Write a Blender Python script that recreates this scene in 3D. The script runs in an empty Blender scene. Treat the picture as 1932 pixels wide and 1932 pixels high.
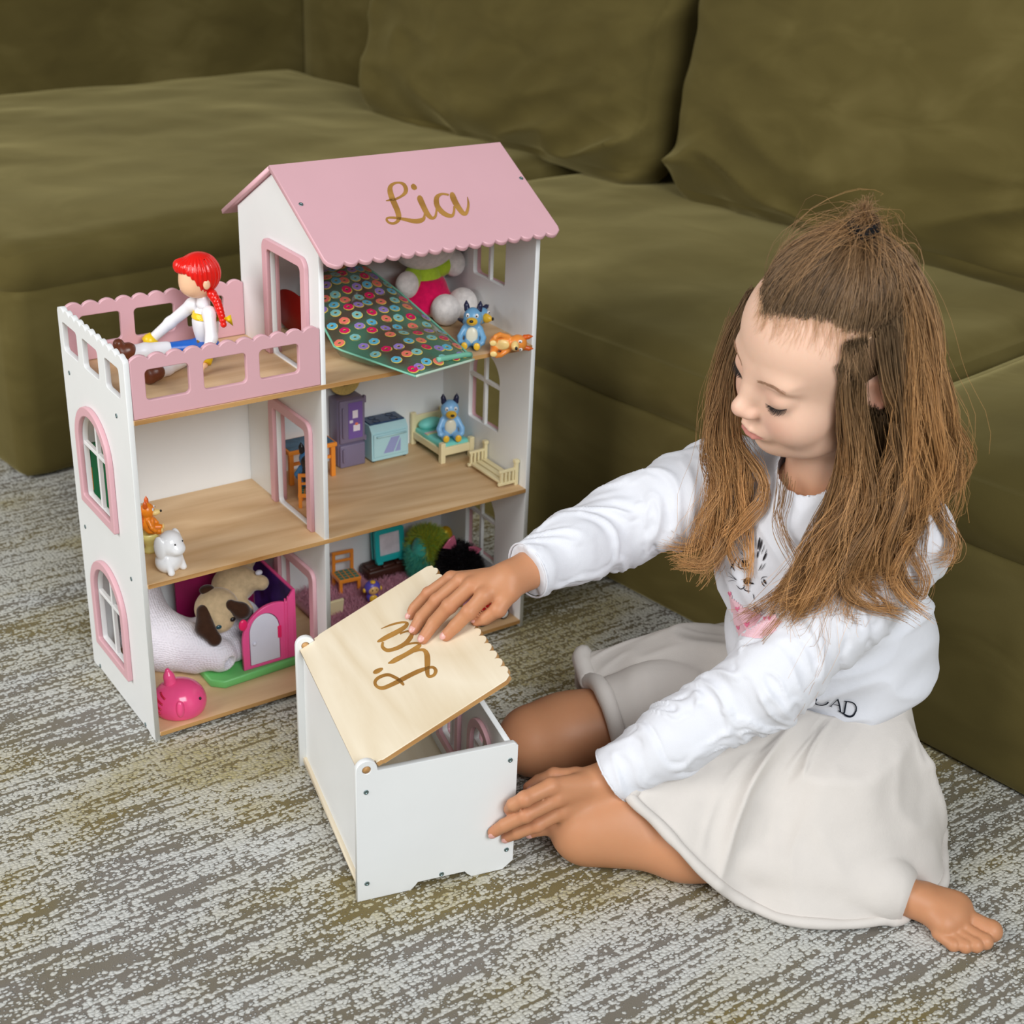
import bpy, bmesh, math, random
import numpy as np
from mathutils import Vector, Matrix, noise
from mathutils.bvhtree import BVHTree

random.seed(7); RNG = np.random.default_rng(7)
SC = bpy.context.scene
COL = SC.collection

# ------------------------------------------------------------------ camera
cam_d = bpy.data.cameras.new('camera'); cam = bpy.data.objects.new('camera', cam_d); COL.objects.link(cam)
cam.location = (-0.48454, -1.40839, 1.01799)
cam.rotation_euler = (1.1202430, -0.0365811, -0.5987133)
cam_d.sensor_fit = 'HORIZONTAL'; cam_d.sensor_width = 36.0
cam_d.lens = 36.0 * 2702.18 / 1932.0
cam_d.clip_start = 0.05; cam_d.clip_end = 60
cam_d.dof.use_dof = True; cam_d.dof.focus_distance = 1.55; cam_d.dof.aperture_fstop = 7.0
SC.camera = cam

# ------------------------------------------------------------------ light
W = bpy.data.worlds.new('world'); SC.world = W; W.use_nodes = True
_bg = W.node_tree.nodes['Background']; _bg.inputs[0].default_value = (0.93, 0.96, 1.0, 1); _bg.inputs[1].default_value = 0.16
def area_light(name, loc, target, sx, sy, power, col):
    d = bpy.data.lights.new(name, 'AREA'); d.shape = 'RECTANGLE'; d.size = sx; d.size_y = sy; d.energy = power; d.color = col
    o = bpy.data.objects.new(name, d); COL.objects.link(o); o.location = loc
    o.rotation_euler = (Vector(target) - Vector(loc)).to_track_quat('-Z', 'Y').to_euler()
    return o
area_light('window_daylight', (-2.9, 0.0, 2.1), (0.25, -0.1, 0.25), 2.2, 1.8, 94, (1.0, 0.985, 0.96))
area_light('second_window_daylight', (-0.35, -3.5, 2.5), (0.25, -0.1, 0.3), 1.9, 1.6, 112, (0.95, 0.98, 1.0))

SC.view_settings.view_transform = 'Standard'; SC.view_settings.look = 'None'
SC.view_settings.gamma = 1.0; SC.view_settings.use_curve_mapping = False
SC.view_settings.exposure = 0.07

# ------------------------------------------------------------------ materials
def lin(c):
    r = []
    for v in c:
        v = v / 255.0
        r.append(v / 12.92 if v <= 0.04045 else ((v + 0.055) / 1.055) ** 2.4)
    return (r[0], r[1], r[2], 1.0)
MATS = {}
class NT:
    def __init__(s, name):
        s.m = bpy.data.materials.new(name); s.m.use_nodes = True; s.t = s.m.node_tree; s.n = s.t.nodes; s.l = s.t.links
        s.b = s.n['Principled BSDF']
    def node(s, typ, **kw):
        n = s.n.new(typ)
        for k, v in kw.items():
            if k.startswith('i_'):
                k = k[2:].replace('_', ' ')
                n.inputs[k].default_value = v
            else: setattr(n, k, v)
        return n
    def link(s, a, b): s.l.new(a, b)
    def ramp(s, fac, stops, interp='LINEAR'):
        r = s.n.new('ShaderNodeValToRGB'); r.color_ramp.interpolation = interp
        e = r.color_ramp.elements
        while len(e) < len(stops): e.new(0.5)
        for k, (p, c) in enumerate(stops):
            e[k].position = p; e[k].color = c if len(c) == 4 else (*c, 1)
        s.link(fac, r.inputs[0]); return r.outputs[0]
    def coords(s, scale=(1, 1, 1), kind='Object', rot=(0, 0, 0)):
        tc = s.n.new('ShaderNodeTexCoord'); mp = s.n.new('ShaderNodeMapping')
        mp.inputs['Scale'].default_value = scale; mp.inputs['Rotation'].default_value = rot
        s.link(tc.outputs[kind], mp.inputs[0]); return mp.outputs[0]
    def noise(s, vec, scale, detail=3, rough=0.5, out='Fac', dist=0.0):
        n = s.n.new('ShaderNodeTexNoise'); n.inputs['Scale'].default_value = scale; n.inputs['Detail'].default_value = detail
        n.inputs['Roughness'].default_value = rough; n.inputs['Distortion'].default_value = dist
        if vec is not None: s.link(vec, n.inputs['Vector'])
        return n.outputs[out]
    def mix(s, fac, a, b, mode='MIX'):
        n = s.n.new('ShaderNodeMix'); n.data_type = 'RGBA'; n.blend_type = mode
        for i, v in ((0, fac), (6, a), (7, b)):
            if hasattr(v, 'is_linked'): s.link(v, n.inputs[i])
            else: n.inputs[i].default_value = v
        return n.outputs[2]
    def math(s, op, a, b=0.0, clamp=False):
        n = s.n.new('ShaderNodeMath'); n.operation = op; n.use_clamp = clamp
        for i, v in ((0, a), (1, b)):
            if hasattr(v, 'is_linked'): s.link(v, n.inputs[i])
            else: n.inputs[i].default_value = v
        return n.outputs[0]
    def bump(s, h, strength, dist=0.001):
        n = s.n.new('ShaderNodeBump'); n.inputs['Strength'].default_value = strength; n.inputs['Distance'].default_value = dist
        s.link(h, n.inputs['Height']); s.link(n.outputs[0], s.b.inputs['Normal'])
    def base(s, c):
        if hasattr(c, 'is_linked'): s.link(c, s.b.inputs['Base Color'])
        else: s.b.inputs['Base Color'].default_value = c
def mat(name, rgb, rough=0.5, spec=0.5, var=0.0, vscale=40, bump=0.0, bscale=300, bdist=0.0005, sheen=0.0, coat=0.0, metal=0.0, sss=0.0):
    if name in MATS: return MATS[name]
    t = NT(name); b = t.b; c = lin(rgb)
    b.inputs['Roughness'].default_value = rough; b.inputs['Specular IOR Level'].default_value = spec; b.inputs['Metallic'].default_value = metal
    b.inputs['Coat Weight'].default_value = coat; b.inputs['Coat Roughness'].default_value = 0.1
    if sheen: b.inputs['Sheen Weight'].default_value = sheen; b.inputs['Sheen Roughness'].default_value = 0.4
    if sss: b.inputs['Subsurface Weight'].default_value = sss; b.inputs['Subsurface Radius'].default_value = (0.01, 0.004, 0.002); b.inputs['Subsurface Scale'].default_value = 0.4
    v = t.coords()
    f = t.noise(v, vscale, 4)
    lo = tuple(x * (1 - var - 0.015) for x in c[:3]) + (1,); hi = tuple(min(1, x * (1 + var + 0.015)) for x in c[:3]) + (1,)
    t.base(t.ramp(f, [(0.3, lo), (0.7, hi)]))
    if bump: t.bump(t.noise(v, bscale, 3), bump, bdist)
    MATS[name] = t.m; return t.m

# ------------------------------------------------------------------ object helpers
def tag(o, label=None, cat=None, group=None, kind=None):
    if label: o['label'] = label
    if cat: o['category'] = cat
    if group: o['group'] = group
    if kind: o['kind'] = kind
    return o
def link(name, me, material=None, parent=None, smooth=False):
    o = bpy.data.objects.new(name, me); COL.objects.link(o)
    if material is not None:
        me.materials.clear()
        for m in (material if isinstance(material, (list, tuple)) else [material]): me.materials.append(m)
    if parent is not None: o.parent = parent
    if smooth: me.polygons.foreach_set('use_smooth', [True] * len(me.polygons))
    return o
def empty(name, loc=(0, 0, 0), rz=0.0, label=None, cat=None, group=None, rot=None, scale=None):
    o = bpy.data.objects.new(name, None); COL.objects.link(o); o.location = loc; o.empty_display_size = 0.02
    o.rotation_euler = rot if rot is not None else (0, 0, rz)
    if scale: o.scale = (scale, scale, scale)
    return tag(o, label, cat, group)
def mesh_from(name, V, Fc):
    me = bpy.data.meshes.new(name); me.from_pydata([tuple(v) for v in V], [], [tuple(f) for f in Fc]); me.update(); return me
def np_mesh(name, V, Q):
    V = np.asarray(V, np.float32); Q = np.asarray(Q, np.int32); k = Q.shape[1]
    me = bpy.data.meshes.new(name); me.vertices.add(len(V)); me.vertices.foreach_set('co', V.ravel())
    me.loops.add(Q.size); me.loops.foreach_set('vertex_index', Q.ravel())
    me.polygons.add(len(Q)); me.polygons.foreach_set('loop_start', np.arange(len(Q), dtype=np.int32) * k)
    me.polygons.foreach_set('loop_total', np.full(len(Q), k, np.int32))
    me.update(calc_edges=True); me.validate(); return me
def copy_tree(o, parent=None):
    c = o.copy(); COL.objects.link(c)
    if parent is not None: c.parent = parent
    for ch in list(o.children): copy_tree(ch, c)
    return c
class MB:
    """collects simple shapes in one mesh"""
    def __init__(s): s.V = []; s.F = []
    def add(s, V, F):
        n = len(s.V); s.V += [tuple(v) for v in V]; s.F += [tuple(i + n for i in f) for f in F]; return s
    def box(s, c, d, M=None, bev=0.0):
        bm = bmesh.new(); bmesh.ops.create_cube(bm, size=1)
        bmesh.ops.scale(bm, vec=d, verts=bm.verts)
        if bev: bmesh.ops.bevel(bm, geom=bm.edges[:], offset=bev, segments=2, affect='EDGES', profile=0.5)
        if M is not None: bmesh.ops.transform(bm, matrix=M, verts=bm.verts)
        bmesh.ops.translate(bm, vec=c, verts=bm.verts)
        bm.verts.index_update(); s.add([v.co[:] for v in bm.verts], [[v.index for v in f.verts] for f in bm.faces]); bm.free(); return s
    def tube(s, pts, rad, n=10, cap=True):
        pts = [Vector(p) for p in pts]; rad = rad if isinstance(rad, (list, tuple)) else [rad] * len(pts)
        V = []; F = []; prev = None
        for i, p in enumerate(pts):
            d = (pts[min(i + 1, len(pts) - 1)] - pts[max(i - 1, 0)]).normalized()
            if prev is None: a = d.orthogonal().normalized()
            else: a = (prev - d * prev.dot(d)); a = a.normalized() if a.length > 1e-6 else d.orthogonal().normalized()
            prev = a; b = d.cross(a)
            for k in range(n):
                t = 2 * math.pi * k / n; V.append(p + (a * math.cos(t) + b * math.sin(t)) * rad[i])
        for i in range(len(pts) - 1):
            for k in range(n):
                F.append((i * n + k, i * n + (k + 1) % n, (i + 1) * n + (k + 1) % n, (i + 1) * n + k))
        if cap: F.append(tuple(range(n - 1, -1, -1))); F.append(tuple((len(pts) - 1) * n + k for k in range(n)))
        return s.add(V, F)
    def lathe(s, prof, n=24, M=None):
        V = []; F = []; M = M or Matrix.Identity(4)
        for r, z in prof:
            for k in range(n):
                t = 2 * math.pi * k / n; V.append(M @ Vector((r * math.cos(t), r * math.sin(t), z)))
        for i in range(len(prof) - 1):
            for k in range(n): F.append((i * n + k, i * n + (k + 1) % n, (i + 1) * n + (k + 1) % n, (i + 1) * n + k))
        F.append(tuple(range(n - 1, -1, -1))); F.append(tuple((len(prof) - 1) * n + k for k in range(n)))
        return s.add(V, F)
    def ball(s, c, r, M=None, seg=16, ring=10):
        r = r if isinstance(r, (tuple, list)) else (r, r, r); V = [(0, 0, r[2])]; F = []
        for i in range(1, ring):
            a = math.pi * i / ring
            for k in range(seg):
                t = 2 * math.pi * k / seg; V.append((r[0] * math.sin(a) * math.cos(t), r[1] * math.sin(a) * math.sin(t), r[2] * math.cos(a)))
        V.append((0, 0, -r[2]))
        for k in range(seg): F.append((0, 1 + k, 1 + (k + 1) % seg))
        for i in range(ring - 2):
            for k in range(seg):
                a = 1 + i * seg; F.append((a + k, a + seg + k, a + seg + (k + 1) % seg, a + (k + 1) % seg))
        a = 1 + (ring - 2) * seg
        for k in range(seg): F.append((a + (k + 1) % seg, a + k, len(V) - 1))
        M = M or Matrix.Identity(3); c = Vector(c)
        return s.add([M @ Vector(v) + c for v in V], F)
    def build(s, name, material, parent=None, smooth=False):
        return link(name, mesh_from(name, s.V, s.F), material, parent, smooth)
def rect(x0, x1, y0, y1, r=0.0, n=5):
    if r <= 0: return [(x0, y0), (x1, y0), (x1, y1), (x0, y1)]
    P = []
    for cx, cy, a0 in ((x1 - r, y0 + r, -90), (x1 - r, y1 - r, 0), (x0 + r, y1 - r, 90), (x0 + r, y0 + r, 180)):
        for k in range(n + 1):
            a = math.radians(a0 + 90 * k / n); P.append((cx + r * math.cos(a), cy + r * math.sin(a)))
    return P
def arch(x0, x1, y0, ys, yt, r=0.003, n=18):
    cx = (x0 + x1) / 2; rx = (x1 - x0) / 2; ry = yt - ys; P = []
    for k in range(n + 1):
        a = math.pi * k / n; P.append((cx + rx * math.cos(a), ys + ry * math.sin(a)))
    for k in range(4):
        a = math.radians(180 + 90 * k / 3); P.append((x0 + r + r * math.cos(a), y0 + r + r * math.sin(a)))
    for k in range(4):
        a = math.radians(270 + 90 * k / 3); P.append((x1 - r + r * math.cos(a), y0 + r + r * math.sin(a)))
    return P
def panel_mesh(name, loops, thick, M, bev=0.0007):
    """flat panel with holes: loops = [outer, hole, ...] in the panel's own plane, thickness centred"""
    cu = bpy.data.curves.new(name, 'CURVE'); cu.dimensions = '2D'; cu.fill_mode = 'BOTH'
    cu.extrude = thick / 2 - bev; cu.bevel_depth = bev; cu.bevel_resolution = 1; cu.offset = -bev
    for lp in loops:
        sp = cu.splines.new('POLY'); sp.points.add(len(lp) - 1); sp.use_cyclic_u = True
        for i, p in enumerate(lp): sp.points[i].co = (p[0], p[1], 0, 1)
    o = bpy.data.objects.new(name, cu); me = bpy.data.meshes.new_from_object(o)
    bpy.data.objects.remove(o); bpy.data.curves.remove(cu)
    me.transform(M); me.name = name; return me
MYZ = lambda x: Matrix(((0, 0, 1, x), (1, 0, 0, 0), (0, 1, 0, 0), (0, 0, 0, 1)))     # plane (y,z), normal x
MXZ = lambda y: Matrix(((1, 0, 0, 0), (0, 0, -1, y), (0, 1, 0, 0), (0, 0, 0, 1)))    # plane (x,z), normal -y
MXY = lambda z: Matrix(((1, 0, 0, 0), (0, 1, 0, 0), (0, 0, 1, z), (0, 0, 0, 1)))
def wavy(p0, p1, n, amp):
    """n convex scallops from p0 to p1 (points to the left of the direction), excluding end points"""
    p0 = Vector(p0); p1 = Vector(p1); d = p1 - p0; nn = Vector((-d.y, d.x)).normalized(); P = []
    for k in range(n):
        for j in range(1, 8):
            t = (k + j / 8.0) / n; P.append(tuple(p0 + d * t + nn * amp * math.sin(math.pi * j / 8.0) ** 0.75))
        if k < n - 1: P.append(tuple(p0 + d * ((k + 1) / n)))
    return P

# ------------------------------------------------------------------ signed distance modelling
def smin(a, b, k):
    h = np.clip(0.5 + 0.5 * (b - a) / k, 0, 1); return b + (a - b) * h - k * h * (1 - h)
def smax(a, b, k): return -smin(-a, -b, k)
def s_ell(P, c, r, M=None):
    q = P - np.asarray(c)
    if M is not None: q = q @ np.asarray(M)
    r = np.asarray(r, float); k0 = np.linalg.norm(q / r, axis=1); k1 = np.linalg.norm(q / (r * r), axis=1) + 1e-9
    return k0 * (k0 - 1.0) / k1
def s_cap(P, a, b, ra, rb=None):
    rb = ra if rb is None else rb; a = np.asarray(a, float); b = np.asarray(b, float); d = b - a
    h = np.clip(((P - a) @ d) / (d @ d + 1e-12), 0, 1)
    return np.linalg.norm(P - a - h[:, None] * d, axis=1) - (ra + (rb - ra) * h)
def s_chain(P, pts, rad, k=0.004):
    d = None
    for i in range(len(pts) - 1):
        e = s_cap(P, pts[i], pts[i + 1], rad[i], rad[i + 1]); d = e if d is None else smin(d, e, k)
    return d
def s_box(P, c, h, r=0.0, M=None):
    q = P - np.asarray(c)
    if M is not None: q = q @ np.asarray(M)
    q = np.abs(q) - (np.asarray(h) - r)
    return np.linalg.norm(np.maximum(q, 0), axis=1) + np.minimum(q.max(axis=1), 0) - r
def sdf_mesh(name, f, lo, hi, vox, levels=4, band=1.25):
    lo = np.asarray(lo, float); hi = np.asarray(hi, float); top = 2 ** levels
    n = np.ceil((hi - lo) / (vox * top)).astype(int) + 1
    I = np.stack(np.meshgrid(*[np.arange(k) for k in n], indexing='ij'), -1).reshape(-1, 3)
    s = top
    while True:
        c = lo + (I + 0.5) * (vox * s); d = f(c); I = I[np.abs(d) < vox * s * 0.87 * band + (0.004 if s > 1 else 0.0)]
        if s == 1: break
        s //= 2
        o = np.array([[a, b, c_] for a in (0, 1) for b in (0, 1) for c_ in (0, 1)])
        I = (I[:, None, :] * 2 + o[None]).reshape(-1, 3)
    K = 1 << 20
    key = lambda J: (J[..., 0].astype(np.int64) * K + J[..., 1]) * K + J[..., 2]
    o8 = np.array([[a, b, c_] for a in (0, 1) for b in (0, 1) for c_ in (0, 1)])
    C = I[:, None, :] + o8[None]; ck = key(C); uk, inv = np.unique(ck.ravel(), return_inverse=True)
    nodes = np.stack([uk // (K * K), (uk // K) % K, uk % K], -1); val = f(lo + nodes * vox)
    cv = val[inv].reshape(-1, 8); neg = cv < 0; act = neg.any(1) & ~neg.all(1)
    I = I[act]; cv = cv[act]; C = C[act].astype(float)
    ed = [(0, 1), (2, 3), (4, 5), (6, 7), (0, 2), (1, 3), (4, 6), (5, 7), (0, 4), (1, 5), (2, 6), (3, 7)]
    acc = np.zeros((len(I), 3)); cnt = np.zeros(len(I))
    for a, b in ed:
        m = (cv[:, a] < 0) != (cv[:, b] < 0); t = cv[m, a] / (cv[m, a] - cv[m, b])
        acc[m] += C[m, a] + (C[m, b] - C[m, a]) * t[:, None]; cnt[m] += 1
    V = lo + acc / cnt[:, None] * vox
    ik = key(I); order = np.argsort(ik); sk = ik[order]; Q = []
    nd = {}
    for ax in range(3):
        u = np.zeros(3, int); u[ax] = 1; v1 = np.zeros(3, int); v1[(ax + 1) % 3] = 1; v2 = np.zeros(3, int); v2[(ax + 2) % 3] = 1
        e0 = cv[:, 0]; e1 = cv[:, {0: 4, 1: 2, 2: 1}[ax]]
        m = (e0 < 0) != (e1 < 0); B = I[m]; s0 = e0[m] < 0
        idx = []
        ok = np.ones(len(B), bool)
        for off in (0 * v1, -v1, -v1 - v2, -v2):
            kk = key(B + off); j = np.searchsorted(sk, kk); j = np.clip(j, 0, len(sk) - 1); ok &= sk[j] == kk; idx.append(order[j])
        q = np.stack(idx, 1)[ok]; s0 = s0[ok]; q[~s0] = q[~s0][:, ::-1]; Q.append(q)
    return V, np.concatenate(Q)
def grad(f, V, e=0.0006):
    g = np.stack([f(V + np.eye(3)[k] * e) - f(V - np.eye(3)[k] * e) for k in range(3)], 1)
    return g / (np.linalg.norm(g, axis=1, keepdims=True) + 1e-9)
def fnoise(P, scale, seed=0, aniso=None):
    """smooth value noise on points (vectorised), range about -1..1"""
    q = np.asarray(P) * scale
    if aniso is not None: q = q * np.asarray(aniso)
    i = np.floor(q).astype(np.int64); fr = q - i; w = fr * fr * (3 - 2 * fr); out = np.zeros(len(q))
    for a in (0, 1):
        for b in (0, 1):
            for c in (0, 1):
                h = (i[:, 0] + a) * 374761393 + (i[:, 1] + b) * 668265263 + (i[:, 2] + c) * 2147483647 + seed * 1274126177
                h = (h ^ (h >> 13)) * 1274126177; h = (h ^ (h >> 16)) & 0xffff
                out += (h / 32767.5 - 1.0) * (w[:, 0] if a else 1 - w[:, 0]) * (w[:, 1] if b else 1 - w[:, 1]) * (w[:, 2] if c else 1 - w[:, 2])
    return out
def sdf_obj(name, f, lo, hi, vox, material, parent=None, levels=4):
    V, Q = sdf_mesh(name, f, lo, hi, vox, levels)
    return link(name, np_mesh(name, V, Q), material, parent, smooth=True)

# ================================================================== ROOM
def rug_material():
    t = NT('rug_pile'); b = t.b
    tc = t.node('ShaderNodeTexCoord'); P = tc.outputs['Object']
    mp = t.node('ShaderNodeMapping'); mp.inputs['Scale'].default_value = (0.72, 1.0, 1.0); mp.inputs['Rotation'].default_value = (0, 0, math.radians(-2)); t.link(P, mp.inputs[0])
    # wobble
    wob = t.noise(mp.outputs[0], 170, 3, out='Color'); wv = t.node('ShaderNodeVectorMath', operation='MULTIPLY_ADD')
    t.link(wob, wv.inputs[0]); wv.inputs[1].default_value = (0.0045, 0.0045, 0); t.link(mp.outputs[0], wv.inputs[2])
    vo = t.node('ShaderNodeTexVoronoi', voronoi_dimensions='2D', feature='F1'); vo.inputs['Scale'].default_value = 275; vo.inputs['Randomness'].default_value = 0.72; t.link(wv.outputs[0], vo.inputs['Vector'])
    cell = vo.outputs['Position']
    def st(vec, sc, scale, det=3, rough=0.55):
        m = t.node('ShaderNodeMapping'); m.inputs['Scale'].default_value = sc; t.link(vec, m.inputs[0]); return t.noise(m.outputs[0], scale, det, rough)
    streak = st(cell, (0.055, 1, 1), 185, 2, 0.55)          # long thin rows
    clump = st(cell, (0.4, 1, 1), 14, 3, 0.6)            # patches
    broad = st(cell, (0.45, 1, 1), 3.3, 2, 0.5)
    rnd = t.node('ShaderNodeSeparateColor'); t.link(vo.outputs['Color'], rnd.inputs[0])
    s = t.math('ADD', t.math('MULTIPLY', streak, 2.1), t.math('MULTIPLY', clump, 0.55))
    s = t.math('ADD', s, t.math('MULTIPLY', broad, 0.65))
    s = t.math('ADD', s, t.math('MULTIPLY', rnd.outputs[0], 0.34))
    on = t.node('ShaderNodeMapRange'); on.inputs[1].default_value = 1.56; on.inputs[2].default_value = 1.92; on.inputs[3].default_value = 0.05; on.inputs[4].default_value = 0.85; t.link(s, on.inputs[0])
    pile = t.math('MULTIPLY', t.math('SUBTRACT', on.outputs[0], vo.outputs['Distance']), 7.0, True)
    dome = t.math('SUBTRACT', 1.0, t.math('MULTIPLY', vo.outputs['Distance'], 1.15), True)
    hues = st(P, (0.5, 1, 1), 5.2, 3, 0.55); hues2 = st(P, (0.5, 1.2, 1), 8.0, 3, 0.6)
    base_g = t.ramp(hues, [(0.38, lin((132, 126, 118))), (0.48, lin((122, 114, 92))), (0.56, lin((126, 110, 54)))])
    base_c = t.mix(t.math('MULTIPLY', hues2, 0.55), base_g, lin((96, 88, 78)))
    pile_c = t.ramp(hues, [(0.40, lin((212, 214, 211))), (0.54, lin((206, 203, 186))), (0.63, lin((180, 168, 116)))])
    pile_c = t.mix(t.math('MULTIPLY', rnd.outputs[1], 0.35), pile_c, lin((224, 224, 220)))
    fuzz = t.noise(P, 900, 2); 
    dark_pile = t.mix(1.0, pile_c, (0.72, 0.70, 0.66, 1), 'MULTIPLY')
    c = t.mix(pile, base_c, t.mix(dome, dark_pile, pile_c))
    c = t.mix(t.math('MULTIPLY', fuzz, 0.35), c, t.mix(0.5, c, (0.05, 0.05, 0.045, 1)))
    t.base(c); b.inputs['Roughness'].default_value = 0.95; b.inputs['Specular IOR Level'].default_value = 0.15
    b.inputs['Sheen Weight'].default_value = 0.15
    h = t.math('ADD', t.math('MULTIPLY', pile, t.math('ADD', 0.45, t.math('MULTIPLY', dome, 0.6))), t.math('MULTIPLY', fuzz, 0.22)); t.bump(h, 0.9, 0.0030)
    return t.m
fl = MB().box((0.6, 0.6, -0.024), (7, 7, 0.03)).build('floor', mat('oak_floor', (150, 118, 84), 0.5, var=0.15, vscale=6)); fl['kind'] = 'structure'
rg = MB().box((0.45, 0.35, -0.0045), (4.4, 4.2, 0.009), bev=0.003).build('rug', rug_material())
tag(rg, 'grey and olive rug with raised pale streaked pile under the toys', 'rug')
wl = MB().box((0.9, 3.15, 1.2), (6.4, 0.1, 2.5)).build('wall_back', mat('wall_paint', (222, 218, 210), 0.8)); wl['kind'] = 'structure'
wr = MB().box((2.75, 0.3, 1.2), (0.1, 5.6, 2.5)).build('wall_right', mat('wall_paint', (222, 218, 210), 0.8)); wr['kind'] = 'structure'

# ================================================================== DOLLHOUSE
HW, HD, TH = 0.54, 0.213, 0.0065
XM = 0.2334
Z1, Z2, Z3 = 0.0115, 0.2136, 0.416
RIDGE, EAVE_Y, EAVE_Z = 0.651, -0.036, 0.5676
SLOPE = (RIDGE - EAVE_Z) / (HD / 2 - EAVE_Y)
def paint(name, rgb, rough=0.42):
    return mat(name, rgb, rough, 0.45, var=0.01, vscale=8, bump=0.04, bscale=220)
WHITE = paint('white_lacquer', (238, 240, 240)); PINK = paint('pink_lacquer', (224, 176, 184))
def wood(name, a, b, rough=0.5, axis=0):
    t = NT(name)
    sc = [18, 18, 18]; sc[axis] = 1.6
    v = t.coords(tuple(sc)); n1 = t.noise(v, 1.2, 5, 0.6, dist=1.4)
    rings = t.math('FRACT', t.math('MULTIPLY', t.noise(t.coords((6, 6, 6) if axis == 9 else ((1.3, 7, 7) if axis == 0 else (7, 1.3, 7))), 0.9, 2, 0.4, dist=0.5), 9.0))
    rings = t.math('MULTIPLY', t.math('ABSOLUTE', t.math('SUBTRACT', rings, 0.5)), 2.0)
    fac = t.math('ADD', t.math('MULTIPLY', n1, 0.75), t.math('MULTIPLY', rings, 0.3))
    c = t.ramp(fac, [(0.30, lin(a)), (0.75, lin(b))])
    t.base(c); t.b.inputs['Roughness'].default_value = rough; t.bump(n1, 0.08, 0.0005); MATS[name] = t.m; return t.m
SHELF = wood('shelf_ply', (204, 166, 120), (228, 196, 154)); PLYEDGE = wood('ply_edge', (160, 112, 58), (206, 160, 100), axis=0)
BIRCH = wood('birch_ply', (224, 207, 176), (241, 229, 205), axis=1); INLAY = wood('engraved_wood', (150, 104, 42), (186, 138, 66))
BIRCHEDGE = wood('birch_edge', (168, 118, 62), (212, 166, 108))
STEEL = mat('screw_steel', (130, 150, 152), 0.35, metal=0.8)
house = empty('dollhouse', (0, 0, 0), 0, 'white three storey dollhouse with pink scalloped roof and roof terrace', 'dollhouse')
def hpanel(name, loops, th, M, m, parent=house, bev=0.0007): return link(name, panel_mesh(name, loops, th, M, bev), m, parent)

def window_hole(y0, y1, z0, zs, zt): return arch(y0, y1, z0, zs, zt)
def window_set(x, side, y0, y1, z0, zs, zt, parent, rectangular=False):
    """pink frame on the outside face and white glazing bars in the opening"""
    fw = 0.0115
    mk = (lambda g: rect(y0 - g, y1 + g, z0 - g, zt + g, 0.006)) if rectangular else (lambda g: arch(y0 - g, y1 + g, z0 - g, zs, zt + g))
    hpanel('window_frame', [mk(fw), mk(0.0)], 0.006, MYZ(x + side * (TH / 2 + 0.003)), PINK, parent, 0.0012)
    bw = 0.0052; yc = (y0 + y1) / 2
    bars = MB(); zb = zs - 0.004
    top = zt - 0.0005
    bars.box((x, yc, (z0 + top) / 2), (0.005, bw, top - z0), bev=0.0006)
    if not rectangular: bars.box((x, yc, zb), (0.0049, y1 - y0, bw), bev=0.0006)
    bars.build('glazing_bar', WHITE, parent)
# ---- left wall
hole_y = ((0.0175, 0.0610), (0.0830, 0.1330), (0.1510, 0.2000))
outer = [(0.0, 0.0), (0.013, 0.0), (0.022, 0.003), (HD - 0.022, 0.003), (HD - 0.013, 0.0), (HD, 0.0), (HD, 0.482)]
outer += [(HD - 0.002, 0.4860)] + wavy((HD - 0.004, 0.4840), (0.004, 0.4840), 11, -0.0050) + [(0.002, 0.4860), (0.0, 0.482)]
WIN_L = [(0.0735, 0.1635, 0.2645, 0.336, 0.379), (0.0735, 0.1635, 0.0630, 0.134, 0.177)]
loops = [outer] + [rect(a, b, 0.4365, 0.4715, 0.005) for a, b in hole_y] + [window_hole(*w) for w in WIN_L]
lw = hpanel('side_wall', loops, TH, MYZ(TH / 2), WHITE)
for w in WIN_L: window_set(TH / 2, -1, *w, lw)
def screw(parent, p, n):
    n = Vector(n); M = n.to_track_quat('Z', 'Y').to_matrix().to_4x4(); M.translation = Vector(p)
    MB().lathe([(0.0028, 0.0), (0.0026, 0.0005), (0.0014, 0.0004), (0.0012, -0.0006)], 12, M).build('screw', STEEL, parent, True)
for y, z in ((0.190, 0.411), (0.0355, 0.411), (0.190, 0.208), (0.035, 0.207), (0.187, 0.007), (0.0305, 0.007)): screw(lw, (-0.0002, y, z), (-1, 0, 0))
# ---- gabled middle wall and right wall
gz = lambda y: RIDGE - 0.0085 - abs(y - HD / 2) * SLOPE
def gable(holes, x, name):
    loops = [[(0, 0), (HD, 0), (HD, gz(HD)), (HD / 2, gz(HD / 2)), (0, gz(0))]] + holes
    return hpanel(name, loops, TH, MYZ(x), WHITE)
def doorway(z): return rect(0.0375, 0.1255, z + 0.002, z + 0.1320, 0.006)
mw = gable([doorway(z) for z in (Z1, Z2, Z3)], XM + TH / 2, 'middle_wall')
for z in (Z1, Z2, Z3):
    for sd in (-1, 1):
        o = rect(0.0250, 0.1380, z + 0.0005, z + 0.1445, 0.013, 6); i = rect(0.0375, 0.1255, z - 0.01, z + 0.1320, 0.006, 6)
        # door surround: an arch open at the bottom
        top = [p for p in o if p[1] > z + 0.06]; inn = [p for p in i if p[1] > z + 0.06]
        loop = [(0.1380, z + 0.0005)] + top + [(0.0250, z + 0.0005), (0.0375, z + 0.0005)] + inn[::-1] + [(0.1255, z + 0.0005)]
        hpanel('door_frame', [loop], 0.0055, MYZ(XM + TH / 2 + sd * (TH / 2 + 0.00275)), PINK, mw, 0.0011)
WIN_R = [(0.0690, 0.1430, 0.2690, 0.336, 0.373), (0.0690, 0.1430, 0.0670, 0.134, 0.171)]
WTOP = (0.0660, 0.1400, 0.4740, 0.545, 0.545)
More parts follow.
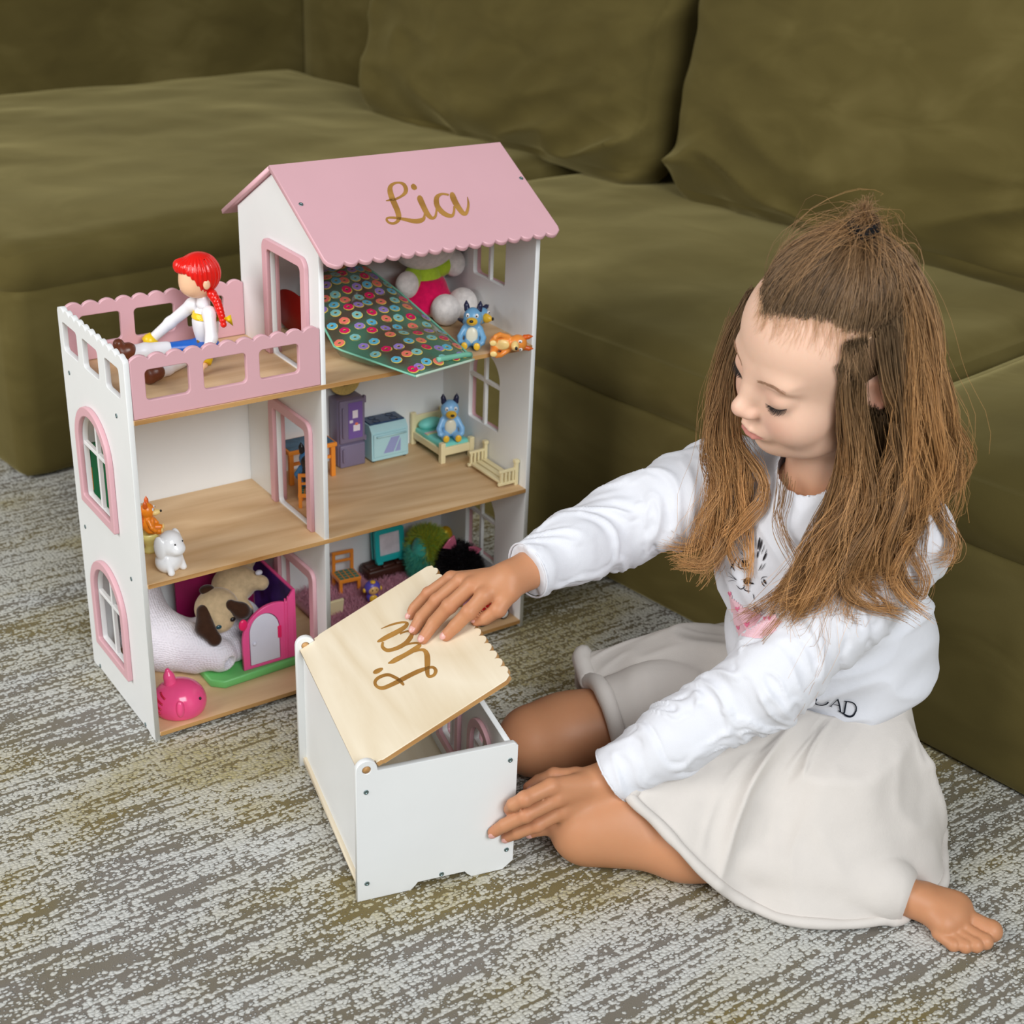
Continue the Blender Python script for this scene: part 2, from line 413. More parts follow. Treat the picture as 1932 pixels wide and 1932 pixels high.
rw = gable([window_hole(*w) for w in WIN_R] + [rect(WTOP[0], WTOP[1], WTOP[2], WTOP[4], 0.004)], HW - TH / 2, 'side_wall')
for w in WIN_R: window_set(HW - TH / 2, 1, *w, rw)
window_set(HW - TH / 2, 1, *WTOP, rw, True)
# ---- back panels and floors
hpanel('back_wall', [rect(TH, XM, 0.004, Z3 - 0.005)], 0.003, MXZ(HD - 0.002), WHITE)
hpanel('back_wall', [rect(XM + TH, HW - TH, 0.004, 0.585)], 0.003, MXZ(HD - 0.002), WHITE)
for z in (Z1, Z2, Z3):
    notch = [(TH, -0.001), (HW - TH, -0.001), (HW - TH, HD - 0.004), (TH, HD - 0.004)]
    sh = hpanel('floor_board', [notch], 0.0052, MXY(z - 0.0026), SHELF, house, 0.0004)
    MB().box((HW / 2, -0.0013, z - 0.0026), (HW - 2 * TH - 0.0005, 0.0008, 0.0050)).build('ply_edge', PLYEDGE, sh)
# ---- terrace rails
def rail(y, z0, name, parent=house):
    o = [(TH + 0.0003, z0), (XM - 0.0003, z0), (XM - 0.0003, 0.4838)] + wavy((XM - 0.001, 0.4840), (TH + 0.001, 0.4840), 11, -0.0050) + [(TH + 0.0003, 0.4838)]
    h = [rect(a, b, 0.4365, 0.4715, 0.005) for a, b in ((0.0230, 0.0730), (0.0900, 0.1408), (0.1572, 0.2060))]
    return hpanel(name, [o] + h, 0.0062, MXZ(y), PINK, parent, 0.0010)
rail(0.0031, Z3 + 0.0004, 'terrace_rail'); rail(HD - 0.0035, Z3 + 0.0004, 'terrace_rail')
# ---- roof
RL = math.hypot(HD / 2 - EAVE_Y, RIDGE - EAVE_Z); ANG = math.atan(SLOPE); X0, X1 = 0.2273, 0.5472
def roof_matrix(front):
    """local (x, s down the slope, n outward)"""
    sgn = -1 if front else 1
    s = Vector((0, sgn * math.cos(ANG), -math.sin(ANG))); n = Vector((0, sgn * math.sin(ANG), math.cos(ANG)))
    M = Matrix.Identity(4)
    M.col[0][:3] = (1, 0, 0); M.col[1][:3] = s; M.col[2][:3] = n; M.col[3][:3] = (0, HD / 2, RIDGE)
    return M
lf = [(X0, 0.0), (X1, 0.0), (X1, RL - 0.012), (X1 - 0.002, RL - 0.006)] + wavy((X1 - 0.004, RL - 0.0050), (X0 + 0.004, RL - 0.0050), 17, -0.0055) + [(X0 + 0.002, RL - 0.006), (X0, RL - 0.012)]
roof = link('roof_panel', panel_mesh('roof_panel', [lf], 0.0062, roof_matrix(True) @ Matrix.Translation((0, 0, -0.0031)), 0.0011), PINK, house)
lb = [(X0, 0.0038), (X1, 0.0038), (X1, RL), (X0, RL)]
link('roof_panel', panel_mesh('roof_panel', [lb], 0.0062, roof_matrix(False) @ Matrix.Translation((0, 0, -0.0031)), 0.0011), PINK, house)
def ribbon_word(name, strokes, M, h, m, parent):
    mb = MB(); k = 1e-5
    for i, s in enumerate(strokes):
        V = []; F = []; hh = h + 0.00004 * i
        for a, b, c, d in s:
            V.append(M @ Vector((a * k, b * k, hh))); V.append(M @ Vector((c * k, d * k, hh)))
        for j in range(len(s) - 1): F.append((2 * j, 2 * j + 1, 2 * j + 3, 2 * j + 2))
        mb.add(V, F)
    return mb.build(name, m, parent)
ROOF_WORD = [[(34303,7798,34367,7633),(34385,7814,34462,7616),(34501,7837,34597,7592),(34644,7860,34755,7566),(34801,7873,34925,7542),(34974,7878,35108,7529),(35171,7880,35303,7521),(35390,7869,35503,7505),(35621,7835,35705,7469),(35866,7772,35922,7408),(36121,7689,36156,7327),(36376,7592,36390,7231),(36618,7493,36608,7121),(36850,7394,36811,6997),(37083,7286,36999,6861),(37315,7156,37155,6728),(37538,6988,37264,6613),(37735,6783,37341,6513),(37895,6561,37405,6409),(38017,6334,37461,6297),(38102,6109,37509,6178),(38153,5880,37552,6039),(38172,5649,37587,5883),(38154,5429,37604,5736),(38088,5238,37600,5620),(37967,5102,37569,5514),(37811,5015,37503,5406),(37638,4960,37404,5314),(37462,4923,37281,5258),(37275,4899,37128,5243),(37070,4892,36946,5263),(36858,4905,36762,5313),(36646,4944,36601,5381),(36436,5013,36463,5468),(36220,5113,36338,5574),(36002,5249,36237,5684),(35790,5430,36165,5785),(35600,5647,36112,5885),(35442,5880,36061,6006),(35312,6119,36005,6158),(35199,6369,35947,6333),(35100,6641,35889,6534),(35020,6926,35832,6766),(34953,7207,35776,7020),(34894,7481,35724,7273),(34842,7751,35680,7515),(34800,8016,35642,7760),(34763,8276,35604,8017),(34726,8539,35562,8283),(34690,8819,35519,8558),(34656,9102,35475,8849),(34622,9370,35424,9147),(34580,9613,35364,9436),(34528,9841,35296,9708),(34469,10056,35222,9969),(34410,10248,35133,10224),(34352,10415,35024,10464),(34301,10564,34897,10683),(34258,10690,34749,10890),(34217,10791,34573,11086),(34164,10877,34373,11256),(34067,10970,34160,11390),(33928,11066,33942,11489),(33779,11143,33728,11556),(33647,11188,33527,11588),(33524,11196,33343,11576),(33394,11170,33175,11530),(33276,11119,33029,11459),(33191,11061,32911,11369),(33138,10988,32827,11249),(33105,10892,32776,11106),(33093,10792,32754,10957),(33095,10723,32764,10805),(33105,10688,32819,10647),(33124,10653,32919,10497),(33150,10623,33049,10372),(33183,10601,33201,10285),(33247,10589,33351,10249),(33349,10592,33497,10245),(33475,10610,33644,10257),(33614,10637,33797,10276),(33764,10670,33960,10303),(33927,10714,34137,10340),(34095,10768,34320,10386),(34260,10829,34502,10438),(34414,10897,34675,10495),(34563,10973,34842,10559),(34725,11061,35019,10628),(34910,11165,35225,10704),(35132,11299,35479,10797),(35382,11458,35766,10902),(35640,11614,36050,11000),(35885,11737,36300,11071),(36106,11822,36509,11112),(36315,11882,36696,11135),(36522,11914,36862,11144),(36736,11915,37012,11145),(36958,11880,37152,11139),(37181,11809,37283,11126),(37395,11709,37398,11107),(37604,11575,37480,11089),(37792,11397,37536,11072),(37921,11211,37614,11017),(38002,11055,37711,10920),(38067,10924,37807,10816),(38134,10792,37889,10719),(38192,10662,37961,10617),(38235,10555,38023,10520),(38265,10484,38068,10450)],
    [(38695,5743,39089,5508),(38666,5813,39132,5534),(38624,5911,39196,5571),(38582,6017,39260,5623),(38556,6115,39307,5689),(38548,6208,39333,5771),(38552,6302,39349,5868),(38564,6384,39352,5977),(38584,6442,39338,6093),(38617,6480,39297,6214),(38663,6520,39234,6326),(38707,6563,39171,6413),(38736,6598,39129,6469)],
    [(38822,7524,39106,7527),(38763,7573,39123,7578),(38676,7647,39150,7646),(38579,7747,39180,7716),(38497,7854,39199,7789),(38440,7947,39201,7863),(38389,8054,39199,7924),(38342,8195,39190,7998),(38301,8375,39171,8127),(38265,8605,39137,8333),(38235,8874,39092,8596),(38208,9159,39045,8882),(38182,9432,39002,9160),(38153,9699,38963,9430),(38123,9976,38926,9702),(38099,10250,38895,9955),(38091,10502,38874,10178),(38100,10726,38861,10375),(38123,10930,38855,10554),(38161,11114,38856,10707),(38219,11274,38864,10833),(38298,11406,38878,10943),(38398,11511,38894,11034),(38523,11586,38913,11099),(38676,11620,38929,11133),(38849,11599,38959,11145),(39023,11533,39021,11133),(39193,11431,39100,11096),(39356,11297,39180,11043),(39504,11129,39273,10956),(39635,10944,39386,10820),(39753,10758,39507,10658),(39862,10581,39621,10496),(39972,10395,39731,10329),(40078,10200,39840,10148),(40169,10029,39936,9982),(40232,9912,40004,9864)],
    [(42930,7851,42704,8173),(42786,7787,42559,8109),(42575,7691,42355,8015),(42333,7598,42131,7940),(42088,7547,41929,7927),(41840,7553,41747,7989),(41582,7598,41561,8095),(41318,7688,41400,8220),(41054,7833,41288,8330),(40807,8041,41217,8421),(40599,8284,41147,8532),(40434,8533,41070,8674),(40299,8779,40992,8840),(40182,9034,40915,9022),(40081,9313,40846,9211),(40007,9611,40795,9399),(39974,9913,40769,9585),(39987,10215,40774,9798),(40035,10511,40807,10041),(40111,10790,40860,10279),(40210,11033,40922,10480),(40340,11238,40999,10645),(40496,11405,41097,10795),(40662,11535,41204,10923),(40825,11626,41303,11020),(40988,11682,41384,11086),(41167,11702,41446,11127),(41370,11667,41486,11146),(41592,11561,41517,11153),(41794,11389,41586,11115),(41960,11192,41702,11005),(42105,10988,41839,10848),(42240,10786,41972,10680),(42377,10559,42103,10486),(42514,10311,42239,10257),(42632,10089,42359,10041),(42713,9936,42445,9889)],
    [(43266,7657,43566,7639),(43211,7707,43583,7686),(43131,7783,43611,7749),(43041,7882,43638,7820),(42961,7994,43654,7905),(42896,8105,43652,8003),(42833,8234,43643,8102),(42771,8397,43630,8211),(42717,8588,43610,8354),(42669,8811,43577,8552),(42627,9066,43534,8788),(42592,9338,43492,9035),(42570,9608,43460,9273),(42561,9872,43438,9509),(42565,10135,43421,9756),(42578,10388,43411,10000),(42598,10621,43407,10231),(42619,10844,43406,10456),(42646,11070,43408,10667),(42690,11284,43417,10834),(42768,11466,43434,10936),(42890,11594,43452,10992),(43056,11666,43462,11026),(43280,11658,43449,11047),(43534,11542,43435,11071),(43754,11352,43503,11033),(43941,11133,43645,10902),(44115,10901,43813,10720),(44273,10674,43976,10528),(44423,10448,44127,10334),(44571,10209,44273,10124),(44709,9962,44413,9905),(44829,9708,44545,9686),(44929,9431,44680,9437),(45010,9142,44818,9156),(45072,8886,44939,8898),(45116,8709,45024,8717)]]
LID_WORD = [[(8319,19632,8330,19760),(8505,19553,8518,19726),(8770,19439,8790,19678),(9063,19309,9093,19614),(9334,19180,9377,19532),(9583,19050,9637,19428),(9833,18912,9896,19305),(10070,18772,10142,19171),(10279,18634,10362,19036),(10462,18503,10556,18896),(10625,18375,10729,18747),(10759,18248,10879,18598),(10853,18122,11004,18453),(10907,17995,11112,18302),(10923,17894,11203,18122),(10906,17892,11257,17858),(10910,17986,11202,17540),(10890,17995,11073,17349),(10803,17956,10923,17234),(10671,17919,10750,17153),(10511,17896,10557,17094),(10319,17895,10337,17057),(10089,17914,10088,17039),(9839,17945,9826,17038),(9587,17980,9563,17051),(9325,18023,9287,17084),(9044,18078,8998,17136),(8768,18132,8724,17194),(8521,18171,8489,17243),(8316,18190,8297,17278),(8143,18195,8131,17308),(7996,18192,7980,17341),(7866,18187,7836,17385),(7746,18181,7704,17445),(7638,18173,7590,17514),(7540,18163,7496,17584),(7452,18149,7418,17646),(7378,18128,7352,17704),(7319,18100,7299,17761),(7274,18072,7259,17809),(7242,18053,7230,17843)],
    [(7694,17476,7866,17173),(7616,17368,7804,17033),(7496,17204,7718,16845),(7369,16975,7653,16661),(7286,16663,7639,16540),(7285,16318,7654,16406),(7332,15985,7694,16204),(7416,15663,7753,16006),(7537,15375,7820,15857),(7695,15154,7903,15746),(7872,14997,8024,15638),(8053,14878,8175,15535),(8237,14772,8342,15442),(8432,14668,8520,15363),(8643,14575,8713,15300),(8860,14498,8912,15252),(9073,14443,9106,15221),(9282,14408,9296,15202),(9494,14392,9484,15196),(9706,14398,9666,15210),(9917,14433,9835,15246),(10128,14501,10003,15315),(10335,14597,10173,15414),(10526,14712,10333,15524),(10688,14841,10468,15624),(10824,14985,10577,15706),(10943,15155,10663,15774),(11042,15363,10717,15819),(11107,15627,10743,15830),(11105,15910,10761,15866),(11053,16155,10766,15974),(10973,16362,10747,16112),(10875,16536,10711,16235),(10758,16668,10646,16340),(10625,16769,10546,16439),(10489,16850,10427,16525),(10355,16920,10307,16596),(10210,16980,10177,16647),(10056,17029,10032,16680),(9920,17065,9898,16700),(9827,17091,9804,16715)],
    [(9643,14408,9692,14724),(9773,14339,9823,14662),(9959,14242,10012,14573),(10159,14129,10221,14467),(10332,14013,10409,14354),(10482,13895,10572,14232),(10627,13768,10729,14097),(10748,13639,10870,13955),(10827,13517,10990,13809),(10864,13401,11086,13641),(10871,13299,11158,13444),(10856,13259,11194,13210),(10859,13337,11149,12920),(10870,13394,11014,12734),(10808,13403,10879,12652),(10702,13410,10751,12603),(10585,13412,10632,12567),(10482,13409,10519,12539),(10383,13410,10400,12525),(10262,13412,10266,12522),(10102,13415,10101,12527),(9895,13415,9890,12543),(9652,13414,9644,12571),(9392,13419,9380,12603),(9134,13438,9117,12633),(8867,13481,8843,12658),(8584,13542,8556,12681),(8313,13601,8285,12706),(8080,13638,8059,12736),(7901,13645,7893,12767),(7766,13632,7762,12799),(7658,13610,7642,12842),(7555,13586,7516,12905),(7433,13560,7383,13006),(7303,13531,7259,13131),(7185,13506,7156,13250),(7102,13489,7084,13332)],
    [(10078,12488,10113,12803),(10184,12440,10221,12775),(10335,12374,10379,12734),(10494,12291,10556,12679),(10626,12194,10717,12604),(10737,12085,10859,12517),(10837,11968,11001,12412),(10904,11852,11140,12262),(10931,11745,11260,12041),(10930,11620,11341,11765),(10912,11460,11387,11462),(10878,11278,11399,11140),(10834,11089,11375,10803),(10773,10876,11310,10457),(10687,10619,11215,10119),(10585,10331,11106,9799),(10485,10039,10994,9494),(10385,9748,10866,9192),(10276,9440,10726,8902),(10167,9125,10594,8639),(10074,8826,10489,8407),(10000,8553,10405,8193),(9939,8296,10335,7995),(9894,8051,10285,7831),(9873,7818,10257,7719),(9885,7595,10243,7666),(9939,7394,10232,7654),(10024,7248,10229,7632),(10122,7152,10253,7591),(10237,7078,10319,7544),(10372,7019,10417,7509),(10519,6987,10518,7499),(10667,7000,10594,7518),(10809,7073,10661,7573),(10941,7186,10735,7665),(11058,7335,10796,7768),(11153,7526,10828,7841),(11202,7761,10845,7901),(11207,7996,10859,8000),(11183,8213,10862,8114),(11140,8409,10855,8206),(11072,8578,10838,8272),(10986,8708,10804,8343),(10893,8810,10747,8419),(10795,8902,10674,8490),(10694,8987,10594,8542),(10585,9062,10504,8577),(10465,9135,10388,8611),(10319,9216,10240,8655),(10138,9316,10056,8711),(9926,9429,9843,8771),(9694,9540,9616,8831),(9452,9635,9387,8887),(9202,9708,9150,8941),(8940,9765,8898,8995),(8677,9814,8641,9045),(8423,9861,8393,9089),(8185,9903,8163,9119),(7958,9940,7940,9141),(7730,9974,7711,9164),(7486,10011,7464,9199),(7215,10047,7193,9247),(6927,10082,6903,9303),(6639,10121,6610,9367),(6365,10170,6332,9437),(6099,10224,6064,9505),(5840,10281,5794,9575),(5612,10349,5536,9665),(5434,10432,5302,9799),(5302,10533,5108,9991),(5194,10655,4956,10221),(5106,10796,4843,10465),(5042,10941,4758,10713),(5003,11095,4697,10981),(4988,11267,4667,11266),(4994,11425,4670,11547),(5015,11534,4714,11810),(5052,11614,4802,12030),(5116,11696,4923,12200),(5204,11765,5069,12324),(5308,11809,5235,12400),(5446,11822,5426,12422),(5620,11803,5635,12400),(5803,11759,5844,12349),(5969,11699,6035,12278),(6111,11631,6206,12191),(6240,11550,6367,12079),(6356,11450,6521,11937),(6460,11327,6668,11755),(6556,11166,6800,11529),(6649,10962,6914,11275),(6739,10731,7014,11020),(6824,10498,7105,10777),(6900,10271,7193,10538),(6967,10043,7276,10293),(7026,9822,7350,10049),(7075,9621,7410,9808),(7114,9434,7451,9565),(7146,9245,7475,9334),(7174,9061,7487,9132),(7202,8900,7494,8967),(7229,8777,7495,8830),(7254,8683,7488,8716),(7274,8608,7477,8632),(7289,8552,7470,8575)],
    [(5215,13189,5221,13510),(5249,13144,5256,13544),(5296,13079,5307,13593),(5352,13010,5370,13642),(5414,12953,5440,13674),(5483,12907,5518,13685),(5565,12867,5603,13686),(5654,12835,5690,13676),(5746,12815,5775,13657),(5842,12813,5864,13624),(5940,12826,5959,13579),(6034,12847,6053,13526),(6114,12870,6137,13471),(6185,12900,6211,13409),(6251,12935,6275,13339),(6307,12969,6326,13275),(6347,12992,6362,13231)]]

ribbon_word('engraved_name', ROOF_WORD, roof_matrix(True), 0.00012, INLAY, roof)
for x in (0.2379, 0.5411):
    M = roof_matrix(True); screw(roof, M @ Vector((x, 0.0670, 0.0001)), M.to_3x3() @ Vector((0, 0, 1)))

# ================================================================== TOY CHEST
BA = -0.2271; bw_, bl_, bh_ = 0.1734, 0.2561, 0.1625; hx, hz = 0.0112, 0.1643
chest = empty('toy_chest', (0.0686, -0.3786, 0.0), BA, 'small white toy chest with half open birch lid beside the dollhouse', 'toy chest')
PT = 0.0065
def end_panel(y):
    P = [(0, 0), (0.058, 0), (0.063, 0.0045), (0.066, 0.0085), (0.118, 0.0085), (0.121, 0.0045), (0.126, 0), (bw_ - 0.012, 0), (bw_, 0.010), (bw_, bh_ - 0.004), (bw_ - 0.004, bh_)]
    P += [(hx + 0.0115, bh_ - 0.001)]
    for k in range(0, 11):
        a = math.radians(8 + 172 * k / 10); P.append((hx + 0.0112 * math.cos(a), hz + 0.0112 * math.sin(a)))
    hole = [(hx + 0.0045 * math.cos(2 * math.pi * k / 16), hz + 0.0045 * math.sin(2 * math.pi * k / 16)) for k in range(16)]
    return hpanel('end_panel', [P, hole], PT, MXZ(y), WHITE, chest)
ep = end_panel(PT / 2); end_panel(bl_ - PT / 2)
for x, z in ((0.0105, 0.138), (0.0105, 0.022), (0.165, 0.142), (0.165, 0.026), (0.092, 0.0125)): screw(ep, (x, -0.0002, z), (0, -1, 0))
hpanel('long_wall', [rect(PT, bl_ - PT, 0.012, 0.150)], PT, MYZ(0.0115), WHITE, chest)
wloop = [rect(PT, bl_ - PT, 0.006, bh_ - 0.003)] + [arch(a, a + 0.055, 0.045, 0.105, 0.132) for a in (0.045, 0.150)]
rwall = hpanel('long_wall', wloop, PT, MYZ(bw_ - 0.008), WHITE, chest)
for a in (0.045, 0.150):
    g = 0.010
    hpanel('window_frame', [arch(a - g, a + 0.055 + g, 0.045 - g, 0.105, 0.132 + g), arch(a, a + 0.055, 0.045, 0.105, 0.132)], 0.005, MYZ(bw_ - 0.008 + 0.0058), PINK, rwall)
    hpanel('window_frame', [arch(a - g, a + 0.055 + g, 0.045 - g, 0.105, 0.132 + g), arch(a, a + 0.055, 0.045, 0.105, 0.132)], 0.005, MYZ(bw_ - 0.008 - 0.0058), PINK, rwall)
    MB().box((bw_ - 0.008, a + 0.0275, 0.088), (0.005, 0.005, 0.088)).box((bw_ - 0.008, a + 0.0275, 0.101), (0.0049, 0.055, 0.005)).build('glazing_bar', WHITE, rwall)
hpanel('bottom_board', [rect(0.0045, bw_ - 0.004, PT, bl_ - PT)], 0.007, MXY(0.0085), BIRCH, chest)
OP = 0.4825; LL = 0.1722
LM = Matrix.Identity(4)
LM.col[0][:3] = (math.cos(OP), 0, math.sin(OP)); LM.col[1][:3] = (0, 1, 0); LM.col[2][:3] = (-math.sin(OP), 0, math.cos(OP)); LM.col[3][:3] = (hx, 0, hz)
a0, b0, b1 = -0.008, PT + 0.0006, bl_ - PT - 0.0006
lp = [(a0, b0), (0.012, b0), (0.012, b0 - 0.0045), (0.017, b0 - 0.0045), (0.019, b0 - 0.006), (LL - 0.008, b0 - 0.006), (LL - 0.002, b0 - 0.002)]
lp += [(q[0], q[1]) for q in [(p[0], p[1]) for p in wavy((LL - 0.0045, b0 + 0.002), (LL - 0.0045, b1 - 0.002), 15, -0.0055)]]
lp += [(LL - 0.002, b1 + 0.002), (LL - 0.008, b1 + 0.006), (0.019, b1 + 0.006), (0.017, b1 + 0.0045), (0.012, b1 + 0.0045), (0.012, b1), (a0, b1)]
lid = hpanel('lid', [lp], 0.0062, LM @ Matrix.Translation((0, 0, -0.0031)), [BIRCH], chest, 0.0005)
EM = Matrix.Translation((0, 0, -0.0031))
lid_e = MB()
for i in range(len(lp)):
    p = Vector((*lp[i], 0)); q = Vector((*lp[(i + 1) % len(lp)], 0)); d = (q - p); n = Vector((d.y, -d.x, 0)).normalized() * 0.00025
    for z0, z1 in ((-0.0056, -0.0006),):
        lid_e.add([LM @ (p + n + Vector((0, 0, z0))), LM @ (q + n + Vector((0, 0, z0))), LM @ (q + n + Vector((0, 0, z1))), LM @ (p + n + Vector((0, 0, z1)))], [(0, 1, 2, 3)])
lid_e.build('ply_edge', BIRCHEDGE, lid)
ribbon_word('engraved_name', LID_WORD, LM, 0.00012, INLAY, lid)
for y0 in (0.0005, bl_ - 0.0075):
    MB().tube([(hx, y0, hz), (hx, y0 + 0.007, hz)], 0.0040, 12).build('hinge_pin', BIRCHEDGE, chest, True)

# ================================================================== SOFA
def velvet():
    t = NT('olive_velvet'); b = t.b; v = t.coords()
    big = t.noise(v, 2.2, 3, 0.5, dist=0.4); mid = t.noise(t.coords((1, 1, 2.0)), 7, 3, 0.5, dist=0.6); fine = t.noise(v, 900, 2)
    f = t.math('ADD', t.math('MULTIPLY', big, 0.6), t.math('MULTIPLY', mid, 0.4))
    c = t.ramp(f, [(0.30, lin((82, 72, 37))), (0.50, lin((98, 87, 47))), (0.70, lin((122, 110, 66)))])
    c = t.mix(t.math('MULTIPLY', fine, 0.18), c, lin((46, 41, 18)))
    t.base(c); b.inputs['Roughness'].default_value = 0.85; b.inputs['Specular IOR Level'].default_value = 0.12
    b.inputs['Sheen Weight'].default_value = 0.62; b.inputs['Sheen Roughness'].default_value = 0.42; b.inputs['Sheen Tint'].default_value = lin((196, 184, 128))
    t.bump(t.math('ADD', t.math('MULTIPLY', mid, 1.0), t.math('MULTIPLY', fine, 0.02)), 0.18, 0.01)
    return t.m
VELVET = velvet()
SM = Matrix.Translation((0.0961, 0.803, 0.0)) @ Matrix.Rotation(math.atan2(0.138, 0.99), 4, 'Z')
sofa = bpy.data.objects.new('sofa', None); COL.objects.link(sofa); sofa.matrix_world = SM
tag(sofa, 'large olive green velvet corner sofa behind the dollhouse and girl', 'sofa')
def soft_box(name, lo, hi, r, parent, disp=None, n=48, rot=None, piv=None, m=None):
    lo = np.array(lo, float); hi = np.array(hi, float); c = (lo + hi) / 2; h = (hi - lo) / 2
    r = np.broadcast_to(np.array(r, float), (3,))
    V = []; Q = []
    for ax in range(3):
        for sg in (-1, 1):
            g = np.linspace(-1, 1, n + 1); g = np.sin(g * math.pi / 2) * 0.35 + g * 0.65
            a, b = np.meshgrid(g, g, indexing='ij'); p = np.zeros((n + 1, n + 1, 3))
            u, v = (ax + 1) % 3, (ax + 2) % 3
            p[..., ax] = sg; p[..., u] = a; p[..., v] = b * sg
            base = len(V) * (n + 1) ** 2; V.append(p.reshape(-1, 3))
            i, j = np.meshgrid(np.arange(n), np.arange(n), indexing='ij'); k = (base + i * (n + 1) + j).ravel()
            Q.append(np.stack([k, k + n + 1, k + n + 2, k + 1], 1))
    V = np.concatenate(V); Q = np.concatenate(Q)
    p = V * h; inn = np.maximum(h - r, 0); q = np.clip(p, -inn, inn); d = (p - q) / r
    nrm = np.linalg.norm(d, axis=1, keepdims=True); mx = np.abs(d).max(axis=1, keepdims=True)
    nn = d / np.maximum(nrm, 1e-9); P = q + nn * r * np.minimum(1, mx)
    if disp is not None: P = P + disp(V, P, nn)
    P = P + c
    me = np_mesh(name, P, Q); bm = bmesh.new(); bm.from_mesh(me); bmesh.ops.remove_doubles(bm, verts=bm.verts, dist=1e-5); bm.to_mesh(me); bm.free()
    if rot is not None:
        piv = Vector(piv); me.transform(Matrix.Translation(piv) @ rot.to_4x4() @ Matrix.Translation(-piv))
    return link(name, me, m or VELVET, parent, True)
def seat_disp(crown, amp, seed):
    def f(V, P, N):
        top = np.clip(N[:, 2], 0, 1)
        a = (1 - V[:, 0] ** 4) * (1 - V[:, 1] ** 4)
        nz = fnoise(P, 5.0, seed) * 0.6 + fnoise(P, 11.0, seed + 1, (1, 1.6, 1)) * 0.4
        out = np.zeros_like(P); out[:, 2] = top * (crown * a + amp * nz * (0.4 + 0.6 * a))
        side = fnoise(P, 9.0, seed + 2, (1, 1, 0.5)) * 0.003
        return out + N * side[:, None]
    return f
# plinths (upholstered fronts) and seat cushions
soft_box('base', (0.0, 0.0, 0.0005), (1.40, 1.26, 0.325), 0.018, sofa, n=24)
soft_box('base', (0.514, -1.17, 0.0005), (1.40, -0.004, 0.290), 0.016, sofa, n=24)
soft_box('base', (0.514, -2.10, 0.0005), (1.40, -1.173, 0.290), 0.016, sofa, n=24)
soft_box('seat_cushion', (-0.004, -0.006, 0.30), (1.40, 1.26, 0.392), (0.055, 0.055, 0.05), sofa, seat_disp(0.012, 0.006, 3), 64)
soft_box('seat_cushion', (0.508, -1.168, 0.27), (1.40, -0.010, 0.372), (0.075, 0.055, 0.06), sofa, seat_disp(0.016, 0.006, 9), 64)
soft_box('seat_cushion', (0.508, -2.10, 0.27), (1.40, -1.176, 0.372), (0.075, 0.055, 0.06), sofa, seat_disp(0.016, 0.006, 15), 64)
def pillow_disp(bulge, amp, seed):
    def f(V, P, N):
        e = (1 - V[:, 1] ** 2) * (1 - V[:, 2] ** 2)
        fr = np.clip(-N[:, 0], 0, 1); out = np.zeros_like(P)
        out[:, 0] = -bulge * np.clip(e, 0, 1) ** .7 * fr
        edge = np.clip(1.2 - 1.2 * np.clip(e, 0, 1) ** .5, 0, 1)
        g = np.stack([P[:, 0] * 5, P[:, 1] * 7 + P[:, 2] * 4, P[:, 2] * 16 - P[:, 1] * 5 * np.sign(V[:, 1])], 1)
        r1 = (1 - np.abs(fnoise(g, 1.0, seed))) ** 2 - .4; r2 = fnoise(P, 6.0, seed + 3)
        out[:, 0] -= fr * (amp * r1 * (0.22 + edge * (1.6 - .6 * V[:, 2])) + .006 * r2)
        out[:, 1] += .010 * fnoise(P, 7.0, seed + 5) ; out[:, 2] += .012 * fnoise(P, 6.0, seed + 7) * (V[:, 2] < 0)
        return out
    return f
SEATS = [BVHTree.FromPolygons([v.co for v in c.data.vertices], [p.vertices[:] for p in c.data.polygons]) for c in sofa.children if c.name.startswith('seat_cushion')]
def back_cushion(label, b0, b1, seed, lean=-13, a0=1.125):
    o = soft_box('sofa_cushion', (a0, b0, .394), (a0 + .165, b1, .98), (.080, .07, .085), None, pillow_disp(.055, .024, seed), 72, Matrix.Rotation(math.radians(-lean), 3, 'Y'), (a0, 0, .38))
    for v in o.data.vertices:                                     # the soft underside takes the shape of the seat
        z = max([h[0].z for h in (t_.ray_cast(Vector((v.co.x, v.co.y, .60)), Vector((0, 0, -1))) for t_ in SEATS) if h[0] is not None] or [0]) - .006
        if v.co.z < z: v.co.z = z
    o.data.update(); o.matrix_world = SM; tag(o, label, 'cushion', 'sofa back cushions')
back_cushion('olive back cushion in the inner corner of the sofa', -.265, .630, 31)
back_cushion('wide olive back cushion behind the girl', -1.130, -.290, 47, a0=1.14)
back_cushion('olive back cushion over the far seat by the right wall', -2.00, -1.150, 63)
soft_box('backrest', (-0.05, 1.215, 0.0005), (1.62, 1.46, 0.74), 0.05, sofa, n=30)
soft_box('backrest', (1.385, -2.10, 0.0005), (1.62, 1.21, 0.74), 0.05, sofa, n=30)

